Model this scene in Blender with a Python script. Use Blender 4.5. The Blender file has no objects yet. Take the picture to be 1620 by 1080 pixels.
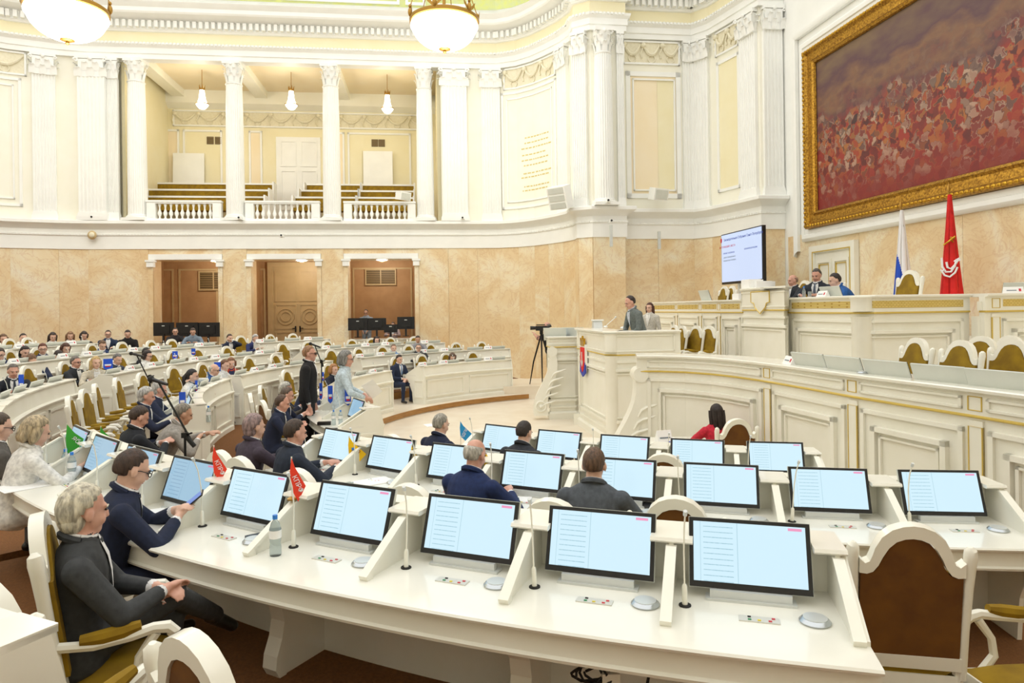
import bpy, math, random
from mathutils import Vector, Matrix, Euler, noise
from mathutils.kdtree import KDTree
random.seed(7)
S = bpy.context.scene
COL = S.collection
PI = math.pi
def R_(d): return math.radians(d)
# ---------------------------------------------------------------- camera
CZ = 2.65; F = 1080.0; HV = 489.0; ROLL = 0.014
cam = bpy.data.cameras.new('camera'); camo = bpy.data.objects.new('camera', cam); COL.objects.link(camo)
cam.lens = 24.0; cam.sensor_width = 36.0; cam.clip_start = 0.05; cam.clip_end = 200
cam.shift_y = -(540 - HV) / 1620.0
cr, sr = math.cos(ROLL), math.sin(ROLL)
camo.matrix_world = Matrix(((cr, sr, 0, 0), (0, 0, -1, 0), (-sr, cr, 0, CZ), (0, 0, 0, 1)))
S.camera = camo
# ---------------------------------------------------------------- world and light
wd = bpy.data.worlds.new('world'); S.world = wd; wd.use_nodes = True
bg = wd.node_tree.nodes['Background']; bg.inputs[0].default_value = (1.0, 0.985, 0.955, 1); bg.inputs[1].default_value = 1.0
S.view_settings.view_transform = 'Standard'; S.view_settings.look = 'None'
S.view_settings.exposure = 0.76; S.view_settings.gamma = 1.0; S.view_settings.use_curve_mapping = False
# ---------------------------------------------------------------- placing helpers (photo frame 1620x1080 -> metres)
def slopes(u, v):
    du, dv = u - 810, HV - v
    return (du * cr + dv * sr) / F, (-du * sr + dv * cr) / F
def at(u, v, Y):
    a, b = slopes(u, v); return Vector((a * Y, Y, CZ + b * Y))
def on_z(u, v, z):
    a, b = slopes(u, v); Y = (z - CZ) / b; return Vector((a * Y, Y, z))
CX, CY = 3.25, 14.25                       # centre of the curved desk rows
def on_circle(u, v, R, far=False):
    a, b = slopes(u, v)
    A = a * a + 1; B = -2 * (a * CX + CY); Cc = CX * CX + CY * CY - R * R
    d = B * B - 4 * A * Cc
    if d < 0: d = 0
    Y = (-B + (math.sqrt(d) if far else -math.sqrt(d))) / (2 * A)
    return Vector((a * Y, Y, 0))
def ang_of(p): 
    t = math.degrees(math.atan2(p.y - CY, p.x - CX)); return t + 360 if t < 0 else t
def pol(R, deg, z=0): return Vector((CX + R * math.cos(R_(deg)), CY + R * math.sin(R_(deg)), z))
HA = R_(8.0)
E1 = Vector((math.cos(HA), math.sin(HA), 0)); E2 = Vector((-math.sin(HA), math.cos(HA), 0))
HX, HY = 3.25, 14.25
def H(e1, e2, z=0): return Vector((HX, HY, z)) + E1 * e1 + E2 * e2
def lin(c):
    return tuple((x / 255.0 / 12.92 if x / 255.0 <= 0.04045 else ((x / 255.0 + 0.055) / 1.055) ** 2.4) for x in c) + (1.0,)
ORD = ['first', 'second', 'third', 'fourth', 'fifth', 'sixth', 'seventh', 'eighth', 'ninth', 'tenth', 'eleventh', 'twelfth', 'thirteenth', 'fourteenth', 'fifteenth', 'sixteenth', 'seventeenth', 'eighteenth', 'nineteenth', 'twentieth']
# ---------------------------------------------------------------- materials
def mat(name, c, rough=0.5, metal=0.0, c2=None, scale=8.0, detail=4.0, bump=0.0, bscale=60.0, spec=0.5, coat=0.0, emit=None, es=0.0, stretch=(1, 1, 1), lo=0.35, hi=0.65, sheen=0.0):
    m = bpy.data.materials.new(name); m.use_nodes = True
    nt = m.node_tree; b = nt.nodes['Principled BSDF']
    b.inputs['Base Color'].default_value = lin(c); b.inputs['Roughness'].default_value = rough; b.inputs['Metallic'].default_value = metal
    b.inputs['Specular IOR Level'].default_value = spec; b.inputs['Coat Weight'].default_value = coat
    if sheen: b.inputs['Sheen Weight'].default_value = sheen
    if emit: b.inputs['Emission Color'].default_value = lin(emit); b.inputs['Emission Strength'].default_value = es
    tc = None
    if c2 or bump:
        tc = nt.nodes.new('ShaderNodeTexCoord'); mp = nt.nodes.new('ShaderNodeMapping'); nt.links.new(tc.outputs['Object'], mp.inputs[0]); mp.inputs['Scale'].default_value = stretch
    if c2:
        n = nt.nodes.new('ShaderNodeTexNoise'); n.inputs['Scale'].default_value = scale; n.inputs['Detail'].default_value = detail
        nt.links.new(mp.outputs[0], n.inputs[0])
        r = nt.nodes.new('ShaderNodeValToRGB'); r.color_ramp.elements[0].position = lo; r.color_ramp.elements[1].position = hi
        r.color_ramp.elements[0].color = lin(c); r.color_ramp.elements[1].color = lin(c2)
        nt.links.new(n.outputs[0], r.inputs[0]); nt.links.new(r.outputs[0], b.inputs['Base Color'])
    if bump:
        n2 = nt.nodes.new('ShaderNodeTexNoise'); n2.inputs['Scale'].default_value = bscale; n2.inputs['Detail'].default_value = 3
        nt.links.new(mp.outputs[0], n2.inputs[0])
        bp = nt.nodes.new('ShaderNodeBump'); bp.inputs['Strength'].default_value = bump; bp.inputs['Distance'].default_value = 0.02
        nt.links.new(n2.outputs[0], bp.inputs['Height']); nt.links.new(bp.outputs[0], b.inputs['Normal'])
    return m
M = {}
M['white'] = mat('white_paint', (242, 243, 239), 0.45, c2=(246, 247, 243), scale=2.0)
M['ivory'] = mat('ivory_lacquer', (238, 236, 222), 0.28, c2=(242, 240, 228), scale=3.0, coat=0.15)
M['desktop'] = mat('desk_lacquer', (238, 236, 224), 0.2, c2=(242, 240, 229), scale=3.0, coat=0.25)
M['cream'] = mat('cream_wall_paint', (244, 242, 226), 0.6, c2=(246, 244, 231), scale=1.5)
M['yellow'] = mat('yellow_wall_paint', (240, 231, 192), 0.6, c2=(242, 234, 199), scale=1.5)
M['peach'] = mat('peach_wall_paint', (246, 230, 196), 0.6, c2=(247, 233, 203), scale=1.5)
M['relief'] = mat('plaster_relief', (236, 230, 206), 0.7, c2=(228, 221, 194), scale=14)
M['green'] = mat('green_frieze_paint', (214, 220, 130), 0.6, c2=(206, 214, 160), scale=5)
M['tan'] = mat('tan_lobby_wall', (190, 152, 108), 0.6, c2=(180, 142, 98), scale=2.5)
M['tandoor'] = mat('beige_lobby_door', (206, 184, 138), 0.5, c2=(198, 176, 130), scale=3)
M['gold'] = mat('gilding', (214, 172, 60), 0.3, 0.85, c2=(170, 122, 34), scale=30)
M['goldpaint'] = mat('gold_paint_line', (214, 186, 92), 0.4, 0.3)
M['goldframe'] = mat('gilded_frame', (196, 150, 56), 0.34, 0.8, c2=(128, 88, 26), scale=22, bump=0.35, bscale=40)
M['velvet'] = mat('olive_velvet', (156, 124, 2), 0.8, c2=(130, 100, 0), scale=7, detail=6)
M['velvetback'] = mat('brown_gold_chair_back', (112, 70, 8), 0.85, c2=(92, 54, 4), scale=6, detail=6)  # chair backs get a darker, browner tone than the velvet fronts
M['black'] = mat('black_plastic', (18, 18, 20), 0.35, c2=(24, 24, 26), scale=9)
M['blackmetal'] = mat('black_metal', (14, 14, 15), 0.4, 0.3)
M['silver'] = mat('silver_plastic', (205, 208, 206), 0.35, 0.25, c2=(214, 217, 214), scale=4)
M['greyback'] = mat('light_grey_monitor_back', (206, 210, 203), 0.4, 0.1, c2=(214, 217, 210), scale=3)
M['chrome'] = mat('brushed_chrome', (190, 195, 198), 0.25, 0.8)
M['brass'] = mat('brass', (168, 128, 58), 0.35, 0.8)
M['rubber'] = mat('dark_rubber', (28, 26, 24), 0.7)
M['glassy'] = mat('clear_bottle_plastic', (214, 226, 228), 0.08, 0)
M['glassy'].node_tree.nodes['Principled BSDF'].inputs['Transmission Weight'].default_value = 0.75
M['glassy'].node_tree.nodes['Principled BSDF'].inputs['IOR'].default_value = 1.2
M['bluecap'] = mat('blue_cap', (52, 130, 220), 0.4)
M['paper'] = mat('white_paper', (244, 244, 242), 0.7)
M['wood'] = mat('oak_step_edge', (176, 128, 66), 0.45, c2=(150, 104, 50), scale=4, stretch=(1, 1, 12))
M['carpet'] = mat('brown_carpet', (128, 82, 38), 0.95, c2=(112, 70, 30), scale=60, bump=0.4, bscale=300)
M['floor'] = mat('pale_stone_floor', (232, 222, 204), 0.3, c2=(224, 211, 190), scale=2.2, detail=8)
M['crystal'] = mat('lit_crystal', (255, 252, 240), 0.3, emit=(255, 250, 232), es=3.2)
M['vent'] = mat('vent_grille', (150, 128, 84), 0.5)
M['ventdark'] = mat('vent_dark', (96, 78, 46), 0.6)
M['red'] = mat('red_flag_cloth', (226, 28, 24), 0.7, c2=(206, 20, 18), scale=5)
M['redorange'] = mat('orange_red_pennant', (238, 62, 34), 0.7)
M['flagwhite'] = mat('white_flag_cloth', (242, 242, 244), 0.7)
M['flagblue'] = mat('blue_flag_cloth', (34, 84, 206), 0.7)
M['flagyellow'] = mat('yellow_pennant_cloth', (250, 200, 10), 0.7)
M['flaggreen'] = mat('green_pennant_cloth', (62, 168, 52), 0.7)
M['flagcyan'] = mat('light_blue_pennant_cloth', (40, 150, 214), 0.7)
M['maroon'] = mat('maroon_print', (150, 30, 20), 0.6)
M['inkgreen'] = mat('green_ink', (40, 120, 90), 0.6)
M['inkblue'] = mat('blue_ink', (40, 60, 170), 0.6)
M['inkred'] = mat('red_ink', (200, 40, 60), 0.6)
M['inkgrey'] = mat('grey_ink', (120, 130, 140), 0.6)
M['goldink'] = mat('gold_lettering', (216, 200, 130), 0.4, 0.3)
M['skin'] = mat('skin', (222, 182, 160), 0.5, c2=(212, 168, 146), scale=18)
M['skin2'] = mat('skin_ruddy', (216, 168, 148), 0.5, c2=(204, 150, 130), scale=18)
M['skin3'] = mat('skin_tan', (200, 156, 130), 0.5, c2=(188, 142, 116), scale=18)
M['lip'] = mat('lips', (176, 96, 88), 0.5)
M['eye'] = mat('eye', (36, 28, 26), 0.25)
M['shoe'] = mat('black_shoe_leather', (16, 15, 15), 0.35)
M['redtag'] = mat('small_red_button', (206, 60, 70), 0.4)
M['yeltag'] = mat('small_yellow_button', (226, 206, 60), 0.4)
M['grntag'] = mat('small_green_button', (50, 140, 90), 0.4)
M['panelgrey'] = mat('grey_control_plate', (214, 212, 202), 0.35, 0.2)
M['gap'] = mat('dark_vent_gap', (70, 66, 58), 0.7)
_cm = {}
def cmat(kind, c):
    k = (kind, c)
    if k not in _cm:
        if kind == 'cloth': _cm[k] = mat('suit_cloth', c, 0.85, c2=tuple(int(x * 0.86) for x in c), scale=30, bump=0.15, bscale=14)
        elif kind == 'hair': _cm[k] = mat('hair', c, 0.55, c2=tuple(int(x * 0.66) for x in c), scale=50, detail=6, stretch=(1, 1, 0.25), bump=0.5, bscale=70)
    return _cm[k]
def marble_mat():
    m = bpy.data.materials.new('honey_marble'); m.use_nodes = True; nt = m.node_tree; b = nt.nodes['Principled BSDF']
    b.inputs['Roughness'].default_value = 0.28
    L = nt.links.new; N = nt.nodes.new
    tc = N('ShaderNodeTexCoord'); oi = N('ShaderNodeObjectInfo')
    add = N('ShaderNodeVectorMath'); add.operation = 'ADD'; cmb = N('ShaderNodeCombineXYZ')
    mu = N('ShaderNodeMath'); mu.operation = 'MULTIPLY'; mu.inputs[1].default_value = 3.0; L(oi.outputs['Random'], mu.inputs[0])
    L(mu.outputs[0], cmb.inputs[2]); L(tc.outputs['Object'], add.inputs[0]); L(cmb.outputs[0], add.inputs[1])
    n1 = N('ShaderNodeTexNoise'); n1.inputs['Scale'].default_value = 0.34; n1.inputs['Detail'].default_value = 9; n1.inputs['Roughness'].default_value = 0.58; n1.inputs['Distortion'].default_value = 1.6
    L(add.outputs[0], n1.inputs[0])
    r1 = N('ShaderNodeValToRGB'); cr_ = r1.color_ramp
    cr_.elements[0].position = 0.30; cr_.elements[0].color = lin((222, 192, 146)); cr_.elements[1].position = 0.70; cr_.elements[1].color = lin((238, 231, 210))
    e = cr_.elements.new(0.46); e.color = lin((230, 207, 166)); e = cr_.elements.new(0.54); e.color = lin((236, 221, 188))
    L(n1.outputs[0], r1.inputs[0])
    n2 = N('ShaderNodeTexNoise'); n2.inputs['Scale'].default_value = 1.3; n2.inputs['Detail'].default_value = 12; n2.inputs['Distortion'].default_value = 2.4; n2.inputs['Roughness'].default_value = 0.65
    L(add.outputs[0], n2.inputs[0])
    r2 = N('ShaderNodeValToRGB'); r2.color_ramp.elements[0].position = 0.47; r2.color_ramp.elements[0].color = (0, 0, 0, 1); r2.color_ramp.elements[1].position = 0.50; r2.color_ramp.elements[1].color = (1, 1, 1, 1)
    e = r2.color_ramp.elements.new(0.53); e.color = (0, 0, 0, 1)
    L(n2.outputs[0], r2.inputs[0])
    mu2 = N('ShaderNodeMath'); mu2.operation = 'MULTIPLY'; mu2.inputs[1].default_value = 0.35; L(r2.outputs[0], mu2.inputs[0])
    mx = N('ShaderNodeMixRGB'); mx.inputs[2].default_value = lin((200, 152, 106)); L(mu2.outputs[0], mx.inputs[0]); L(r1.outputs[0], mx.inputs[1])
    L(mx.outputs[0], b.inputs['Base Color'])
    return m
M['marble'] = marble_mat()
def screen_mat(name, base, dim, es, lists=True):
    # a lit display: a column of list rows on the left, a pink button top right (generated coordinates of the flat screen)
    m = bpy.data.materials.new(name); m.use_nodes = True; nt = m.node_tree; b = nt.nodes['Principled BSDF']; L = nt.links.new; N = nt.nodes.new
    tc = N('ShaderNodeTexCoord'); sp = N('ShaderNodeSeparateXYZ'); L(tc.outputs['UV'], sp.inputs[0])
    def math_(op, a, bb):
        n = N('ShaderNodeMath'); n.operation = op
        for i, x in enumerate((a, bb)):
            if isinstance(x, (int, float)): n.inputs[i].default_value = x
            else: L(x, n.inputs[i])
        return n.outputs[0]
    X, Y = sp.outputs[0], sp.outputs[1]
    col = N('ShaderNodeMixRGB'); col.inputs[1].default_value = lin(base); col.inputs[2].default_value = lin(dim)
    row = math_('LESS_THAN', math_('FRACT', math_('MULTIPLY', Y, 11.0), 0), 0.16)
    inl = math_('MULTIPLY', math_('GREATER_THAN', X, 0.09), math_('LESS_THAN', X, 0.36))
    nz = N('ShaderNodeTexNoise'); nz.inputs['Scale'].default_value = 46; L(tc.outputs['UV'], nz.inputs[0])
    row = math_('MULTIPLY', math_('MULTIPLY', row, inl), math_('MULTIPLY', nz.outputs[0], 1.5))
    vl = math_('MULTIPLY', math_('GREATER_THAN', X, 0.395), math_('LESS_THAN', X, 0.402))
    vl2 = math_('MULTIPLY', math_('GREATER_THAN', X, 0.06), math_('LESS_THAN', X, 0.066))
    fac = math_('MINIMUM', math_('ADD', math_('ADD', row, math_('MULTIPLY', vl, 0.6)), math_('MULTIPLY', vl2, 0.5)), 1.0)
    if not lists: fac = math_('MULTIPLY', nz.outputs[0], 0.1)
    L(fac, col.inputs[0])
    pk = N('ShaderNodeMixRGB'); pk.inputs[2].default_value = lin((236, 150, 190)); L(col.outputs[0], pk.inputs[1])
    pf = math_('MULTIPLY', math_('MULTIPLY', math_('GREATER_THAN', X, 0.85), math_('LESS_THAN', X, 0.97)), math_('MULTIPLY', math_('GREATER_THAN', Y, 0.93), math_('LESS_THAN', Y, 0.975)))
    if not lists: pf = math_('MULTIPLY', pf, 0.0)
    L(pf, pk.inputs[0])
    L(pk.outputs[0], b.inputs['Emission Color']); b.inputs['Emission Strength'].default_value = es
    b.inputs['Base Color'].default_value = (0.02, 0.02, 0.02, 1); b.inputs['Roughness'].default_value = 0.15
    return m
M['screen'] = screen_mat('lit_screen', (206, 236, 250), (150, 190, 205), 0.6)
M['screenb'] = screen_mat('dimmed_blue_screen', (170, 212, 240), (120, 165, 200), 0.46)
M['bigscreen'] = screen_mat('wall_screen', (206, 222, 252), (200, 216, 248), 0.58, lists=False)
M['phone'] = screen_mat('phone_screen', (80, 130, 220), (60, 100, 200), 0.5, lists=False)
def painting_mat():
    # plain stand-in canvas: purple-brown above, red below, mottled with dark, ochre and pale dabs
    m = bpy.data.materials.new('mottled_canvas'); m.use_nodes = True; nt = m.node_tree; b = nt.nodes['Principled BSDF']; L = nt.links.new; N = nt.nodes.new
    b.inputs['Roughness'].default_value = 0.55
    tc = N('ShaderNodeTexCoord'); sp = N('ShaderNodeSeparateXYZ'); L(tc.outputs['UV'], sp.inputs[0])
    r = N('ShaderNodeValToRGB'); e = r.color_ramp.elements
    e[0].position = 0.0; e[0].color = lin((128, 34, 32)); e[1].position = 1.0; e[1].color = lin((122, 98, 76))
    for p, c in ((0.2, (128, 40, 36)), (0.45, (92, 46, 44)), (0.6, (96, 62, 66)), (0.72, (126, 92, 70)), (0.82, (92, 62, 70))):
        q = e.new(p); q.color = lin(c)
    wob = N('ShaderNodeTexNoise'); wob.inputs['Scale'].default_value = 9; wob.inputs['Detail'].default_value = 6; L(tc.outputs['UV'], wob.inputs[0])
    ad = N('ShaderNodeMath'); ad.operation = 'MULTIPLY_ADD'; ad.inputs[1].default_value = 0.5; L(wob.outputs[0], ad.inputs[0]); 
    sb = N('ShaderNodeMath'); sb.operation = 'SUBTRACT'; sb.inputs[1].default_value = 0.25; L(sp.outputs[1], sb.inputs[0]); L(sb.outputs[0], ad.inputs[2]); L(ad.outputs[0], r.inputs[0])
    mp = N('ShaderNodeMapping'); mp.inputs['Scale'].default_value = (60, 26, 1); L(tc.outputs['UV'], mp.inputs[0])
    v = N('ShaderNodeTexVoronoi'); v.inputs['Scale'].default_value = 1.0; wn = N('ShaderNodeTexNoise'); wn.inputs['Scale'].default_value = 0.9; wn.inputs['Detail'].default_value = 5; L(mp.outputs[0], wn.inputs[0]); va = N('ShaderNodeVectorMath'); va.operation = 'MULTIPLY_ADD'; va.inputs[1].default_value = (2.2, 2.2, 0); L(wn.outputs['Color'], va.inputs[0]); L(mp.outputs[0], va.inputs[2]); L(va.outputs[0], v.inputs[0]); v.feature = 'SMOOTH_F1'; v.inputs['Smoothness'].default_value = 0.35
    sv = N('ShaderNodeSeparateColor'); L(v.outputs['Color'], sv.inputs[0])
    r2 = N('ShaderNodeValToRGB'); e = r2.color_ramp.elements
    e[0].position = 0; e[0].color = lin((34, 28, 34)); e[1].position = 0.3; e[1].color = lin((170, 52, 40))
    for p, c in ((0.48, (188, 122, 60)), (0.58, (60, 44, 48)), (0.78, (206, 176, 150)), (0.9, (128, 60, 52))):
        q = e.new(p); q.color = lin(c)
    L(sv.outputs[0], r2.inputs[0])
    band = N('ShaderNodeValToRGB'); e = band.color_ramp.elements; e[0].position = 0.05; e[0].color = (0.1, 0.1, 0.1, 1); e[1].position = 0.8; e[1].color = (0, 0, 0, 1)
    q = e.new(0.25); q.color = (0.6, 0.6, 0.6, 1); q = e.new(0.5); q.color = (0.7, 0.7, 0.7, 1); q = e.new(0.62); q.color = (0.1, 0.1, 0.1, 1)
    L(ad.outputs[0], band.inputs[0])
    mx = N('ShaderNodeMixRGB'); L(band.outputs[0], mx.inputs[0]); L(r.outputs[0], mx.inputs[1]); L(r2.outputs[0], mx.inputs[2]); L(mx.outputs[0], b.inputs['Base Color'])
    return m
M['painting'] = painting_mat()
# ---------------------------------------------------------------- mesh builder
class MB:
    def __init__(s): s.v = []; s.f = []; s.uv = None
    def add(s, vs, fs):
        o = len(s.v); s.v += [Vector(p) for p in vs]; s.f += [tuple(i + o for i in q) for q in fs]; return s
    def box(s, c, d, rz=0, M4=None):
        hx, hy, hz = d[0] / 2, d[1] / 2, d[2] / 2
        vs = [Vector((x, y, z)) for z in (-hz, hz) for y in (-hy, hy) for x in (-hx, hx)]
        T = Matrix.Translation(Vector(c)) @ (M4 if M4 else Matrix.Rotation(rz, 4, 'Z'))
        return s.add([T @ p for p in vs], [(0, 2, 3, 1), (4, 5, 7, 6), (0, 1, 5, 4), (2, 6, 7, 3), (0, 4, 6, 2), (1, 3, 7, 5)])
    def hexa(s, b4, t4):
        return s.add(list(b4) + list(t4), [(3, 2, 1, 0), (4, 5, 6, 7), (0, 1, 5, 4), (1, 2, 6, 5), (2, 3, 7, 6), (3, 0, 4, 7)])
    def lathe(s, prof, n=16, o=(0, 0, 0), flute=0, fd=0.0, sy=1.0, M4=None, a0=0, a1=2 * PI, cap=True):
        o = Vector(o); full = abs(a1 - a0 - 2 * PI) < 1e-4; k = n if full else n + 1
        vs = []
        for r, z in prof:
            for i in range(k):
                a = a0 + (a1 - a0) * i / n
                rr = r * (1 - fd * max(0, math.cos(flute * a)) ) if flute else r
                p = Vector((rr * math.cos(a), rr * math.sin(a) * sy, z)); vs.append((M4 @ p if M4 else p) + o)
        fs = []
        for j in range(len(prof) - 1):
            for i in range(n):
                b = (i + 1) % k if full else i + 1
                fs.append((j * k + i, j * k + b, (j + 1) * k + b, (j + 1) * k + i))
        if full and cap:
            fs.append(tuple(reversed(range(k)))); fs.append(tuple((len(prof) - 1) * k + i for i in range(k)))
        return s.add(vs, fs)
    def tube(s, pts, r, n=8, cap=True):
        pts = [Vector(p) for p in pts]; rs = r if isinstance(r, (list, tuple)) else [r] * len(pts)
        vs = []; fs = []; prev = None
        for i, p in enumerate(pts):
            d = (pts[min(i + 1, len(pts) - 1)] - pts[max(i - 1, 0)]).normalized()
            if prev is None:
                up = Vector((0, 0, 1)) if abs(d.z) < 0.9 else Vector((1, 0, 0)); a = d.cross(up).normalized()
            else: a = (prev - d * prev.dot(d)).normalized()
            prev = a; b = d.cross(a)
            for k in range(n):
                t = 2 * PI * k / n; vs.append(p + (a * math.cos(t) + b * math.sin(t)) * rs[i])
        for i in range(len(pts) - 1):
            for k in range(n): fs.append((i * n + k, i * n + (k + 1) % n, (i + 1) * n + (k + 1) % n, (i + 1) * n + k))
        if cap: fs += [tuple(reversed(range(n))), tuple((len(pts) - 1) * n + k for k in range(n))]
        return s.add(vs, fs)
    def prism(s, poly, o, ax, ay, depth):
        # outline in plane (ax, ay) at o, extruded by vector depth
        o = Vector(o); ax = Vector(ax); ay = Vector(ay); dv = Vector(depth); n = len(poly)
        a = [o + ax * x + ay * y for x, y in poly]
        return s.add(a + [p + dv for p in a], [tuple(reversed(range(n))), tuple(range(n, 2 * n))] + [(i, (i + 1) % n, n + (i + 1) % n, n + i) for i in range(n)])
    def strip(s, A, B, o, ax, ay, depth):
        # band between two matching 2d curves, extruded
        o = Vector(o); ax = Vector(ax); ay = Vector(ay); dv = Vector(depth); n = len(A)
        P = lambda q: o + ax * q[0] + ay * q[1]
        vs = [P(q) for q in A] + [P(q) for q in B]; vs += [p + dv for p in vs]
        fs = []
        for i in range(n - 1):
            fs += [(i, i + 1, n + i + 1, n + i), (2 * n + i, 3 * n + i, 3 * n + i + 1, 2 * n + i + 1), (i, 2 * n + i, 2 * n + i + 1, i + 1), (n + i, n + i + 1, 3 * n + i + 1, 3 * n + i)]
        fs += [(0, n, 3 * n, 2 * n), (n - 1, 3 * n - 1, 4 * n - 1, 2 * n - 1)]
        return s.add(vs, fs)
    def ell(s, c, r, nu=12, nv=8, M4=None, fn=None):
        c = Vector(c); vs = []; fs = []
        for j in range(nv + 1):
            t = PI * j / nv
            for i in range(nu):
                a = 2 * PI * i / nu
                d = Vector((math.sin(t) * math.cos(a), math.sin(t) * math.sin(a), math.cos(t)))
                k = fn(d) if fn else 1.0
                p = Vector((d.x * r[0], d.y * r[1], d.z * r[2])) * k
                vs.append((M4 @ p if M4 else p) + c)
        for j in range(nv):
            for i in range(nu): fs.append((j * nu + i, (j + 1) * nu + i, (j + 1) * nu + (i + 1) % nu, j * nu + (i + 1) % nu))
        return s.add(vs, fs)
    def sweep(s, path, prof, closed=False, ends=True):
        # profile (d, z): d towards the room (right-hand side of the path)
        P = [Vector((p[0], p[1])) for p in path]; n = len(P); k = len(prof); vs = []; fs = []
        for i, p in enumerate(P):
            a = (p - P[i - 1]).normalized() if (i > 0 or closed) else None
            b = (P[(i + 1) % n] - p).normalized() if (i < n - 1 or closed) else None
            if a is None: a = b
            if b is None: b = a
            na = Vector((a.y, -a.x)); nb = Vector((b.y, -b.x)); m = na + nb
            m = m / max(0.25, m.dot(na)) if m.length > 1e-6 else na
            for d, z in prof: vs.append(Vector((p.x + m.x * d, p.y + m.y * d, z)))
        for i in range(n if closed else n - 1):
            j = (i + 1) % n
            for q in range(k - 1): fs.append((i * k + q, j * k + q, j * k + q + 1, i * k + q + 1))
        if ends and not closed: fs += [tuple(range(k)), tuple(reversed(range((n - 1) * k, n * k)))]
        return s.add(vs, fs)
    def arc(s, prof, a0, a1, step=2.0, ends=True):
        # profile (r, z) around the hall centre between angles
        n = max(1, int(abs(a1 - a0) / step) + 1); k = len(prof); vs = []; fs = []
        for i in range(n + 1):
            a = a0 + (a1 - a0) * i / n
            for r, z in prof: vs.append(pol(r, a, z))
        for i in range(n):
            for q in range(k): fs.append((i * k + q, i * k + (q + 1) % k, (i + 1) * k + (q + 1) % k, (i + 1) * k + q))
        if ends: fs += [tuple(range(k)), tuple(reversed(range(n * k, n * k + k)))]
        return s.add(vs, fs)
    def shift(s, d):
        d = Vector(d); s.v = [p + d for p in s.v]; return s
    def xf(s, T):
        s.v = [T @ p for p in s.v]; return s
    def mesh(s, name, m, smooth=False, angle=38):
        me = bpy.data.meshes.new(name); me.from_pydata([tuple(p) for p in s.v], [], s.f)
        me.materials.append(m)
        bm = __import__('bmesh').new(); bm.from_mesh(me); __import__('bmesh').ops.recalc_face_normals(bm, faces=bm.faces); bm.to_mesh(me); bm.free()
        if smooth:
            for p in me.polygons: p.use_smooth = True
            me.set_sharp_from_angle(angle=R_(angle))
        if s.uv:
            ul = me.uv_layers.new(name='UVMap')
            for lp in me.loops: ul.data[lp.index].uv = s.uv[lp.vertex_index]
        return me
    def build(s, name, m, parent=None, smooth=False, org=None, angle=38):
        if org is not None: s.shift(-Vector(org))
        ob = bpy.data.objects.new(name, s.mesh(name, m, smooth, angle)); COL.objects.link(ob)
        if parent is not None: ob.parent = parent
        elif org is not None: ob.location = org
        return ob
def thing(name, label, cat, loc=(0, 0, 0), rz=0, group=None):
    o = bpy.data.objects.new(name, None); o.empty_display_size = 0.1; COL.objects.link(o); o.location = loc; o.rotation_euler = (0, 0, rz)
    o['label'] = label; o['category'] = cat
    if group: o['group'] = group
    return o
def tag(o, label, cat, group=None):
    o['label'] = label; o['category'] = cat
    if group: o['group'] = group
    return o
def struct(o, label=None):
    o['kind'] = 'structure'
    if label: o['label'] = label
    return o
def copy_tree(o, parent=None):
    c = o.copy(); COL.objects.link(c); c.parent = parent
    for ch in o.children: copy_tree(ch, c)
    return c
def quadscreen(w, h, c=(0, 0, 0), y=0):
    mb = MB(); mb.add([(-w / 2, y, 0), (w / 2, y, 0), (w / 2, y, h), (-w / 2, y, h)], [(0, 1, 2, 3)]); mb.uv = [(0, 0), (1, 0), (1, 1), (0, 1)]
    return mb
def text_mesh(txt, size, m, name='lettering', extrude=0.001, align='CENTER'):
    cu = bpy.data.curves.new(name, 'FONT'); cu.body = txt; cu.size = size; cu.extrude = extrude; cu.align_x = align; cu.align_y = 'CENTER'; cu.resolution_u = 2
    o = bpy.data.objects.new(name, cu); COL.objects.link(o)
    dg = bpy.context.evaluated_depsgraph_get(); me = bpy.data.meshes.new_from_object(o.evaluated_get(dg))
    bpy.data.objects.remove(o); bpy.data.curves.remove(cu)
    me.materials.clear(); me.materials.append(m)
    return me
def obj_from(me, name, parent=None, mw=None):
    o = bpy.data.objects.new(name, me); COL.objects.link(o)
    if parent is not None: o.parent = parent
    if mw is not None: o.matrix_local = mw
    return o
def frame_on(mb, p0, p1, z0, z1, nrm, w=0.06, t=0.03, off=0.0):
    # rectangular moulding on a straight wall piece
    p0 = Vector(p0[:2]).to_3d(); p1 = Vector(p1[:2]).to_3d(); d = (p1 - p0).normalized(); L = (p1 - p0).length; n = Vector((nrm[0], nrm[1], 0)).normalized()
    rz = math.atan2(d.y, d.x)
    for (cx, cz, sx, sz) in ((L / 2, z0 + w / 2, L, w), (L / 2, z1 - w / 2, L, w), (w / 2, (z0 + z1) / 2, w, z1 - z0 - 2 * w), (L - w / 2, (z0 + z1) / 2, w, z1 - z0 - 2 * w)):
        c = p0 + d * cx + n * (off + t / 2); c.z = cz
        mb.box(c, (sx, t, sz), rz)
    return mb
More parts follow.
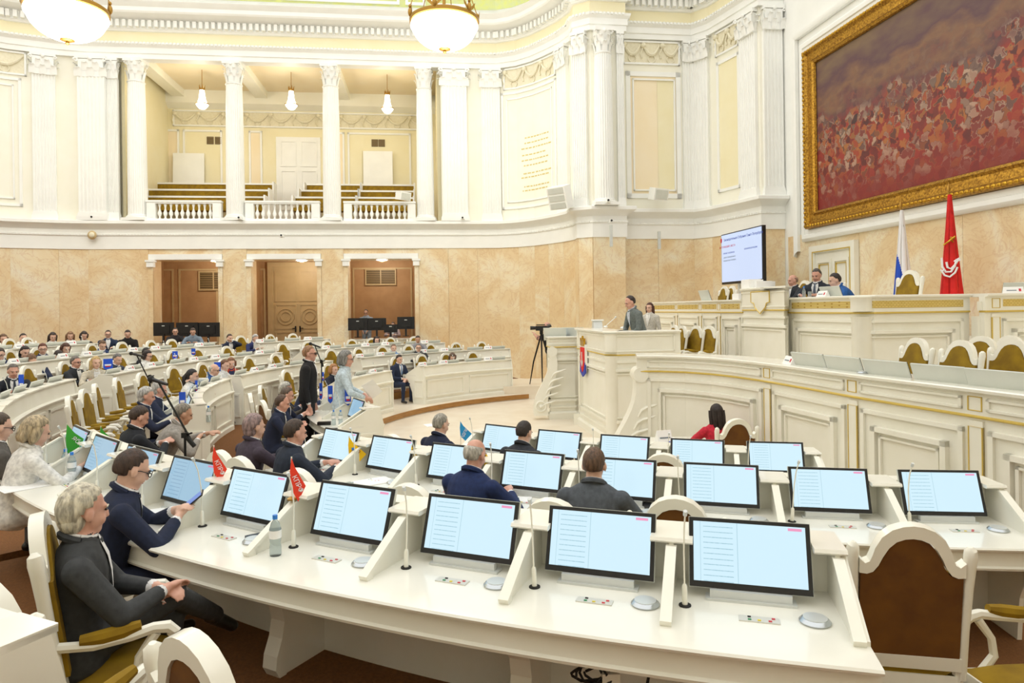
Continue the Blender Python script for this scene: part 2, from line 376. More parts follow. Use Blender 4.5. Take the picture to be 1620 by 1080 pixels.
# ---------------------------------------------------------------- hall shell
Z_MT, Z_LEDGE, Z_ARCH, Z_TOP = 5.06, 6.05, 11.95, 16.6
WL = [(-22.6, 12.0), (-22.4, 15.0), (-21.9, 17.6), (-21.0, 19.8), (-20.0, 21.5), (-18.8, 22.85), (-17.5, 23.85), (-16.2, 24.45), (-15.3, 24.72)]
FD = Vector((math.cos(R_(7)), math.sin(R_(7)))); F0 = Vector((-15.3, 24.72))
def fw(t): p = F0 + FD * t; return (p.x, p.y)
FLEN = 14.1
WR = [fw(FLEN), (-0.45, 26.48), (0.3, 26.22), (0.9, 25.75), (1.4, 25.15), (1.9, 24.45), (2.25, 23.75)]
PIER = [(2.25, 23.75), (2.3, 23.2), (2.75, 22.92), (3.85, 23.08), (3.8, 23.68)]
BAY = [(3.8, 23.68), (6.45, 24.02), (6.95, 23.5), (7.3, 22.65), (7.82, 21.25), (8.55, 21.33)]
def pw(t): # along the painting wall from its far corner towards the camera
    p = Vector((8.55, 21.33)) - Vector((E2.x, E2.y)) * t; return (p.x, p.y)
PWN = Vector((-E1.x, -E1.y))
# upper cream walls (left curve, right curve, bay), marble slabs below
def wall_run(name, path, z0, z1, m, thick=0.35):
    mb = MB(); mb.sweep(path, [(0, z0), (0, z1), (-thick, z1), (-thick, z0), (0, z0)], ends=False)
    return struct(mb.build(name, m))
def subdiv(path, step=1.3):
    out = [Vector(path[0])]
    for a, b in zip(path, path[1:]):
        a = Vector(a); b = Vector(b); n = max(1, round((b - a).length / step))
        for i in range(1, n + 1): out.append(a + (b - a) * i / n)
    return out
def slabs(parent, path, z0, z1, step=1.3, d=0.03):
    pts = subdiv(path, step)
    for i, (a, b) in enumerate(zip(pts, pts[1:])):
        t = (b - a).normalized(); n = Vector((t.y, -t.x)); g = 0.004
        a2 = a + t * g; b2 = b - t * g; c = (a + b) / 2
        mb = MB(); P = lambda q, k, z: Vector((q.x + n.x * k, q.y + n.y * k, z))
        mb.hexa([P(a2, 0, z0), P(b2, 0, z0), P(b2, d, z0), P(a2, d, z0)], [P(a2, 0, z1), P(b2, 0, z1), P(b2, d, z1), P(a2, d, z1)])
        mb.build('marble_slab', M['marble'], parent)
UP_L = WL + [fw(1.05)]
UP_R = [fw(FLEN - 1.35)] + WR
wl = wall_run('wall_left', WL, 0, Z_MT, M['marble']); slabs(wl, WL, 0.0, Z_MT)
wlu = wall_run('wall_left_upper', UP_L, Z_MT, Z_TOP, M['cream'])
wr = wall_run('wall_right', WR + PIER[1:] + BAY[1:], 0, Z_MT, M['marble']); slabs(wr, WR + PIER[1:] + BAY[1:], 0.0, Z_MT)
wru = wall_run('wall_right_upper', UP_R + PIER[1:] + BAY[1:], Z_MT, Z_TOP, M['cream'])
pwall = wall_run('wall_painting', [pw(0), pw(24)], 0, Z_TOP, M['white'], 0.4)
slabs(pwall, [pw(0.25), pw(24)], 0.0, 4.75, 1.7)
# wall behind the camera, closing the room
wall_run('wall_near', [pw(24), (3.0, -6.5), (-12.0, -8.0), (-22.0, -2.0), (-22.6, 12.0)], 0, Z_TOP, M['cream'])
# far flat wall: three lower openings, loggia above
OPEN = []
for (ua, ub) in ((243, 346), (398, 502), (551, 656)):
    def tt(u):
        a, _ = slopes(u, 450); # solve a*Y = X on the flat wall line
        # F0.x + FD.x t = a (F0.y + FD.y t)
        return (a * F0.y - F0.x) / (FD.x - a * FD.y)
    OPEN.append((tt(ua), tt(ub)))
Z_OP = 4.62
wf = struct(MB().box((0, 0, -50), (0.01, 0.01, 0.01)).build('wall_far', M['marble'])); bpy.data.objects.remove(wf)
mb = MB()
segs = [(0, OPEN[0][0]), (OPEN[0][1], OPEN[1][0]), (OPEN[1][1], OPEN[2][0]), (OPEN[2][1], FLEN)]
for a, b in segs: mb.sweep([fw(a), fw(b)], [(0, 0), (0, Z_MT), (-0.75, Z_MT), (-0.75, 0), (0, 0)])
for a, b in OPEN: mb.sweep([fw(a), fw(b)], [(0, Z_OP), (0, Z_MT), (-0.75, Z_MT), (-0.75, Z_OP), (0, Z_OP)])
wf = struct(mb.build('wall_far', M['marble']))
for a, b in segs: slabs(wf, [fw(a + (0 if a == 0 else 0.16)), fw(b - (0 if b == FLEN else 0.16))], 0.0, Z_MT, 1.5, 0.04)
# white jambs and little capitals at the openings
for i, (a, b) in enumerate(OPEN):
    mb = MB(); N2 = Vector((FD.y, -FD.x))
    for t, sgn in ((a, -1), (b, 1)):
        p = F0 + FD * (t + sgn * 0.07); c = p + N2 * 0.05
        mb.box((c.x, c.y, Z_OP - 0.16), (0.24, 0.2, 0.18), R_(7)); mb.box((c.x, c.y, Z_OP - 0.03), (0.32, 0.26, 0.07), R_(7))
    mid = F0 + FD * ((a + b) / 2) + N2 * 0.03
    mb.box((mid.x, mid.y, Z_OP + 0.12), (b - a + 0.3, 0.08, 0.2), R_(7))
    struct(mb.build('trim_%d' % (20 + i), M['white']))
    mb = MB()
    for t, sgn in ((a, -1), (b, 1)):
        p = F0 + FD * (t + sgn * 0.08) + N2 * 0.02; mb.box((p.x, p.y, (Z_OP - 0.25) / 2), (0.16, 0.1, Z_OP - 0.25), R_(7))
    struct(mb.build('trim_%d' % (30 + i), M['marble']))
# band and ledge under the columns, all around
PALL = WL + [fw(FLEN)] + WR[1:] + PIER[1:] + BAY[1:]
FULL = [p for p in PALL]
band = [(0.0, Z_MT - 0.03), (0.07, Z_MT - 0.03), (0.07, 5.5), (0.1, 5.52), (0.1, 5.58), (0.06, 5.6), (0.06, 5.74), (0.12, 5.78), (0.18, 5.84), (0.3, 5.9), (0.34, 5.93), (0.34, 6.03), (0.3, Z_LEDGE), (-0.3, Z_LEDGE)]
struct(MB().sweep(FULL, band).build('trim_1', M['white'], smooth=True, angle=30))
# entablature, all around
ent = [(-0.3, Z_ARCH), (0.12, Z_ARCH), (0.12, 12.12), (0.16, 12.14), (0.16, 12.34), (0.24, 12.42), (0.26, 12.5), (0.1, 12.52)]
struct(MB().sweep(FULL, ent).build('trim_2', M['white'], smooth=True, angle=30))
fr = [(0.1, 12.5), (0.1, 12.92), (0.14, 12.94)]
struct(MB().sweep(FULL, fr, ends=False).build('trim_3', M['yellow']))
cor = [(0.1, 12.92), (0.16, 12.94), (0.18, 13.0), (0.2, 13.0), (0.2, 13.3), (0.3, 13.32), (0.62, 13.42), (0.66, 13.48), (0.66, 13.62), (0.76, 13.72), (0.8, 13.78), (0.3, 13.85), (0.22, 14.05), (0.3, 14.15)]
struct(MB().sweep(FULL, cor, ends=False).build('trim_4', M['white'], smooth=True, angle=30))
struct(MB().sweep(FULL, [(0.3, 14.12), (0.27, 15.4), (0.4, 15.5), (0.4, Z_TOP)], ends=False).build('trim_5', M['green']))
# dentils and bead row
def along(path, step):
    pts = []; carry = 0
    for a, b in zip(path, path[1:]):
        a = Vector(a); b = Vector(b); L = (b - a).length; t = (b - a).normalized(); x = carry
        while x < L: pts.append((a + t * x, t)); x += step
        carry = x - L
    return pts
de = MB(); be = MB()
for p, t in along(FULL[4:], 0.22):
    n = Vector((t.y, -t.x)); c = p + n * 0.27; de.box((c.x, c.y, 13.16), (0.12, 0.16, 0.24), math.atan2(t.y, t.x))
o = de.build('dentil_row', M['white'], bpy.data.objects['trim_4']); o['kind'] = 'stuff'
for p, t in along(FULL[4:], 0.13):
    n = Vector((t.y, -t.x)); c = p + n * 0.26; be.box((c.x, c.y, 12.47), (0.075, 0.06, 0.07), math.atan2(t.y, t.x))
o = be.build('bead_row', M['white'], bpy.data.objects['trim_2']); o['kind'] = 'stuff'
be = MB()
for p, t in along(FULL[4:], 0.11):
    n = Vector((t.y, -t.x)); c = p + n * 0.1; be.box((c.x, c.y, 5.55), (0.06, 0.05, 0.05), math.atan2(t.y, t.x))
o = be.build('bead_row', M['white'], bpy.data.objects['trim_1']); o['kind'] = 'stuff'
# green frieze panels with scroll relief above the cornice
def seg_at(path, s):
    for a, b in zip(path, path[1:]):
        a = Vector(a); b = Vector(b); L = (b - a).length
        if s <= L: t = (b - a).normalized(); return a + t * s, t
        s -= L
    return b, t
tot = sum((Vector(b) - Vector(a)).length for a, b in zip(FULL, FULL[1:]))
fl = [fw(0), fw(FLEN)]; s = 0.5; k = 0
while s < FLEN - 0.3:
    w = 0.75 if k % 2 == 0 else 4.3
    if s + w > FLEN: w = FLEN - s - 0.2
    mb = MB(); N2 = Vector((FD.y, -FD.x)); a = F0 + FD * s + N2 * 0.3; b = F0 + FD * (s + w) + N2 * 0.3
    frame_on(mb, a, b, 14.2, 15.35, N2, 0.1, 0.06)
    fo = mb.build('frieze_panel', M['white'], bpy.data.objects['trim_5'])
    sc = MB(); nsc = max(1, int(w / 0.55))
    for q in range(nsc):
        c0 = a + (b - a) * ((q + 0.5) / nsc); pts = []
        for j in range(18):
            an = j * 0.55 * (1 if q % 2 else -1); rr = 0.06 + 0.2 * j / 18
            pts.append((c0.x + FD.x * rr * math.cos(an) + N2.x * 0.02, c0.y + FD.y * rr * math.cos(an) + N2.y * 0.02, 14.77 + rr * 1.5 * math.sin(an)))
        sc.tube(pts, 0.03, 5)
    sc.build('scroll_relief', M['relief'], fo, smooth=True)
    s += w + 0.22; k += 1
# ---------------------------------------------------------------- columns and pilasters
def capital_mb(w, h, flat=False):
    # leafy capital: bell, two tiers of leaves, corner volutes, abacus
    mb = MB(); r = w * 0.46
    if flat: mb.box((0, 0, h * 0.42), (w * 0.94, w * 0.5, h * 0.84))
    else: mb.lathe([(r, 0), (r, h * 0.5), (r * 1.12, h * 0.72), (r * 1.25, h * 0.86)], 16)
    for tier, (z0, z1, nn) in enumerate(((0.02, 0.42, 8), (0.28, 0.68, 8))):
        for i in range(nn):
            a = 2 * PI * (i + 0.5 * tier) / nn
            if flat and math.sin(a) > 0.4: continue
            d = Vector((math.cos(a), math.sin(a), 0)); t = Vector((-d.y, d.x, 0)); 
            base = d * r
            if flat:
                kx = max(abs(d.x), abs(d.y)); base = Vector((d.x / kx * w * 0.47, d.y / kx * w * 0.25, 0)); 
                d = Vector((0, -1, 0)) if abs(d.y) >= abs(d.x) else Vector((math.copysign(1, d.x), 0, 0)); t = Vector((-d.y, d.x, 0))
            ww = w * 0.15
            prof = [(0.0, z0 * h, 1.0), (0.05 * w, (z0 * 0.5 + z1 * 0.5) * h, 1.0), (0.11 * w, z1 * h * 0.93, 0.8), (0.19 * w, z1 * h, 0.5), (0.2 * w, z1 * h * 0.93, 0.3)]
            vs = []; 
            for q, z, k in prof:
                p = base + d * q; vs += [p - t * ww * k + Vector((0, 0, z)), p + d * 0.03 * w + Vector((0, 0, z)), p + t * ww * k + Vector((0, 0, z))]
            fs = []
            for j in range(len(prof) - 1): fs += [(3 * j, 3 * j + 1, 3 * j + 4, 3 * j + 3), (3 * j + 1, 3 * j + 2, 3 * j + 5, 3 * j + 4)]
            mb.add(vs, fs)
    for i in range(4):
        a = PI / 4 + i * PI / 2; d = Vector((math.cos(a), math.sin(a), 0))
        if flat: d = Vector((math.copysign(0.5, d.x), math.copysign(0.28, d.y), 0)) * 1.25
        c = d * w * (0.62 if not flat else 0.86); pts = []
        dn = d.normalized()
        for j in range(12):
            an = j * 0.6; rr = 0.1 * w * (1 - j / 14); pts.append(c + dn * rr * math.cos(an) + Vector((0, 0, h * 0.78 + rr * math.sin(an))))
        mb.tube(pts, 0.035 * w, 5)
    mb.ell((0, -(w * 0.55 if not flat else w * 0.36), h * 0.85), (w * 0.1, w * 0.08, h * 0.09), 8, 6)
    pr = []
    hw = w * 0.64; dep = w * 0.5
    for i in range(4):
        a = PI / 4 + i * PI / 2; p = Vector((math.cos(a), math.sin(a))) * hw * 1.25; q = Vector((math.cos(a + PI / 4), math.sin(a + PI / 4))) * hw * 0.8
        if flat: p = Vector((p.x, p.y * 0.55)); q = Vector((q.x * 1.05, q.y * 0.55))
        pr += [(p.x, p.y), (q.x, q.y)]
    mb.prism(pr, (0, 0, h * 0.86), (1, 0, 0), (0, 1, 0), (0, 0, h * 0.14))
    return mb
_colmesh = {}
ZC0, ZC1 = Z_LEDGE, Z_ARCH
def column(pos, label, rz=0, w=0.66):
    t = thing('column', label, 'column', (pos[0], pos[1], ZC0), rz, 'white columns of the hall')
    if 'shaft' not in _colmesh:
        r = w / 2; hb = 0.22; hc = 0.8; Ht = ZC1 - ZC0
        b = MB(); b.box((0, 0, 0.05), (w * 1.25, w * 1.25, 0.1)); b.lathe([(r * 1.2, 0.1), (r * 1.24, 0.13), (r * 1.2, 0.16), (r * 1.06, 0.17), (r * 1.1, 0.2), (r * 1.02, 0.23)], 24)
        _colmesh['base'] = b.mesh('base', M['white'], True)
        s_ = MB(); prof = [(r * (1 - 0.14 * (z ** 2)), hb + z * (Ht - hb - hc)) for z in [i / 8 for i in range(9)]]
        s_.lathe(prof, 96, flute=24, fd=0.075, cap=False); _colmesh['shaft'] = s_.mesh('shaft', M['white'], True, 60)
        c = capital_mb(w * 0.86, hc); c.lathe([(r * 0.88, -0.06), (r * 0.95, -0.03), (r * 0.88, 0.0)], 20); c.shift((0, 0, Ht - hc)); _colmesh['capital'] = c.mesh('capital', M['white'], True, 50)
    for k in ('base', 'shaft', 'capital'): obj_from(_colmesh[k], k, t)
    return t
def pilaster(p, ang, w, label, depth=0.16, z0=ZC0, z1=ZC1, nfl=7):
    # p on the wall face, ang = direction of the wall run; local -y faces the room
    t = thing('pilaster', label, 'pilaster', (p[0], p[1], z0), ang, 'white pilasters of the hall')
    Ht = z1 - z0; hb = 0.3; hc = 0.76
    b = MB(); b.box((0, -depth / 2, 0.08), (w * 1.14, depth + 0.08, 0.16)); b.box((0, -depth / 2, 0.2), (w * 1.08, depth + 0.05, 0.08)); b.box((0, -depth / 2, 0.27), (w * 1.03, depth + 0.02, 0.06)); b.build('base', M['white'], t)
    s_ = MB(); out = []; g = w / (nfl * 1.45 + 0.45); x = -w / 2; pr = [(x, 0), (x, -depth)]
    x += g * 0.45
    for i in range(nfl): pr += [(x, -depth), (x + g * 0.25, -depth + 0.03), (x + g * 0.75, -depth + 0.03), (x + g, -depth)]; x += g * 1.45
    pr += [(w / 2, -depth), (w / 2, 0)]
    s_.prism(pr, (0, 0, hb), (1, 0, 0), (0, 1, 0), (0, 0, Ht - hb - hc)); s_.build('shaft', M['white'], t)
    c = capital_mb(w * 0.98, hc, True); c.xf(Matrix.Translation((0, -depth * 0.6, Ht - hc)) @ Matrix.Diagonal((1, min(1.0, 0.5 / w), 1, 1))); c.build('capital', M['white'], t, smooth=True, angle=50)
    return t
def wall_t(u, v=230):
    a, _ = slopes(u, v); return (a * F0.y - F0.x) / (FD.x - a * FD.y)
N2 = Vector((FD.y, -FD.x))
for i, u in enumerate((216, 371, 524, 672)):
    p = F0 + FD * wall_t(u) - N2 * 0.05
    column((p.x, p.y), ORD[i] + ' round white column from the left in front of the balcony')
A7 = R_(7)
def wallpil(u, w, label, d=0.16): 
    p = F0 + FD * wall_t(u); return pilaster((p.x, p.y), A7, w, label, d)
wallpil(151, 0.92, 'wide fluted pilaster left of the balcony, under the left chandelier side', 0.3)
wallpil(181, 0.36, 'narrow fluted pilaster just left of the first balcony column', 0.14)
wallpil(719, 0.95, 'wide fluted pilaster right of the balcony, below the lit bowl chandelier', 0.3)
p, t_ = Vector((-16.55, 24.32)), (Vector((-16.2, 24.45)) - Vector((-17.5, 23.85))).normalized()
pilaster((p.x, p.y), math.atan2(t_.y, t_.x), 0.7, 'fluted pilaster beside the left inscription panel')
p, t_ = Vector((-0.72, 26.47)), Vector((1, 0.0))
pilaster((p.x, p.y), R_(3), 0.72, 'fluted pilaster beside the right inscription panel')
t_ = (Vector(WR[-1]) - Vector(WR[-2])).normalized(); p = Vector((1.98, 24.28)); pilaster((p.x, p.y), math.atan2(t_.y, t_.x), 0.62, 'fluted pilaster at the far end of the right curved wall', 0.14)
pilaster((2.42, 23.12), R_(-32), 0.5, 'narrow pilaster left of the round pier column', 0.14)
column((3.15, 22.86), 'round white column on the projecting pier above the rostrum', R_(8))
pilaster((3.74, 23.05), R_(8), 0.24, 'slim pilaster right of the round pier column', 0.1, nfl=3)
pilaster((6.28, 24.0), R_(8), 0.42, 'first pilaster right of the yellow bay panel', 0.12, nfl=4)
t_ = (Vector((6.95, 23.5)) - Vector((6.45, 24.02))).normalized(); pilaster((6.7, 23.76), math.atan2(t_.y, t_.x), 0.6, 'corner pilaster above the wall screen', 0.12, nfl=5)
t_ = (Vector((7.82, 21.25)) - Vector((7.3, 22.65))).normalized(); pilaster((7.66, 21.7), math.atan2(t_.y, t_.x), 0.75, 'pilaster facing the hall left of the painting, seen edge on', 0.12)
pilaster((8.2, 21.29), R_(6), 0.62, 'pilaster facing the camera immediately left of the painting', 0.12, nfl=5)
# wall panels (mouldings) on the curved walls and bay
def panel(path, z0, z1, name, m, inner=None, w=0.09, t=0.05):
    mb = MB(); pts = [Vector(q) for q in path]
    pr = lambda za, zb, tt: [(0, za), (tt, za), (tt, zb), (0, zb)]
    mb.sweep(path, pr(z0, z0 + w, t)); mb.sweep(path, pr(z1 - w, z1, t))
    for a, b in ((pts[0], pts[1]), (pts[-1], pts[-2])):
        d = (b - a).normalized(); q = a + d * w
        seg = [(a.x, a.y), (q.x, q.y)] if (Vector((d.x, d.y)).dot((pts[-1] - pts[0]).normalized()) > 0) else [(q.x, q.y), (a.x, a.y)]
        mb.sweep(seg, pr(z0, z1, t))
    o = mb.build(name, M['white']); struct(o)
    if inner: MB().sweep(path, [(0.01, z0 + w), (0.01, z1 - w)], ends=False).build('panel_field', M[inner], o)
    return o
def offs(path, d):
    out = []
    for i, p in enumerate(path):
        a = Vector(path[max(0, i - 1)]); b = Vector(path[min(len(path) - 1, i + 1)]); t = (b - a).normalized(); out.append((p[0] + t.y * d, p[1] - t.x * d))
    return out
panel([(-20.6, 20.55), (-20.0, 21.5), (-18.8, 22.85), (-17.5, 23.85), (-17.15, 24.02)], 6.5, 11.0, 'trim_6', M['white'])
panel([(-20.2, 21.15), (-20.0, 21.5), (-18.8, 22.85), (-17.5, 23.85), (-17.35, 23.92)], 6.75, 10.75, 'trim_7', M['white'], 'cream', 0.05)
panel([(-0.3, 26.44), (0.3, 26.22), (0.9, 25.75), (1.4, 25.15), (1.72, 24.72)], 6.5, 11.0, 'trim_8', M['white'])
panel([(-0.1, 26.37), (0.3, 26.22), (0.9, 25.75), (1.4, 25.15), (1.58, 24.92)], 6.75, 10.75, 'trim_9', M['white'], 'cream', 0.05)
panel([(4.05, 23.712), (6.0, 23.962)], 6.45, 10.85, 'trim_10', M['white'], 'peach', 0.16)
panel([(4.28, 23.742), (5.8, 23.936)], 6.7, 10.6, 'trim_11', M['white'], 'yellow', 0.05, 0.07)
panel([(7.08, 23.18), (7.3, 22.65), (7.5, 22.12)], 6.5, 10.9, 'trim_12', M['white'], 'yellow', 0.1)
# garland reliefs between capitals
def garland(path, z0, z1, name, n):
    L = [Vector(q) for q in path]; tot = sum((b - a).length for a, b in zip(L, L[1:]))
    fo = panel(path, z0, z1, name, M['white'], 'relief', 0.06, 0.06)
    mb = MB(); h = z1 - z0
    for i in range(n):
        s0 = tot * (i + 0.08) / n; s1 = tot * (i + 0.92) / n; pts = []
        for j in range(13):
            f = j / 12; p, t = seg_at(path, s0 + (s1 - s0) * f); nn = Vector((t.y, -t.x)); sag = 4 * f * (1 - f)
            pts.append((p.x + nn.x * 0.05, p.y + nn.y * 0.05, z1 - 0.14 - sag * h * 0.42))
        mb.tube(pts, [0.03 + 0.035 * math.sin(PI * j / 12) for j in range(13)], 6)
        p, t = seg_at(path, s0); nn = Vector((t.y, -t.x)); mb.ell((p.x + nn.x * 0.05, p.y + nn.y * 0.05, z1 - 0.16), (0.1, 0.1, 0.1), 8, 6)
        mb.tube([(p.x + nn.x * .05, p.y + nn.y * .05, z1 - 0.2), (p.x + nn.x * .05 - t.x * .1, p.y + nn.y * .05 - t.y * .1, z1 - 0.45), (p.x + nn.x * .05 - t.x * .05, p.y + nn.y * .05 - t.y * .05, z1 - 0.6)], 0.03, 5)
        p, t = seg_at(path, (s0 + s1) / 2); nn = Vector((t.y, -t.x))
        pts = [(p.x + t.x * 0.13 * math.cos(a) + nn.x * .04, p.y + t.y * 0.13 * math.cos(a) + nn.y * .04, z0 + 0.2 + 0.13 * math.sin(a)) for a in [2 * PI * q / 14 for q in range(15)]]
        mb.tube(pts, 0.02, 5)
    mb.build('garland', M['relief'], fo, smooth=True)
garland([(-20.6, 20.55), (-20.0, 21.5), (-18.8, 22.85), (-17.5, 23.85), (-17.0, 24.08)], 11.1, 11.92, 'trim_13', 4)
garland([(-0.2, 26.4), (0.3, 26.22), (0.9, 25.75), (1.4, 25.15), (1.72, 24.72)], 11.1, 11.92, 'trim_14', 3)
garland([(3.95, 23.70), (6.0, 23.962)], 11.1, 11.92, 'trim_15', 3)
garland([(7.06, 23.23), (7.3, 22.65), (7.5, 22.12)], 11.1, 11.92, 'trim_16', 2)
# faint gold inscription lines on the curved panels
def inscr(path, rows, label, parent):
    mb = MB()
    tot = sum((Vector(b) - Vector(a)).length for a, b in zip(path, path[1:]))
    rnd = random.Random(3)
    for z, f0, f1 in rows:
        s = tot * f0
        while s < tot * f1:
            w = rnd.uniform(0.05, 0.16); p, t = seg_at(path, s + w / 2); nn = Vector((t.y, -t.x)); mb.box((p.x + nn.x * 0.015, p.y + nn.y * 0.015, z), (w, 0.008, 0.045), math.atan2(t.y, t.x)); s += w + 0.05
    o = mb.build('inscription', M['goldink'], parent); o['kind'] = 'stuff'
zz = [9.6, 9.35, 9.15, 8.6, 8.35, 8.1, 7.85, 7.6, 7.4, 7.2]
inscr([(-20.0, 21.5), (-18.8, 22.85), (-17.5, 23.85)], [(z, 0.5 + 0.1 * random.random(), 0.85 - 0.1 * random.random()) for z in zz], '', bpy.data.objects['trim_7'])
zz = [9.15, 8.95, 8.75, 8.5, 8.3, 8.1, 7.8, 7.65, 7.3, 7.15]
inscr([(0.3, 26.22), (0.9, 25.75), (1.4, 25.15), (1.72, 24.72)], [(z, 0.08 + 0.1 * random.random(), 0.8 - 0.15 * random.random()) for z in zz], '', bpy.data.objects['trim_9'])
# ---------------------------------------------------------------- loggia behind the columns
def lp(t, d, z=0): # point on flat wall coordinate t, d metres behind the wall face
    p = F0 + FD * t - N2 * d; return Vector((p.x, p.y, z))
T0, T1 = wall_t(192), wall_t(692)
LD = 4.6
struct(MB().hexa([lp(T0, 0, 5.9), lp(T1, 0, 5.9), lp(T1, LD, 5.9), lp(T0, LD, 5.9)], [lp(T0, 0, 6.04), lp(T1, 0, 6.04), lp(T1, LD, 6.04), lp(T0, LD, 6.04)]).build('floor_balcony', M['wood']))
lb = struct(MB().hexa([lp(T0, LD, 5.9), lp(T1, LD, 5.9), lp(T1, LD + .3, 5.9), lp(T0, LD + .3, 5.9)], [lp(T0, LD, 12.3), lp(T1, LD, 12.3), lp(T1, LD + .3, 12.3), lp(T0, LD + .3, 12.3)]).build('wall_balcony_back', M['yellow']))
for nm, t, s in (('wall_balcony_left', T0, -1), ('wall_balcony_right', T1, 1)):
    struct(MB().hexa([lp(t, 0.35, 5.9), lp(t, LD, 5.9), lp(t + s * .3, LD, 5.9), lp(t + s * .3, 0.35, 5.9)], [lp(t, 0.35, 12.3), lp(t, LD, 12.3), lp(t + s * .3, LD, 12.3), lp(t + s * .3, 0.35, 12.3)]).build(nm, M['yellow']))
cl = struct(MB().hexa([lp(T0, 0, 12.25), lp(T1, 0, 12.25), lp(T1, LD, 12.25), lp(T0, LD, 12.25)], [lp(T0, 0, 12.4), lp(T1, 0, 12.4), lp(T1, LD, 12.4), lp(T0, LD, 12.4)]).build('ceiling_balcony', M['peach']))
mb = MB()
for u in (216, 371, 524, 672):
    t = wall_t(u); mb.hexa([lp(t - .25, 0.3, 11.95), lp(t + .25, 0.3, 11.95), lp(t + .25, LD, 11.95), lp(t - .25, LD, 11.95)], [lp(t - .25, 0.3, 12.25), lp(t + .25, 0.3, 12.25), lp(t + .25, LD, 12.25), lp(t - .25, LD, 12.25)])
mb.hexa([lp(T0, LD - .3, 11.7), lp(T1, LD - .3, 11.7), lp(T1, LD, 11.5), lp(T0, LD, 11.5)], [lp(T0, LD - .3, 12.25), lp(T1, LD - .3, 12.25), lp(T1, LD, 12.25), lp(T0, LD, 12.25)])
mb.build('ceiling_beam', M['cream'], cl)
# loggia frieze garlands, door, panels, boards, vents on the back wall
bp_ = [lp(T0 + .2, LD - .01), lp(T1 - .2, LD - .01)]
garland([(p.x, p.y) for p in bp_], 10.75, 11.45, 'trim_17', 11)
def bt(u): # coordinate along the back wall of the loggia for a photo column
    a, _ = slopes(u, 230); q = F0 - N2 * LD; return (a * q.y - q.x) / (FD.x - a * FD.y)
def bz(v, u=450): Y = lp(bt(u), LD).y; return at(u, v, Y).z
def bpanel(u0, u1, z0, z1, name, inner=None, w=0.1):
    a, b = lp(bt(u0), LD - .005), lp(bt(u1), LD - .005); return panel([(a.x, a.y), (b.x, b.y)], z0, z1, name, M['white'], inner, w, 0.05)
bpanel(262, 284, 6.1, 10.6, 'trim_40', 'peach', 0.08); bpanel(290, 352, 6.1, 10.6, 'trim_41', 'yellow', 0.08)
bpanel(394, 415, 6.1, 10.6, 'trim_42', 'peach', 0.08); bpanel(512, 545, 6.1, 10.6, 'trim_43', 'peach', 0.08); bpanel(550, 650, 6.1, 10.6, 'trim_44', 'yellow', 0.08)
dr = struct(MB().hexa([lp(bt(437), LD - .06, 6.04), lp(bt(507), LD - .06, 6.04), lp(bt(507), LD, 6.04), lp(bt(437), LD, 6.04)], [lp(bt(437), LD - .06, 10.35), lp(bt(507), LD - .06, 10.35), lp(bt(507), LD, 10.35), lp(bt(437), LD, 10.35)]).build('door_1', M['white']))
for (a, b) in ((441, 471), (473, 504)):
    for (z0, z1) in ((6.3, 7.2), (7.35, 8.9), (9.05, 10.2)):
        mb = MB(); frame_on(mb, lp(bt(a) + .06, LD - .06), lp(bt(b) - .06, LD - .06), z0, z1, N2, 0.07, 0.03); mb.build('door_panel', M['white'], dr)
for u in (469.5, 474.5):
    p = lp(bt(u), LD - .12, 7.55); MB().box(p, (0.05, 0.04, 0.2), A7).box(p + Vector((0.04 if u > 472 else -0.04, 0, 0)), (0.14, 0.03, 0.03), A7).build('door_handle', M['brass'], dr)
for i, (ua, ub) in enumerate(((276, 325), (575, 621))):
    p0, p1 = lp(bt(ua), LD - .35), lp(bt(ub), LD - .35); zt = (9.55, 9.75)[i]
    o = MB().hexa([p0 + Vector((0, 0, 6.05)), p1 + Vector((0, 0, 6.05)), lp(bt(ub), LD - .29, 6.05), lp(bt(ua), LD - .29, 6.05)], [lp(bt(ua), LD - .2, zt), lp(bt(ub), LD - .2, zt), lp(bt(ub), LD - .14, zt), lp(bt(ua), LD - .14, zt)]).build('white_board', M['white'])
    tag(o, ('tall blank white board leaning behind the left balcony benches', 'tall blank white board leaning behind the right balcony benches')[i], 'board', 'blank boards on the balcony')
for i, u in enumerate((333, 346, 593, 604)):
    p = lp(bt(u), LD - .02, 10.15); t = thing('wall_vent', 'small square vent grille, %s from the left on the balcony back wall' % ORD[i], 'vent', p, A7, 'balcony wall vents')
    MB().box((0, 0, 0), (0.28, 0.05, 0.32)).build('backing', M['ventdark'], t)
    for q in range(5): MB().box((0, -0.035, -0.12 + q * 0.06), (0.26, 0.02, 0.02)).build('slat', M['vent'], t)
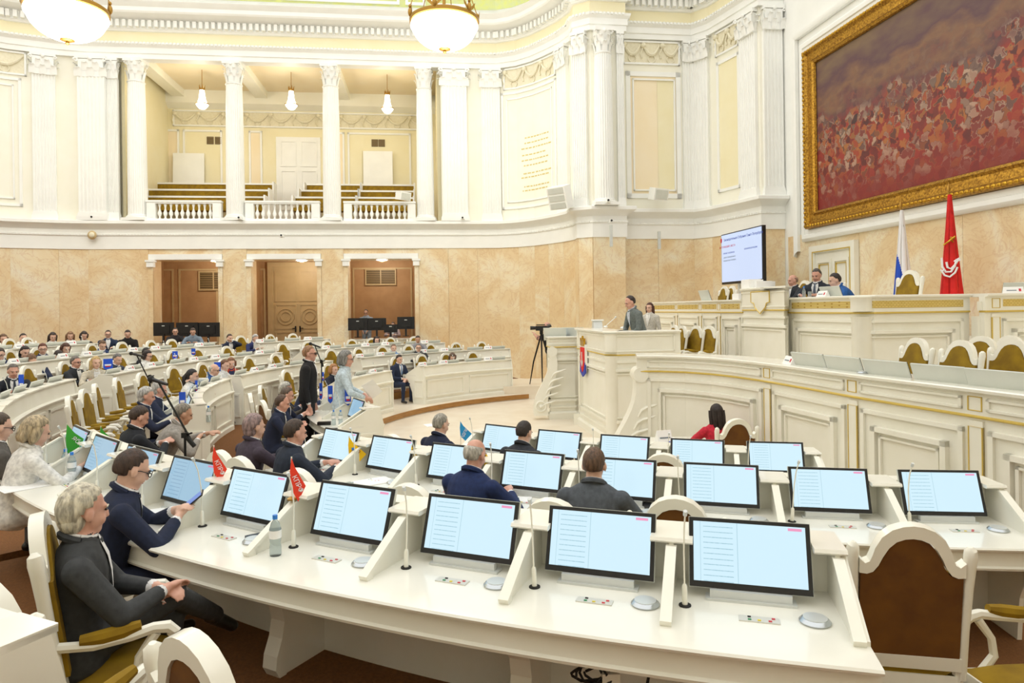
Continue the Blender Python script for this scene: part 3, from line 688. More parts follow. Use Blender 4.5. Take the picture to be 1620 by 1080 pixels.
# benches: three rising rows each side of the central aisle
def bench(ta, tb, d, z, label):
    t = thing('bench', label, 'bench', lp((ta + tb) / 2, d, 6.04), A7, 'olive benches on the balcony')
    L = tb - ta; h = z - 6.04
    MB().box((0, 0, h + 0.22), (L, 0.5, 0.12)).build('seat', M['velvet'], t)
    MB().box((0, 0.25, h + 0.5), (L, 0.06, 0.44)).build('backrest', M['velvet'], t)
    MB().box((0, 0.25, h + 0.75), (L + 0.06, 0.1, 0.07)).box((-L / 2 - .02, 0, h * 0.5 + 0.38), (0.06, 0.6, h + 0.76)).box((L / 2 + .02, 0, h * 0.5 + 0.38), (0.06, 0.6, h + 0.76)).build('rail_frame', M['white'], t)
for i, (d, z) in enumerate(((1.1, 6.42), (2.1, 6.86), (3.1, 7.3))):
    rowl = ('front', 'middle', 'rear')[i]
    bench(bt(258) + .3 - i * .05, bt(452) - .1 - i * .05, d, z, rowl + ' olive bench left of the balcony aisle')
    bench(bt(492) - .1 + i * .05, bt(575), d, z, rowl + ' olive bench right of the balcony aisle, inner section')
    bench(bt(577), bt(655), d, z, rowl + ' olive bench at the far right of the balcony')
# balustrades
def balustrade(ua, ub, label):
    ta, tb = wall_t(ua, 340), wall_t(ub, 340); L = tb - ta
    t = thing('balustrade', label, 'balustrade', lp((ta + tb) / 2, -0.02, Z_LEDGE), A7, 'balcony balustrades')
    MB().box((0, 0, 0.04), (L, 0.3, 0.08)).build('plinth_rail', M['white'], t)
    MB().box((0, 0, 0.72), (L, 0.3, 0.07)).box((0, 0, 0.665), (L - .04, 0.24, 0.05)).build('handrail', M['white'], t)
    for s in (-1, 1):
        MB().box((s * (L / 2 - 0.16), 0, 0.36), (0.3, 0.26, 0.58)).box((s * (L / 2 - 0.16), -0.135, 0.36), (0.2, 0.02, 0.44)).build('pedestal', M['white'], t)
    prof = [(0.05, 0.0), (0.05, 0.03), (0.03, 0.05), (0.035, 0.09), (0.07, 0.17), (0.075, 0.22), (0.04, 0.32), (0.028, 0.38), (0.034, 0.45), (0.05, 0.5), (0.05, 0.56)]
    if 'bal' not in _colmesh: _colmesh['bal'] = MB().lathe(prof, 10).mesh('baluster', M['white'], True)
    n = 10
    for i in range(n):
        o = obj_from(_colmesh['bal'], 'baluster', t); o.location = (-L / 2 + 0.42 + (L - 0.84) * i / (n - 1), 0, 0.08)
balustrade(234, 352, 'white balustrade left of the balcony'); balustrade(389, 507, 'white balustrade in the middle of the balcony'); balustrade(544, 658, 'white balustrade right of the balcony')
# pendant lamps
def pendant(u, v_bulb, label):
    p = lp(wall_t(u, 160), 1.7); Y = p.y; zb = at(u, v_bulb, Y).z
    p = Vector((slopes(u, v_bulb)[0] * Y, Y, zb)); t = thing('pendant_lamp', label, 'lamp', p, 0, 'balcony pendant lamps')
    MB().lathe([(0.02, -0.2), (0.12, -0.17), (0.21, -0.06), (0.24, 0.0), (0.2, 0.04)], 18).build('bowl', M['crystal'], t, smooth=True)
    MB().lathe([(0.2, 0.0), (0.13, 0.2), (0.09, 0.5), (0.09, 0.55)], 14).build('bead_skirt', M['crystal'], t, smooth=True)
    MB().lathe([(0.25, -0.01), (0.26, 0.02), (0.24, 0.03)], 18).build('rim', M['brass'], t, smooth=True)
    mb = MB(); mb.lathe([(0.09, 0.55), (0.1, 0.6), (0.09, 0.62)], 10)
    for k in range(6): a = k * PI / 3; mb.tube([(0.09 * math.cos(a), 0.09 * math.sin(a), 0.6), (0.12 * math.cos(a), 0.12 * math.sin(a), 0.75)], [0.03, 0.005], 4)
    mb.build('crown', M['brass'], t)
    MB().tube([(0, 0, 0.6), (0, 0, 12.25 - zb)], 0.012, 5).build('cord', M['brass'], t)
    l = bpy.data.lights.new('pendant_light', 'POINT'); l.energy = 38; l.color = (1, 0.9, 0.74); l.shadow_soft_size = 0.2; lo = bpy.data.objects.new('bulb', l); COL.objects.link(lo); lo.parent = t; lo.location = (0, -0.35, -0.15)
pendant(320, 165, 'left crystal pendant lamp hanging in the balcony'); pendant(461, 166, 'middle crystal pendant lamp hanging in the balcony'); pendant(613, 172, 'right crystal pendant lamp hanging in the balcony')
# ---------------------------------------------------------------- lobby rooms behind the lower openings
LB = 3.2
lw = struct(MB().hexa([lp(OPEN[0][0] - 1, LB, 0), lp(OPEN[2][1] + 1, LB, 0), lp(OPEN[2][1] + 1, LB + .3, 0), lp(OPEN[0][0] - 1, LB + .3, 0)], [lp(OPEN[0][0] - 1, LB, 5.2), lp(OPEN[2][1] + 1, LB, 5.2), lp(OPEN[2][1] + 1, LB + .3, 5.2), lp(OPEN[0][0] - 1, LB + .3, 5.2)]).build('wall_lobby_back', M['tan']))
struct(MB().hexa([lp(OPEN[0][0] - 1, .7, 4.9), lp(OPEN[2][1] + 1, .7, 4.9), lp(OPEN[2][1] + 1, LB + .3, 4.9), lp(OPEN[0][0] - 1, LB + .3, 4.9)], [lp(OPEN[0][0] - 1, .7, 5.1), lp(OPEN[2][1] + 1, .7, 5.1), lp(OPEN[2][1] + 1, LB + .3, 5.1), lp(OPEN[0][0] - 1, LB + .3, 5.1)]).build('ceiling_lobby', M['tan']))
for k, t in enumerate((OPEN[0][0] - 1, OPEN[0][1] + .55, OPEN[1][1] + .55, OPEN[2][1] + .8)):
    struct(MB().hexa([lp(t, .7, 0), lp(t + .2, .7, 0), lp(t + .2, LB, 0), lp(t, LB, 0)], [lp(t, .7, 5.0), lp(t + .2, .7, 5.0), lp(t + .2, LB, 5.0), lp(t, LB, 5.0)]).build('wall_lobby_side_%d' % (k + 1), M['tan']))
struct(MB().hexa([lp(-1, 0.0, 0.5), lp(FLEN + .5, 0.0, 0.5), lp(FLEN + .5, LB, 0.5), lp(-1, LB, 0.5)], [lp(-1, 0, 0.9), lp(FLEN + .5, 0, 0.9), lp(FLEN + .5, LB, 0.9), lp(-1, LB, 0.9)]).build('floor_lobby', M['carpet']))
def lt(u):
    a, _ = slopes(u, 450); q = F0 - N2 * LB; return (a * q.y - q.x) / (FD.x - a * FD.y)
def lpanel(u0, u1, z0, z1, w=0.07):
    a, b = lp(lt(u0), LB), lp(lt(u1), LB); mb = MB(); frame_on(mb, a, b, z0, z1, N2, w, 0.04); mb.build('wall_frame', M['tandoor'], lw)
lpanel(256, 275, 1.2, 4.5); lpanel(283, 345, 1.2, 4.5); lpanel(404, 420, 1.2, 4.5); lpanel(558, 652, 1.2, 4.5)
for i, (u0, u1, z0, z1) in enumerate(((315, 362, 3.6, 4.4), (578, 627, 3.75, 4.45))):
    c = lp((lt(u0) + lt(u1)) / 2, LB - .03, (z0 + z1) / 2); t = thing('wall_grille', ('wide wall grille in the left lobby opening', 'wide wall grille above the technicians')[i], 'vent', c, A7, 'lobby wall grilles')
    L = lt(u1) - lt(u0); h = z1 - z0
    MB().box((0, 0, 0), (L, 0.04, h)).build('backing', M['ventdark'], t)
    mb = MB(); frame_on(mb, (-L / 2, -.02), (L / 2, -.02), -h / 2, h / 2, (0, -1), 0.05, 0.04); mb.box((0, -.04, 0), (0.04, 0.03, h)); mb.build('frame', M['tandoor'], t)
    for q in range(8): MB().box((0, -.035, -h / 2 + 0.08 + q * (h - .16) / 7), (L - .08, 0.02, 0.03)).build('slat', M['vent'], t)
a, b = lt(432), lt(510)
d2 = struct(MB().hexa([lp(a, LB - .08, .9), lp(b, LB - .08, .9), lp(b, LB, .9), lp(a, LB, .9)], [lp(a, LB - .08, 4.55), lp(b, LB - .08, 4.55), lp(b, LB, 4.55), lp(a, LB, 4.55)]).build('door_2', M['tandoor']))
mb = MB(); frame_on(mb, lp(a - .2, LB - .02), lp(b + .2, LB - .02), .9, 4.75, N2, 0.2, 0.1); mb.build('door_frame', M['tandoor'], d2)
mid = (a + b) / 2
for s in (-1, 1):
    x0, x1 = (a + .08, mid - .05) if s < 0 else (mid + .05, b - .08)
    for z0, z1 in ((1.0, 1.85), (3.1, 4.4)):
        mb = MB(); frame_on(mb, lp(x0, LB - .08), lp(x1, LB - .08), z0, z1, N2, 0.06, 0.03); mb.build('door_panel', M['tandoor'], d2)
    mb = MB(); frame_on(mb, lp(x0, LB - .08), lp(x1, LB - .08), 1.95, 3.0, N2, 0.06, 0.03)
    c = lp((x0 + x1) / 2, LB - .1, 2.47)
    for rr in (0.33, 0.2): mb.tube([(c.x + FD.x * rr * math.cos(q), c.y + FD.y * rr * math.cos(q), c.z + rr * math.sin(q)) for q in [2 * PI * k / 20 for k in range(21)]], 0.025, 5)
    mb.build('door_rosette', M['tandoor'], d2)
    p = lp(mid + s * .09, LB - .14, 1.95); MB().box(p, (0.05, 0.05, 0.25), A7).box(p + Vector((s * .06, 0, 0.03)), (0.14, 0.03, 0.03), A7).build('door_handle', M['blackmetal'], d2)
for i, (u, lab) in enumerate(((322, 'left'), (465, 'centre'), (600, 'right'))):
    c = lp(wall_t(u, 410), 1.6, 4.78); o = MB().lathe([(0.05, -0.14), (0.2, -0.1), (0.26, 0.0), (0.2, 0.1)], 16).build('ceiling_lamp', M['brass'], org=None, smooth=True); o.location = c
    tag(o, 'small brass ceiling lamp in the %s lobby opening' % lab, 'lamp', 'lobby ceiling lamps')
    l = bpy.data.lights.new('lobby_light', 'POINT'); l.energy = 42; l.color = (1, 0.92, 0.8); l.shadow_soft_size = 0.2; lo = bpy.data.objects.new('bulb', l); COL.objects.link(lo); lo.parent = o; lo.location = (0, 0, -0.3)
# ---------------------------------------------------------------- big bowl chandeliers
def chandelier(u, v, Y, label):
    p = at(u, v, Y); t = thing('bowl_chandelier', label, 'chandelier', p, R_(20), 'bowl chandeliers under the ceiling'); r = 1.0
    prof = [(r * math.sin(q), -0.78 * math.cos(q)) for q in [PI / 2 * k / 10 for k in range(1, 11)]]
    MB().lathe([(0.01, -0.78)] + prof, 40).build('crystal_bowl', M['crystal'], t, smooth=True)
    MB().lathe([(r * 0.98, 0.0), (r * 1.05, 0.02), (r * 1.06, 0.12), (r * 1.0, 0.16), (r * 0.95, 0.1)], 40).build('rim', M['brass'], t, smooth=True)
    mb = MB()
    for k in range(48):
        a = 2 * PI * k / 48; mb.ell((r * 1.0 * math.cos(a), r * 1.0 * math.sin(a), -0.08), (0.03, 0.03, 0.07), 5, 4)
    o = mb.build('crystal_fringe', M['crystal'], t); o['kind'] = 'stuff'
    MB().lathe([(0.02, -0.9), (0.06, -0.86), (0.04, -0.82), (0.18, -0.78), (0.2, -0.74)], 14).build('finial', M['brass'], t, smooth=True)
    for k in range(6):
        a = 2 * PI * k / 6; d = Vector((math.cos(a), math.sin(a), 0)); s = Vector((-d.y, d.x, 0)); mb = MB(); c = d * 1.05
        mb.ell(c + Vector((0, 0, 0.22)), (0.07, 0.07, 0.14), 8, 6); mb.ell(c + Vector((0, 0, 0.4)), (0.05, 0.05, 0.06), 8, 6)
        for q in (-1, 1):
            mb.add([c + s * q * 0.04 + Vector((0, 0, 0.2)), c + s * q * 0.26 + Vector((0, 0, 0.42)), c + s * q * 0.22 + Vector((0, 0, 0.26)), c + s * q * 0.05 + Vector((0, 0, 0.1)), c - d * .05 + s * q * 0.05 + Vector((0, 0, 0.16))], [(0, 1, 2, 3), (0, 4, 1), (1, 4, 2), (2, 4, 3)])
        mb.build('eagle_figure', M['brass'], t, smooth=True)
        MB().tube([c + Vector((0, 0, 0.4)), (0.05 * d.x, 0.05 * d.y, 3.2)], 0.015, 5).build('chain', M['brass'], t)
    MB().lathe([(0.05, 0.1), (0.09, 0.3), (0.05, 0.6), (0.04, 4.5)], 10).build('stem', M['brass'], t, smooth=True)
    l = bpy.data.lights.new('chandelier_light', 'POINT'); l.energy = 170; l.color = (1, 0.93, 0.8); l.shadow_soft_size = 0.6; lo = bpy.data.objects.new('bulb', l); COL.objects.link(lo); lo.parent = t; lo.location = (0, 0, -1.6)
chandelier(106, 20, 19.0, 'lit crystal bowl chandelier at the upper left corner')
chandelier(703, 38, 20.8, 'lit crystal bowl chandelier hanging in front of the balcony')
# ---------------------------------------------------------------- painting, door, flags on the right wall
n_ = Vector((PWN.x, PWN.y, 0)); d_ = Vector((-E2.x, -E2.y, 0))
def pwp(t, off, z): p = Vector((8.55, 21.33, 0)) + d_ * t + n_ * off; p.z = z; return p
RZP = math.atan2(d_.y, d_.x)
def wt(u, v=300):
    a, _ = slopes(u, v); p0 = pwp(0, 0, 0); return (a * p0.y - p0.x) / (d_.x - a * d_.y)
# white surround with mouldings
tL = wt(1299); zT = at(1298.5, 99.4, pwp(tL, 0, 0).y).z; zB = at(1302, 334, pwp(tL, 0, 0).y).z
PW_, PH_ = 9.2, zT - zB
pt = thing('framed_painting', 'huge framed red and brown painting on the right wall', 'painting', pwp(tL, 0.1, zB), RZP)
mb = MB(); mb.add([(0, 0, 0), (PW_, 0, 0), (PW_, 0, PH_), (0, 0, PH_)], [(0, 1, 2, 3)]); mb.uv = [(0, 0), (1, 0), (1, 1), (0, 1)]
cv = mb.build('canvas', M['painting'], pt); 
def pframe(t, w0, w1, prof, m, name):
    # rectangular moulding around the canvas, profile (outward distance, height from wall)
    mb = MB(); corners = [(0, 0, -1, -1), (PW_, 0, 1, -1), (PW_, PH_, 1, 1), (0, PH_, -1, 1)]; k = len(prof); vs = []
    for x, z, sx, sz in corners:
        for d, h in prof: vs.append(Vector((x + sx * d, -h, z + sz * d)))
    fs = []
    for i in range(4):
        j = (i + 1) % 4
        for q in range(k - 1): fs.append((i * k + q, j * k + q, j * k + q + 1, i * k + q + 1))
    mb.add(vs, fs); return mb.build(name, m, t, smooth=True, angle=30)
# local frame: x along the wall, -y should face the room
SG = 1 if (Matrix.Rotation(RZP, 3, 'Z') @ Vector((0, -1, 0))).dot(n_) > 0 else -1
fp = [(-0.02, 0.02), (0.0, 0.08), (0.06, 0.11), (0.09, 0.08), (0.12, 0.06), (0.3, 0.09), (0.33, 0.12), (0.36, 0.16), (0.42, 0.17), (0.46, 0.12), (0.46, -0.08)]
pframe(pt, 0, 0, fp, M['goldframe'], 'gold_frame')
mb = MB(); stp = 0.13; dd = 0.39
x = -dd
while x < PW_ + dd:
    for z in (-dd, PH_ + dd): mb.ell((x, -0.17, z), (0.045, 0.035, 0.045), 6, 4)
    x += stp
z = -dd
while z < PH_ + dd:
    for x in (-dd, PW_ + dd): mb.ell((x, -0.17, z), (0.045, 0.035, 0.045), 6, 4)
    z += stp
o = mb.build('gold_bead_row', M['gold'], pt); o['kind'] = 'stuff'
sf = [(0.47, -0.09), (0.47, 0.02), (0.6, 0.03), (0.62, 0.07), (0.72, 0.08), (0.78, 0.04), (0.8, 0.0), (1.18, 0.0), (1.2, 0.05), (1.32, 0.07), (1.4, 0.03), (1.42, -0.09)]
fo = thing('tmp', 'x', 'x'); fo.location = pwp(tL, 0.1, zB); fo.rotation_euler = (0, 0, RZP)
so = pframe(None, 0, 0, sf[:7] + [(0.8, -0.09)], M['white'], 'trim_18'); so.matrix_world = Matrix.Translation(pwp(tL, 0.1, zB)) @ Matrix.Rotation(RZP, 4, 'Z'); struct(so)
so = pframe(None, 0, 0, [(1.05, -0.09), (1.05, 0.02), (1.12, 0.06), (1.2, 0.06), (1.24, -0.09)], M['white'], 'trim_19'); so.matrix_world = Matrix.Translation(pwp(tL, 0.1, zB)) @ Matrix.Rotation(RZP, 4, 'Z')
# keep only its upper and side runs: the lower run would cross the marble
me = so.data; bm = __import__('bmesh').new(); bm.from_mesh(me)
bmf = [f for f in bm.faces if all(v.co.z < -0.9 for v in f.verts)]
__import__('bmesh').ops.delete(bm, geom=bmf, context='FACES'); bm.to_mesh(me); bm.free(); struct(so)
bpy.data.objects.remove(fo)
# door behind the presidium
ta, tb = wt(1291), wt(1355); zl = at(1320, 392, pwp((ta + tb) / 2, 0, 0).y).z
dr3 = struct(MB().hexa([pwp(ta, .04, 1.9), pwp(tb, .04, 1.9), pwp(tb, .1, 1.9), pwp(ta, .1, 1.9)], [pwp(ta, .04, zl), pwp(tb, .04, zl), pwp(tb, .1, zl), pwp(ta, .1, zl)]).build('door_3', M['ivory']))
mb = MB(); frame_on(mb, pwp(ta - .12, .04, 0), pwp(tb + .12, .04, 0), 1.9, zl + .12, n_, 0.2, 0.14); mb.build('door_frame', M['ivory'], dr3)
mb = MB(); frame_on(mb, pwp(ta + .04, .15, 0), pwp(tb - .04, .15, 0), 1.9, zl - .04, n_, 0.03, 0.04); mb.build('gold_line', M['goldpaint'], dr3)
for x0, x1 in ((ta + .18, (ta + tb) / 2 - .05), ((ta + tb) / 2 + .05, tb - .18)):
    mb = MB(); frame_on(mb, pwp(x0, .1, 0), pwp(x1, .1, 0), 2.2, zl - .3, n_, 0.08, 0.04); mb.build('door_panel', M['ivory'], dr3)
    mb = MB(); frame_on(mb, pwp(x0 + .1, .1, 0), pwp(x1 - .1, .1, 0), 2.32, zl - .42, n_, 0.02, 0.035); mb.build('gold_line', M['goldpaint'], dr3)
# ---------------------------------------------------------------- floors and tiers
ROWS = {3: 7.15, 2: 9.15, 1: 11.1, 4: 13.1, 5: 15.0}
FZ = {3: 0.15, 2: 0.345, 1: 0.52, 4: 0.72, 5: 0.89}
mb = MB(); mb.box((-4, 9.5, -0.1), (40, 38, 0.2)); fl0 = struct(mb.build('floor', M['floor']))
TE = [(3, 6.5, 8.32), (2, 8.32, 10.28), (1, 10.28, 12.22), (4, 12.22, 14.2), (5, 14.2, 30.0)]
NTE = [(3, 6.9, 8.7), (2, 8.7, 10.7), (1, 10.7, 13.3), (4, 13.3, 15.6), (5, 15.6, 30.0)]
def tier_floor(k, r0, r1, lo, hi, near):
    dz = .003 if near else 0
    mb = MB(); a0, a1 = lo, hi
    mb.arc([(r0, 0.001 + dz), (r0, FZ[k] + dz), (r1 + 0.02, FZ[k] + dz), (r1 + 0.02, 0.001 + dz)], a0, a1, 2.0)
    o = struct(mb.build(('floor_near_tier_%d' if near else 'floor_tier_%d') % ([3, 2, 1, 4, 5].index(k) + 1), M['floor'] if k == 3 else M['carpet']))
    MB().arc([(r0 - 0.02, 0.02), (r0 - 0.02, FZ[k] - 0.005), (r0 - 0.001, FZ[k] - 0.005), (r0 - 0.001, 0.02)], a0, a1, 2.0).build('step_edge', M['wood'], o)
for k, a, b in TE: tier_floor(k, a, b, {3: 100, 2: 110, 1: 119, 4: 135, 5: 150}[k], 226, False)
CX = 4.15
for k, a, b in NTE: tier_floor(k, a, b, 224, {3: 268, 2: 272, 1: 275, 4: 280, 5: 285}[k], True)
CX = 3.25
# ---------------------------------------------------------------- chairs
def chair_proto():
    t = thing('armchair', 'x', 'chair'); iv = M['ivory']
    T = Matrix.Translation((0, -0.22, 0.42)) @ Matrix.Rotation(R_(8), 4, 'X') @ Matrix.Diagonal((1, 1, 1.17, 1))      # back frame tilts backwards; chair faces +y
    outer = [(-.262, .52), (-.235, .5), (-.212, .51), (-.2, .535), (-.188, .57), (-.155, .62), (-.105, .655), (-.05, .672), (0, .677)]
    inner = [(-.262, .455), (-.225, .452), (-.195, .462), (-.168, .492), (-.148, .53), (-.118, .573), (-.082, .602), (-.04, .616), (0, .62)]
    outer += [(-x, z) for x, z in reversed(outer[:-1])]; inner += [(-x, z) for x, z in reversed(inner[:-1])]
    mb = MB(); mb.strip(outer, inner, (0, 0.03, 0), (1, 0, 0), (0, 0, 1), (0, -0.06, 0))
    for s in (-1, 1):
        mb.tube([(s * .275, 0, -0.02), (s * .277, 0, .2), (s * .285, 0, .4), (s * .29, 0, .5), (s * .292, 0, .54), (s * .29, 0, .57), (s * .288, 0, .585)], [.027, .027, .028, .031, .034, .03, .012], 10)
    mb.box((0, 0, 0.05), (.53, .05, .06)); mb.xf(T); mb.build('back_frame', iv, t, smooth=True)
    sh = [(x, z) for x, z in inner] + [(.262, .08), (-.262, .08)]
    c = MB().prism([(x * .97, z - .004) for x, z in sh], (0, .012, 0), (1, 0, 0), (0, 0, 1), (0, .03, 0)).xf(T); c.build('backrest', M['velvet'], t)
    c = MB().prism([(x * .97, z - .004) for x, z in sh], (0, -.022, 0), (1, 0, 0), (0, 0, 1), (0, .03, 0)).xf(T); o = c.build('back_panel', M['velvetback'], t); o['label'] = 'brown back panel'
    sp = [(-.25, -.24), (.25, -.24), (.29, .24), (.27, .27), (-.27, .27), (-.29, .24)]
    MB().prism(sp, (0, 0, .34), (1, 0, 0), (0, 1, 0), (0, 0, .07)).build('seat_rail', iv, t)
    mb = MB(); n = 10; vs = []; fs = []
    for j in range(n + 1):
        for i in range(n + 1):
            x = -1 + 2 * i / n; y = -1 + 2 * j / n; w = .245 + .04 * (y + 1) / 2
            vs.append((x * w, .015 + y * .245, .41 + .075 * (1 - abs(x) ** 4) * (1 - abs(y) ** 4)))
    for j in range(n):
        for i in range(n): fs.append((j * (n + 1) + i, j * (n + 1) + i + 1, (j + 1) * (n + 1) + i + 1, (j + 1) * (n + 1) + i))
    mb.add(vs, fs); mb.build('seat', M['velvet'], t, smooth=True, angle=70)
    for s in (-1, 1):
        pts = [(s * .28, -.24, .66), (s * .3, -.1, .645), (s * .315, .05, .66), (s * .315, .14, .675), (s * .31, .2, .665), (s * .31, .225, .64), (s * .31, .205, .62)]
        a = MB().tube(pts, [.024, .024, .026, .026, .03, .03, .014], 8)
        a.tube([(s * .3, .14, .38), (s * .3, .07, .46), (s * .305, .08, .55), (s * .312, .15, .65)], [.024, .022, .02, .024], 8)
        o = a.build('arm', iv, t, smooth=True)
        pd = MB(); pd.tube([(s * .292, -.15, .675), (s * .303, -.06, .678), (s * .312, .02, .688), (s * .315, .09, .7)], [.026, .034, .034, .024], 8); pd.build('arm_pad', M['velvet'], o, smooth=True)
        MB().tube([(s * .26, .22, .37), (s * .262, .235, .3), (s * .262, .235, .26), (s * .262, .238, .1), (s * .262, .245, 0)], [.035, .036, .024, .02, .022], 8).build('leg', iv, t, smooth=True)
        MB().tube([(s * .262, -.21, .43), (s * .262, -.22, .2), (s * .262, -.27, 0)], [.028, .025, .022], 8).build('leg', iv, t, smooth=True)
    for ch in t.children:
        for m_ in [ch] + list(ch.children):
            for v in m_.data.vertices: v.co.x *= 0.93
    return t
CH0 = chair_proto(); _chused = [False]; CHN = [0]
def chair(p, face, label, group='ivory armchairs with olive velvet'):
    # face = direction angle (degrees) the sitter looks
    if not _chused[0]: o = CH0; _chused[0] = True
    else: o = copy_tree(CH0)
    o.location = p; o.rotation_euler = (0, 0, R_(face - 90)); o['label'] = label; o['category'] = 'chair'; o['group'] = group
    return o
# ---------------------------------------------------------------- desk equipment
def monitor_proto(sm):
    t = thing('monitor', 'x', 'monitor'); T = Matrix.Translation((0, 0, .045)) @ Matrix.Rotation(R_(-20), 4, 'X')   # screen faces -y, leaning back towards +y
    W, Hh = .55, .32
    MB().box((0, .017, Hh / 2), (W, .018, Hh)).xf(T).build('rear_cover', M['greyback'], t)
    MB().box((0, .004, Hh / 2), (W - .006, .012, Hh - .006)).xf(T).build('bezel', M['black'], t)
    q = quadscreen(W - .045, Hh - .05, y=-.0035); q.xf(T @ Matrix.Translation((0, 0, .03))); q.build('screen', M[sm], t)
    MB().box((0, -.005, .024), (.36, .035, .045)).box((0, .0, .006), (.4, .07, .012)).build('hinge_stand', M['silver'], t)
    return t
MON = {}
def monitor(p, face, label, sm='screen', group='desk monitors'):
    # face = direction angle the screen faces
    if sm not in MON: o = MON[sm] = monitor_proto(sm)
    else: o = copy_tree(MON[sm])
    o.location = p; o.rotation_euler = (0, 0, R_(face + 90)); o['label'] = label; o['category'] = 'monitor'; o['group'] = group; return o
def mic_proto():
    t = thing('gooseneck_microphone', 'x', 'microphone')
    MB().lathe([(.028, 0), (.028, .006), (.02, .008)], 14).build('ring', M['rubber'], t)
    MB().lathe([(.013, .006), (.012, .09), (.007, .1)], 10).build('base', M['ivory'], t, smooth=True)
    MB().tube([(0, 0, .1), (0, 0, .25), (.004, -.02, .36), (.01, -.05, .43)], .0042, 6).build('stem', M['ivory'], t, smooth=True)
    MB().tube([(.01, -.05, .43), (.012, -.062, .452)], .0095, 8).build('capsule', M['silver'], t, smooth=True)
    return t
MIC = [None]
def mic(p, face, label, lean=0):
    if MIC[0] is None: o = MIC[0] = mic_proto()
    else: o = copy_tree(MIC[0])
    o.location = p; o.rotation_euler = (0, R_(lean), R_(face + 90)); o['label'] = label; o['category'] = 'microphone'; o['group'] = 'gooseneck desk microphones'; return o
def puck_proto():
    t = thing('charging_pad', 'x', 'charging pad')
    MB().lathe([(.062, 0), (.066, .008), (.056, .018), (.05, .022)], 28).build('ring', M['chrome'], t, smooth=True)
    MB().lathe([(.05, .018), (.05, .024), (.001, .025)], 24).build('disc', M['silver'], t, smooth=True); return t
PUCK = [None]
def puck(p, label):
    if PUCK[0] is None: o = PUCK[0] = puck_proto()
    else: o = copy_tree(PUCK[0])
    o.location = p; o['label'] = label; o['category'] = 'charging pad'; o['group'] = 'round charging pads'; return o
def cpl_proto():
    t = thing('voting_panel', 'x', 'control panel')
    MB().box((0, 0, .002), (.17, .055, .005)).build('plate', M['panelgrey'], t)
    for x, y, m in ((-.04, -.012, 'grntag'), (0.0, -.014, 'yeltag'), (.045, -.014, 'redtag'), (.06, .012, 'redtag'), (-.04, .014, 'rubber')):
        MB().box((x, y, .006), (.014, .009, .004)).build('button', M[m], t)
    return t
CPL = [None]
def cpanel(p, face, label):
    if CPL[0] is None: o = CPL[0] = cpl_proto()
    else: o = copy_tree(CPL[0])
    o.location = p; o.rotation_euler = (0, 0, R_(face + 90)); o['label'] = label; o['category'] = 'control panel'; o['group'] = 'flush voting panels'; return o
# ---------------------------------------------------------------- curved desk blocks
def arc_frame(mb, r, a0, a1, z0, z1, w=.05, t=.03):
    # moulding frame on an inner (centre-facing) curved panel
    da = math.degrees(w / r)
    for q0, q1, y0, y1 in ((a0, a1, z0, z0 + w), (a0, a1, z1 - w, z1), (a0, a0 + da, z0, z1), (a1 - da, a1, z0, z1)):
        mb.arc([(r, y0), (r - t, y0 + .006), (r - t, y1 - .006), (r, y1)], q0, q1, 2.0)
def radial_prism(mb, poly, a, thick):
    # outline (r, z) standing on a radius at angle a
    d = Vector((math.cos(R_(a)), math.sin(R_(a)), 0)); s = Vector((-d.y, d.x, 0))
    mb.prism(poly, Vector((CX, CY, 0)) - s * thick / 2, d, (0, 0, 1), s * thick)
CORBEL = [(.12, .0), (.17, .0), (.2, .06), (.19, .14), (.15, .24), (.13, .34), (.15, .44), (.22, .53), (.32, .585), (.4, .6), (.43, .63), (.43, .66), (.12, .66)]
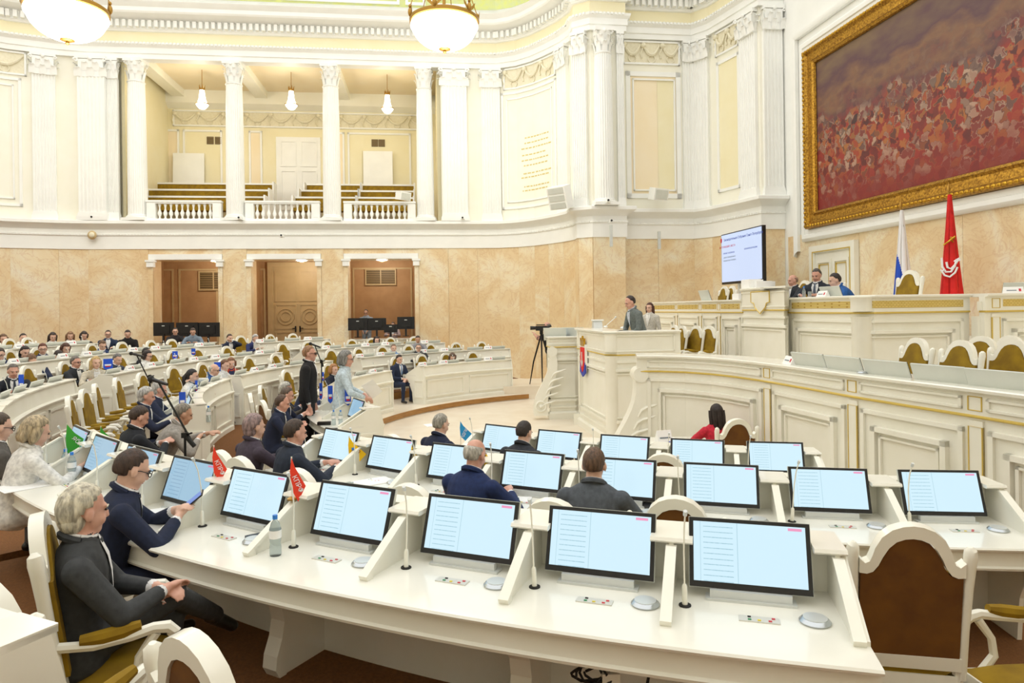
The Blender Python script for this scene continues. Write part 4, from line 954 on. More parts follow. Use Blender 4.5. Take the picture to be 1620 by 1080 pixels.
def desk(k, a_lo, a_hi, label, seats, R=None, frames=3, corb=False, dividers=True):
    # angles in degrees, a_lo < a_hi; seats = list of seat angles; returns thing and geometry
    R = R or ROWS[k]; z = FZ[k]; Z = z + .76
    mid = pol(R, (a_lo + a_hi) / 2, z); t = thing('curved_desk', label, 'desk', mid, 0, 'curved ivory desks of the amphitheatre')
    def B(mb, name, m=M['ivory'], smooth=False): return mb.build(name, m, t, smooth, org=mid)
    B(MB().arc([(R - .27, Z - .03), (R + .5, Z - .03), (R + .525, Z - .022), (R + .53, Z - .01), (R + .522, Z), (R - .27, Z)], a_lo, a_hi, 1.0), 'worktop', M['desktop'])
    B(MB().arc([(R + .43, Z - .15), (R + .5, Z - .15), (R + .505, Z - .135), (R + .49, Z - .125), (R + .485, Z - .03), (R + .43, Z - .03)], a_lo, a_hi, 1.0), 'apron')
    ft = Z + .235
    B(MB().arc([(R - .29, z), (R - .29, Z), (R - .25, ft), (R - .19, ft), (R - .2, z)], a_lo, a_hi, 1.0), 'back_panel')
    B(MB().arc([(R - .29, Z - .07), (R - .34, Z - .04), (R - .35, Z - .01), (R - .33, Z + .0), (R - .27, Z + .01)], a_lo, a_hi, 1.0), 'moulding')
    B(MB().arc([(R - .29, z), (R - .33, z), (R - .33, z + .08), (R - .31, z + .1), (R - .29, z + .1)], a_lo, a_hi, 1.0), 'plinth')
    B(MB().arc([(R - .29, ft), (R - .29, ft + .02), (R - .15, ft + .02), (R - .15, ft)], a_lo, a_hi, 1.0), 'ledge')
    nf = max(1, round((a_hi - a_lo) * R * PI / 180 / 1.5))
    for i in range(nf):
        f0 = a_lo + (a_hi - a_lo) * i / nf; f1 = a_lo + (a_hi - a_lo) * (i + 1) / nf; g = math.degrees(.1 / R)
        mb = MB(); arc_frame(mb, R - .29, f0 + g, f1 - g, z + .16, Z - .12); B(mb, 'panel_moulding')
    p = math.degrees(.76 / R)
    if dividers:
        bounds = []
        ss = sorted(seats)
        for i in range(len(ss) + 1):
            if i == 0: bounds.append(ss[0] - p / 2)
            elif i == len(ss): bounds.append(ss[-1] + p / 2)
            else: bounds.append((ss[i - 1] + ss[i]) / 2)
        for a in bounds:
            if a < a_lo - .1 or a > a_hi + .1: continue
            a = min(max(a, a_lo + .15), a_hi - .15)
            mb = MB(); radial_prism(mb, [(R - .2, Z), (R + .34, Z), (R + .34, Z + .02), (R - .0, Z + .2), (R - .03, ft), (R - .2, ft)], a, .022)
            radial_prism(mb, [(R + .35, Z), (R + .36, Z + .025), (R + .34, Z + .035), (R + .0, Z + .225), (R - .03, Z + .225), (R + .31, Z + .03), (R + .3, Z)], a, .05)
            B(mb, 'divider')
            sa = math.degrees(.1 / R); B(MB().arc([(R - .29, ft), (R - .29, ft + .025), (R - .02, ft + .025), (R - .01, ft + .01), (R - .02, ft)], max(a - sa, a_lo), min(a + sa, a_hi), .7), 'shelf', M['desktop'])
    for a in (a_lo, a_hi):
        mb = MB(); s = .03 if a == a_lo else -.03; da = math.degrees(s * .5 / R)
        radial_prism(mb, [(R - .33, z), (R + .12, z), (R + .15, z + .3), (R + .3, Z - .14), (R + .44, Z - .03), (R + .34, Z), (R + .34, Z + .02), (R - .0, Z + .2), (R - .05, ft), (R - .27, ft), (R - .33, Z)], a + da, .03)
        B(mb, 'end_panel')
        mb = MB(); d = pol(1, a) - pol(0, a); sd = Vector((-d.y, d.x, 0)) * (-1 if a == a_lo else 1)
        frame_on(mb, pol(R - .26, a) if True else 0, pol(R + .06, a), z + .16, Z - .12, sd, .04, .02); B(mb, 'end_moulding')
    if corb:
        for i, a in enumerate(bounds):
            if i % 2 == 0: continue
            mb = MB(); radial_prism(mb, [(R + x, z + zz * (.61 / .66)) for x, zz in CORBEL], a, .11); radial_prism(mb, [(R - .2, z), (R + .12, z), (R + .12, Z - .03), (R - .2, Z - .03)], a, .09); B(mb, 'scroll_leg')
    return t
def seats_between(lo, hi, R):
    n = max(1, int((hi - lo) * R * PI / 180 / .76)); p = (hi - lo) / n
    return [lo + p * (i + .5) for i in range(n)]
def A(u, v, R, far=False): return ang_of(on_circle(u, v, R, far))
BL = {}   # (block, row) -> dict
def block(name, k, lo, hi, lab, R=None, seats=None, **kw):
    R = R or ROWS[k]; seats = seats or seats_between(lo, hi, R)
    BL[(name, k)] = dict(R=R, lo=lo, hi=hi, seats=seats, z=FZ[k], t=desk(k, lo, hi, lab, seats, R=R, **kw)); return BL[(name, k)]
NEARC = 4.15; CX = NEARC           # the nearest block is struck from a centre a little nearer the wall
ROWN = {1: 11.5, 2: 9.5, 3: 7.5, 4: 13.7}
s1 = [254.55, 251.0, 247.4, 243.5, 239.4, 235.8, 232.1, 228.4, 224.7]; s2 = [263.3 - 4.6 * i for i in range(8)]; s3 = [258.5 - 5.95 * i for i in range(5)]
block('near', 1, s1[-1] - 2.0, s1[0] + 2.1, 'nearest curved ivory desk with a long row of lit monitors', seats=s1, corb=True, R=ROWN[1])
block('near', 2, s2[-1] - 2.4, s2[0] + 2.5, 'second curved ivory desk from the camera, with eight lit monitors', seats=s2, corb=True, R=ROWN[2])
block('near', 3, s3[-1] - 3.2, s3[0] + 3.3, 'third curved ivory desk from the camera, nearest the rostrum', seats=s3, R=ROWN[3])
block('near', 4, 230.0, 245.75, 'ivory desk end cut off at the lower left corner', R=ROWN[4])
CX = 3.25
block('left', 3, 190.0, 215.0, 'short desk with dark screens and blue pennants behind the standing pair', R=6.75)
block('left', 2, 184.5, 210.7, 'desk with blue pennants where the grey-suited man leans forward')
block('left', 1, 191.5, 219.0, 'large curved desk at the left edge, its panelled inner side showing', R=11.45)
block('mid', 3, 156.0, 175.0, 'front desk right of the standing woman, beyond the standing pair')
block('mid', 2, 154.5, 181.0, 'second-row desk in front of the man in the blue suit and bald head')
block('mid', 1, 153.5, 188.0, 'third-row desk beside the blonde woman in beige')
block('mid', 4, 155.0, 205.0, 'fourth-row desk running along the left background')
block('mid', 5, 165.0, 200.0, 'rearmost desk along the left marble wall')
block('far', 3, 118.5, 145.0, 'front far desk with wide blank panelled face towards the open floor')
block('far', 2, 112.0, 147.5, 'second desk row of the far block before the marble wall')
block('far', 1, 121.0, 148.5, 'third desk row of the far block below the technicians')
block('far', 4, 137.0, 149.0, 'fourth desk row of the far block by the double door')
ROWNAME = {('near', 1): 'nearest desk row', ('near', 2): 'second nearest desk row', ('near', 3): 'desk row before the rostrum', ('left', 3): 'short desk behind the standing pair', ('left', 2): 'desk of the leaning grey-suited man', ('left', 1): 'big curved desk at left edge',
  ('mid', 3): 'desk beyond the standing woman', ('mid', 2): 'desk of the blue-suited bald man', ('mid', 1): 'desk beside the blonde woman', ('mid', 4): 'fourth-row desk in left background', ('mid', 5): 'rearmost desk by left wall', ('far', 3): 'front far desk', ('far', 2): 'second far desk row', ('far', 1): 'third far desk row', ('far', 4): 'fourth far desk row', ('near', 4): 'corner desk at lower left'}
for (bn, k), d in BL.items():
    if (bn, k) == ('near', 4): continue
    CX = NEARC if bn == 'near' else 3.25
    R, z = d['R'], d['z']; Z = z + .76; ss = sorted(d['seats'], reverse=(bn == 'near'))
    for i, a in enumerate(ss):
        end = 'from the right' if bn in ('near', 'far') else 'from the far end'
        nm = ORD[i] + ' ' + end + ' on the ' + ROWNAME[(bn, k)]
        sm = 'screen' if (bn == 'near' and not (k == 1 and i > 4)) else 'screenb'  # left-end screens: oblique-view dimming and bluish reflection put into the screen colour
        monitor(pol(R + .0, a, Z), a, ('lit monitor, ' if bn == 'near' else 'grey-backed monitor, ') + nm, sm)
        if bn == 'near' or (bn in ('left', 'mid', 'far') and i % 2 == 0):
            p = math.degrees(.76 / R); mic(pol(R + .12, a - p * .38, Z), a, 'gooseneck microphone, ' + nm, -4 + 8 * random.random())
        if bn == 'near' and k in (1, 2, 3):
            p = math.degrees(.76 / R); puck(pol(R + .16, a + p * .33, Z), 'round charging pad, ' + nm)
            cpanel(pol(R + .19, a + p * .03, Z), a, 'flush voting panel, ' + nm)
CX = 3.25
# name plates on the far desks
NPL = [None]
def nameplate(p, face, label):
    if NPL[0] is None:
        t = thing('name_card', 'x', 'name card'); MB().prism([(-.05, 0), (.05, 0), (0, .1)], (-.13, 0, 0), (0, 1, 0), (0, 0, 1), (.26, 0, 0)).build('card', M['paper'], t)
        MB().box((-.08, .028, .05), (.03, .004, .045), M4=Matrix.Rotation(R_(27), 4, 'X')).build('crest', M['inkred'], t); MB().box((.03, .03, .045), (.13, .004, .014), M4=Matrix.Rotation(R_(27), 4, 'X')).build('lettering', M['inkgrey'], t)
        o = NPL[0] = t
    else: o = copy_tree(NPL[0])
    o.location = p; o.rotation_euler = (0, 0, R_(face - 90)); o['label'] = label; o['category'] = 'name card'; o['group'] = 'white name cards'; return o
for (bn, k), d in BL.items():
    if bn not in ('mid', 'far'): continue
    R, z = d['R'], d['z']; p = math.degrees(.76 / R)
    for i, a in enumerate(sorted(d['seats'])):
        if (i * 7 + k * 3) % 3 != 1: nameplate(pol(R - .2, a + p * .5, z + .76 + .262), a + 180, 'white name card, %s from the far end on the %s' % (ORD[i], ROWNAME[(bn, k)]))
# ---------------------------------------------------------------- chairs at the desks
CHP = []      # occupied seat positions are handled by people (they bring their own chair)
def row_chair(bn, k, u, v, label, far=False, dr=.9, turn=0):
    global CX
    CX = NEARC if bn == 'near' else 3.25
    R = BL[(bn, k)]['R'] + dr; p = on_circle(u, v, R, far); a = ang_of(p); p.z = FZ[k]; CX = 3.25
    CHP.append((p.x, p.y)); return chair(p, a + 180 + turn, label)
row_chair('near', 2, 1408, 900, 'empty armchair seen from behind at the lower right', dr=1.22)
row_chair('near', 2, 1076, 840, 'empty armchair mostly hidden behind the nearest right-hand monitors', dr=.95)
row_chair('near', 2, 690, 790, 'armchair of the bald man in the second row', dr=1.2)
row_chair('near', 2, 897, 800, 'armchair of the grey-suited man in the second row', dr=1.2)
row_chair('near', 2, 524, 765, 'empty armchair between the red pennant and the yellow pennants', dr=1.2)
row_chair('near', 2, 436, 745, 'armchair of the navy-suited man in the second row', dr=1.15)
row_chair('near', 2, 405, 735, 'armchair of the woman with short mauve hair', dr=1.1)
row_chair('near', 3, 768, 715, 'armchair of the dark-haired man in the third row', dr=1.1)
row_chair('near', 3, 655, 700, 'armchair of the grey-haired man in the third row', dr=1.1)
row_chair('near', 3, 1057, 742, 'empty armchair just showing above the second desk row', dr=.85)
CW = Vector((-1.95, 3.36, 0)); chair((CW.x, CW.y, FZ[1]), 29, 'armchair of the white-haired man at the left')
chair((-.74, 2.23, FZ[1]), 52, 'armchair back rising at the bottom edge beside the white-haired man')
chair((-1.85, 2.74, FZ[1]), 75, 'armchair at the left edge partly hidden by the corner desk')
c = at(1625, 960, 3.3); chair((c.x + .12, c.y, FZ[2]), 185, 'armchair at the right edge turned towards the left')
# ranks of chairs around the far rows (those of seated people included)
def rank(bn, k, skip=(), dr=1.0, jit=8):
    d = BL[(bn, k)]; rnd = random.Random(k * 31 + len(bn)); ss = sorted(d['seats'])
    for i, a in enumerate(ss):
        if i in skip: continue
        chair(pol(d['R'] + dr + rnd.uniform(-.08, .12), a + rnd.uniform(-.6, .6), d['z']), a + 180 + rnd.uniform(-jit, jit), 'olive armchair, %s from the far end behind the %s' % (ORD[i], ROWNAME[(bn, k)]))
for q in (('left', 3), ('left', 2), ('left', 1), ('mid', 3), ('mid', 2), ('mid', 1), ('mid', 4), ('mid', 5), ('far', 3), ('far', 2), ('far', 1), ('far', 4)): rank(*q)
# ---------------------------------------------------------------- rostrum platforms
ZP, ZQ = 1.04, 1.98
WING = [(1.95, 10.75), (2.3, 10.7), (2.65, 10.5), (2.95, 10.15), (3.15, 9.75), (3.32, 9.25), (3.45, 8.7), (3.58, 8.1), (3.71, 7.42), (3.9, 6.7), (4.1, 6.0), (4.3, 5.2), (4.5, 4.4)]
def e1line(u, v, k):
    a, b = slopes(u, v); Y = (k + HX * E1.x + HY * E1.y) / (a * E1.x + E1.y); return Vector((a * Y, Y, CZ + b * Y))
back = offs(WING, -0.12)
P1 = H(-.1, -.8); P2 = H(-.1, 1.5)
poly = [(x, y) for x, y in back] + [(10.6, 3.9), (8.4, 21.0), (7.6, 21.6), (6.8, 23.2), (4.0, 23.3), (2.2, 17.4), (P2.x, P2.y), (P1.x, P1.y), (2.2, 11.1)]
struct(MB().prism(poly, (0, 0, 0.0), (1, 0, 0), (0, 1, 0), (0, 0, ZP)).build('floor_rostrum', M['floor']))
q = [H(1.75, -3.6), H(3.3, -3.6), H(3.3, -9.4), H(6.0, -9.4), H(6.0, 6.9), H(1.75, 6.9)]
struct(MB().prism([(p.x, p.y) for p in q], (0, 0, ZP), (1, 0, 0), (0, 1, 0), (0, 0, ZQ - ZP)).build('floor_presidium', M['ivory']))
# ---------------------------------------------------------------- near rostrum wing
def sub(path, s0, s1):
    # piece of a path between two lengths
    out = []; acc = 0
    for a, b in zip(path, path[1:]):
        a = Vector(a); b = Vector(b); L = (b - a).length
        if acc + L > s0 and acc < s1:
            p = a + (b - a) * max(0, (s0 - acc) / L); q = a + (b - a) * min(1, (s1 - acc) / L)
            if not out: out.append((p.x, p.y))
            out.append((q.x, q.y))
        acc += L
    return out
def cpan(parent, path, z0, z1, w, t, m, name, base=0.0):
    mb = MB(); pr = lambda za, zb: [(base, za), (base + t, za + .005), (base + t, zb - .005), (base, zb)]
    L = sum((Vector(b) - Vector(a)).length for a, b in zip(path, path[1:]))
    mb.sweep(path, pr(z0, z0 + w)); mb.sweep(path, pr(z1 - w, z1)); mb.sweep(sub(path, 0, w), pr(z0, z1)); mb.sweep(sub(path, L - w, L), pr(z0, z1))
    return mb.build(name, m, parent)
def front(name, label, path, zt, bounds, zb=0.0, fas=.24, gold=False):
    # panelled desk front along a path: bounds = lengths where narrow gold-lined strips stand
    c = Vector(path[len(path) // 2]); t = thing(name, label, 'desk', (c.x, c.y, zb)); off = Vector((c.x, c.y, zb))
    def B(mb, nm, m=M['ivory'], sm=False): return mb.build(nm, m, t, sm, org=off)
    B(MB().sweep(path, [(-.5, zt - .05), (.04, zt - .05), (.07, zt - .035), (.075, zt - .01), (.06, zt), (-.5, zt)]), 'top_slab', M['desktop'])
    B(MB().sweep(path, [(-.1, zt - fas), (.02, zt - fas), (.02, zt - .05), (-.1, zt - .05)]), 'fascia')
    B(MB().sweep(path, [(-.1, zt - fas - .03), (.012, zt - fas - .03), (.03, zt - fas - .022), (.03, zt - fas - .01), (.02, zt - fas), (-.1, zt - fas)]), 'gold_moulding', M['goldpaint'])
    B(MB().sweep(path, [(-.1, zb), (.0, zb), (.0, zt - fas - .03), (-.1, zt - fas - .03)]), 'body')
    B(MB().sweep(path, [(0, zb), (.05, zb), (.05, zb + .14), (.02, zb + .18), (0, zb + .18)]), 'plinth')
    L = sum((Vector(b) - Vector(a)).length for a, b in zip(path, path[1:])); bs = [0] + bounds + [L]
    for i in range(len(bs) - 1):
        s0, s1 = bs[i] + (.12 if i else .16), bs[i + 1] - .12
        if s1 - s0 < .3: continue
        P = sub(path, s0, s1)
        for mo, (d0, w, tt) in zip(('outer', 'inner', 'step'), ((0, .05, .03), (.16, .06, .05), (.25, .03, .03))):
            if s1 - s0 < 2 * d0 + .3: continue
            o = cpan(t, sub(path, s0 + d0, s1 - d0), zb + .26 + d0, zt - fas - .12 - d0, w, tt, M['ivory'], 'panel_moulding'); o.data.transform(Matrix.Translation(-off))
        if gold:
            o = MB().sweep(sub(path, s0, s1), [(.02, zt - fas + .06), (.026, zt - fas + .06), (.026, zt - .09), (.02, zt - .09)]).build('gold_fret_panel', M['fret'], t, org=off)
        else:
            o = cpan(t, P, zt - fas + .04, zt - .08, .03, .02, M['ivory'], 'fascia_moulding', .02); o.data.transform(Matrix.Translation(-off))
    for s in bounds:
        P = sub(path, s - .07, s + .07)
        o = cpan(t, P, zb + .26, zt - fas - .1, .009, .026, M['goldpaint'], 'gold_line'); o.data.transform(Matrix.Translation(-off))
        o = cpan(t, P, zt - fas + .035, zt - .075, .009, .008, M['goldpaint'], 'gold_line', .02); o.data.transform(Matrix.Translation(-off))
        o = MB().sweep(P, [(0, zb + .2), (.02, zb + .2), (.02, zt - fas - .05), (0, zt - fas - .05)]).build('strip', M['ivory'], t, org=off)
    return t
def fret_mat():
    m = mat('gold_fret', (226, 196, 96), 0.4, 0.3); nt = m.node_tree; b = nt.nodes['Principled BSDF']; N = nt.nodes.new; L = nt.links.new
    tc = N('ShaderNodeTexCoord'); br = N('ShaderNodeTexBrick'); br.inputs['Scale'].default_value = 9; br.inputs['Color1'].default_value = lin((226, 206, 132)); br.inputs['Color2'].default_value = lin((218, 196, 116)); br.inputs['Mortar'].default_value = lin((186, 152, 70)); br.inputs['Mortar Size'].default_value = .03
    mp = N('ShaderNodeMapping'); mp.inputs['Rotation'].default_value = (R_(90), 0, 0); L(tc.outputs['Object'], mp.inputs[0]); L(mp.outputs[0], br.inputs[0]); L(br.outputs[0], b.inputs['Base Color']); return m
M['fret'] = fret_mat()
def plen(path, u, v=600):
    # length along a path where the photo column u meets it
    acc = 0
    for a, b in zip(path, path[1:]):
        a = Vector(a); b = Vector(b); sl, _ = slopes(u, v); fa = a.x - sl * a.y; fb = b.x - sl * b.y
        if fa * fb <= 0 and fa != fb: return acc + (b - a).length * fa / (fa - fb)
        acc += (b - a).length
    return acc
front('rostrum_wing', 'long curved ivory rostrum desk on the right, with silver monitors on top', WING, 1.9, [plen(WING, 1215, 580), plen(WING, 1350, 600), plen(WING, 1545, 620)])
def console(pos, ax, dep, label, h=1.62, w=.42):
    # S-shaped scroll bracket in the plane (ax, z), extruded by dep
    t = thing('scroll_console', label, 'bracket', pos); ax = Vector(ax); dep = Vector(dep)
    L_, R_2 = [], []
    for i in range(15):
        f = i / 14; z = h * (1 - f); x = -w * (0.5 - 0.5 * math.cos(PI * f ** 1.2)) + .04 * math.sin(2 * PI * f); L_.append((x - .07, z)); R_2.append((x + .09 + .2 * f, z))
    MB().strip(L_, R_2, (0, 0, 0), ax, (0, 0, 1), dep).build('scroll_body', M['ivory'], t, smooth=True, angle=50)
    MB().tube([ax * .03 + dep * -.06 + Vector((0, 0, h - .03)), ax * .03 + dep * 1.06 + Vector((0, 0, h - .03))], .12, 16).build('volute', M['ivory'], t, smooth=True)
    mb = MB()
    for k in range(5):
        f = .35 + .12 * k; z = h * (1 - f); x = -w * (0.5 - 0.5 * math.cos(PI * f ** 1.2)); o = dep * -.02
        pts = [ax * (x + .06 + .05 * q + .04 * q * q) + Vector((0, 0, z - .12 + .1 * q + .03 * math.sin(q * 2))) + o for q in (0, .7, 1.3, 1.9, 2.4)]
        mb.tube(pts, [.012, .025, .03, .026, .016], 6)
    mb.build('leaf_relief', M['ivory'], t, smooth=True)
    mb = MB(); 
    mb.tube([ax * (-w + .1 + .12 * math.cos(a)) + Vector((0, 0, .22 + .12 * math.sin(a))) + dep * -.02 for a in [2 * PI * q / 16 for q in range(17)]], .025, 6); mb.ell(ax * (-w + .1) + Vector((0, 0, .22)) + dep * -.02, (.05, .05, .05), 8, 6); mb.build('rosette', M['ivory'], t, smooth=True)
    return t
console((1.98, 10.73, 0), (1, 0, 0), (0, .3, 0), 'curling ivory scroll at the left end of the long rostrum desk')
# far wing end with its scroll
fw0 = [(.78, 16.35), (1.62, 16.5), (2.2, 17.4)]
front('rostrum_pedestal', 'ivory pedestal with monitors on top left of the lectern block', [(.86, 16.9), (.9, 16.4), (1.5, 16.48), (2.1, 17.3)], 1.98, [])
console((.92, 16.3, .1), (1, 0, 0), (0, .22, 0), 'curling ivory scroll on the pedestal left of the lectern', 1.55, .36)
for i in range(3): tag(MB().box((1.75 + .12 * i, 15.9 + .03 * i, .12 + .2 * i), (.9, .35, .24 + 0 * i), R_(60)).build('step', M['ivory']), '%s ivory step beside the lectern' % ('lowest', 'middle', 'upper')[i], 'step', 'steps beside the lectern')
# ---------------------------------------------------------------- lectern block
pc = [H(-1.55, 1.6), H(-1.55, -.72), H(-1.37, -.9), H(-.1, -.9), H(-.1, 1.6)]
ppath = [(p.x, p.y) for p in pc[:4]]
pd = front('lectern', 'tall ivory lectern block with a coat of arms on its front', ppath, 2.2, [], 0.0, .45)
cc = H(-1.46, -.81); off = pd.location
MB().lathe([(.17, .0), (.17, .16), (.13, .2), (.13, 1.68), (.15, 1.72)], 20, o=(cc.x, cc.y, 0)).build('corner_column', M['ivory'], pd, True, org=off)
MB().lathe([(.135, 1.8), (.135, 2.13), (.16, 2.15)], 20, o=(cc.x, cc.y, 0)).build('corner_drum', M['ivory'], pd, True, org=off)
MB().prism([(p.x, p.y) for p in [H(-1.5, 1.55), H(-1.5, -.75), H(-1.2, -.85), H(-.12, -.85), H(-.12, 1.55)]], (0, 0, 1.98), (1, 0, 0), (0, 1, 0), (0, 0, .06)).build('worktop', M['desktop'], pd, org=off)
em = H(-1.62, .85, 1.58); ax = -E2; t = thing('coat_of_arms', 'small red shield with gold crown on the lectern front', 'emblem', em)
sh = [(-.16, .22), (.16, .22), (.16, -.1), (.1, -.24), (0, -.32), (-.1, -.24), (-.16, -.1)]
MB().prism([(x * 1.35, z * 1.3) for x, z in sh], (0, 0, 0), ax, (0, 0, 1), E1 * .05).build('backing', M['white'], t)
MB().prism(sh, E1 * -.02, ax, (0, 0, 1), E1 * .03).build('shield', M['red'], t)
MB().prism([(-.2, -.1), (-.24, -.32), (0, -.42), (.24, -.32), (.2, -.1), (.12, -.26), (0, -.34), (-.12, -.26)], E1 * -.015, ax, (0, 0, 1), E1 * .03).build('ribbon', M['inkblue'], t)
MB().prism([(-.14, .25), (.14, .25), (.17, .42), (.07, .34), (0, .47), (-.07, .34), (-.17, .42)], E1 * -.02, ax, (0, 0, 1), E1 * .04).build('crown', M['gold'], t)
MB().prism([(-.03, .12), (.03, .12), (.03, -.12), (.09, -.06), (.09, -.1), (0, -.2), (-.09, -.1), (-.09, -.06), (-.03, -.12)], E1 * -.028, ax, (0, 0, 1), E1 * .01).build('anchor', M['silver'], t)
# devices on the lectern
p = e1line(945, 520, -1.2); p.z = 2.2; t = thing('clock_display', 'small white display box on the lectern top', 'display', p, R_(8))
MB().prism([(-.1, 0), (.1, 0), (.05, .18), (-.03, .18)], (-.1, 0, 0), (0, 1, 0), (0, 0, 1), (.2, 0, 0)).build('housing', M['silver'], t); MB().box((0, -.02, .18), (.26, .1, .03)).build('lid', M['white'], t)
for i, u in enumerate((958, 985)):
    p = e1line(u, 518, -.9 + .1 * i); p.z = 2.2; t = thing('gooseneck_microphone', ('left', 'right')[i] + ' slanted white microphone on the lectern', 'microphone', p, R_(0), 'lectern microphones')
    MB().lathe([(.05, 0), (.05, .02), (.03, .04)], 12).build('base', M['white'], t, smooth=True); MB().tube([(0, 0, .03), (.1, 0, .12), (.22, 0, .22)], .008, 6).build('stem', M['white'], t); MB().tube([(.22, 0, .22), (.25, 0, .25)], .016, 8).build('capsule', M['silver'], t)
# monitors on the far pedestal
for i, (x, y) in enumerate(((1.05, 16.75), (1.5, 16.85))):
    monitor((x, y, 1.84), 80, ('left', 'right')[i] + ' grey-backed monitor on the pedestal left of the lectern', 'screenb', 'rostrum monitors')
# ---------------------------------------------------------------- upper presidium desk
KP = 1.6
def ppt(u, k=KP, v=480): q = e1line(u, v, k); return (q.x, q.y)
A0 = ppt(1030); A1 = ppt(1176); A2 = ppt(1176, KP - .25); A3 = ppt(1240, KP - .25); A4 = ppt(1247); A5 = ppt(1360); 
c6 = Vector(A5); A6 = (c6.x + E1.x * .14 - E2.x * .14, c6.y + E1.y * .14 - E2.y * .14)
A7 = (A6[0] + E1.x * 1.62, A6[1] + E1.y * 1.62)
L01 = (Vector(A1) - Vector(A0)).length
front('presidium_desk', 'far low part of the presidium desk behind the lectern speaker', [A0, A1], 2.79, [L01 * .35, L01 * .62, L01 * .8], ZP, .26, True)
bump = front('presidium_pulpit', 'raised middle unit of the presidium desk with a shield-shaped panel', [A1, A2, A3, A4], 3.0, [], ZP, .42)
c = (Vector(A2) + Vector(A3)) / 2; n3 = Vector((-E1.x, -E1.y, 0)); off = bump.location
sp_ = [(-.35, 0), (.35, 0), (.35, -.2), (.24, -.22), (.2, -.3), (0, -.42), (-.2, -.3), (-.24, -.22), (-.35, -.2)]
MB().prism(sp_, Vector((c.x, c.y, 2.92)) + n3 * .02, -E2, (0, 0, 1), n3 * .03).build('shield_panel', M['ivory'], bump, org=off)
MB().tube([Vector((c.x, c.y, 2.92)) + n3 * .05 - E2 * x + Vector((0, 0, z)) for x, z in sp_ + [sp_[0]]], .012, 5).build('gold_line', M['goldpaint'], bump, org=off)
front('presidium_desk', 'tall presidium desk corner with gold fret strips before the two seated men', [A4, A5, A6, A7], 2.79, [], ZP, .26, True)
o = thing('corner_post', 'round ivory corner post of the presidium desk', 'post', (A5[0] + .03, A5[1] + .0, ZP)); MB().lathe([(.19, 0), (.19, .2), (.15, .24), (.15, 1.38), (.17, 1.42)], 20).build('shaft', M['ivory'], o, True); MB().lathe([(.16, 1.5), (.16, 1.68), (.19, 1.72)], 20).build('drum', M['ivory'], o, True)
rp = at(1557, 466, 10.4); RP0 = (rp.x, rp.y); RP1 = (rp.x + E1.x * 2.6, rp.y + E1.y * 2.6)
front('presidium_desk', 'right-hand presidium desk cut by the right edge of the picture', [RP0, RP1], 2.79, [.18], ZP, .26, True)
s0 = Vector(A7); tag(MB().box((s0.x + .35, s0.y - .1, ZP + .7), (.75, .12, 1.4), HA).box((s0.x + .35, s0.y - .17, 2.6), (.7, .06, .14), HA).build('low_partition', M['ivory']), 'narrow ivory panel in the gap between the two presidium desks', 'partition')
for i in range(3):
    p = Vector((s0.x, s0.y, 0)) + E1 * (.2) - E2 * (.5 + .3 * i); tag(MB().box((p.x, p.y, ZP + .3 - .15 * i + .0), (.7, .3, .6 - .2 * i), HA).build('step', M['wood']), '%s wooden step up to the presidium' % ('top', 'middle', 'bottom')[i], 'step', 'steps to the presidium')
# things on the presidium desk
def paper_box(p, d, rz, label, m='paper', name='paper_stack', cat='papers'):
    t = thing(name, label, cat, p, rz); MB().box((0, 0, d[2] / 2), d).build('stack', M[m], t); MB().box((0.01, .01, d[2] + .004), (d[0] * .9, d[1] * .85, .008)).build('top_sheet', M['paper'], t); return t
for i, (u, v, k, zt, d, lab) in enumerate(((1172, 470, 1.75, 2.79, (.3, .25, .12), 'stack of papers at the far end of the presidium pulpit'), (1200, 460, 1.75, 3.0, (.6, .4, .14), 'low white document tray on the presidium pulpit'), (1190, 460, 1.6, 3.0, (.35, .3, .18), 'white box beside the document tray on the pulpit'))):
    p = e1line(u, v, k); p.z = zt; paper_box(p, d, HA + R_(90), lab)
p = e1line(1120, 475, 1.8); p.z = 2.7; monitor(p, 8, 'grey-backed monitor on the far presidium desk', 'screenb', 'rostrum monitors')
p = e1line(1322, 462, 1.85); p.z = 2.62; monitor(p, 8, 'grey-backed monitor in front of the presiding man', 'screenb', 'rostrum monitors')
p = e1line(1302, 465, 1.68); p.z = 2.79; nameplate(p, 188, 'white name card with dark emblem before the presiding man')
for i, u in enumerate((1272, 1281)):
    p = e1line(u, 468, 1.68); p.z = 2.79; t = thing('water_bottle' if i == 0 else 'drinking_glass', ('small water bottle', 'empty drinking glass')[i] + ' beside the presiding man', ('bottle', 'glass')[i], p)
    MB().lathe([(.03, 0), (.032, .1), (.012, .16 if i == 0 else .1), (.012, .18 if i == 0 else .1)], 12).build('body', M['glassy'], t, smooth=True)
    if i == 0: MB().lathe([(.014, .17), (.014, .195)], 10).build('cap', M['bluecap'], t)
p = at(1603, 463, 10.65); p.z = 2.79; nameplate(p, 250, 'white name card on the right-hand presidium desk')
p = at(1612, 460, 10.9); p.z = 2.62; monitor(p, 80, 'grey-backed monitor on the right-hand presidium desk', 'screenb', 'rostrum monitors')
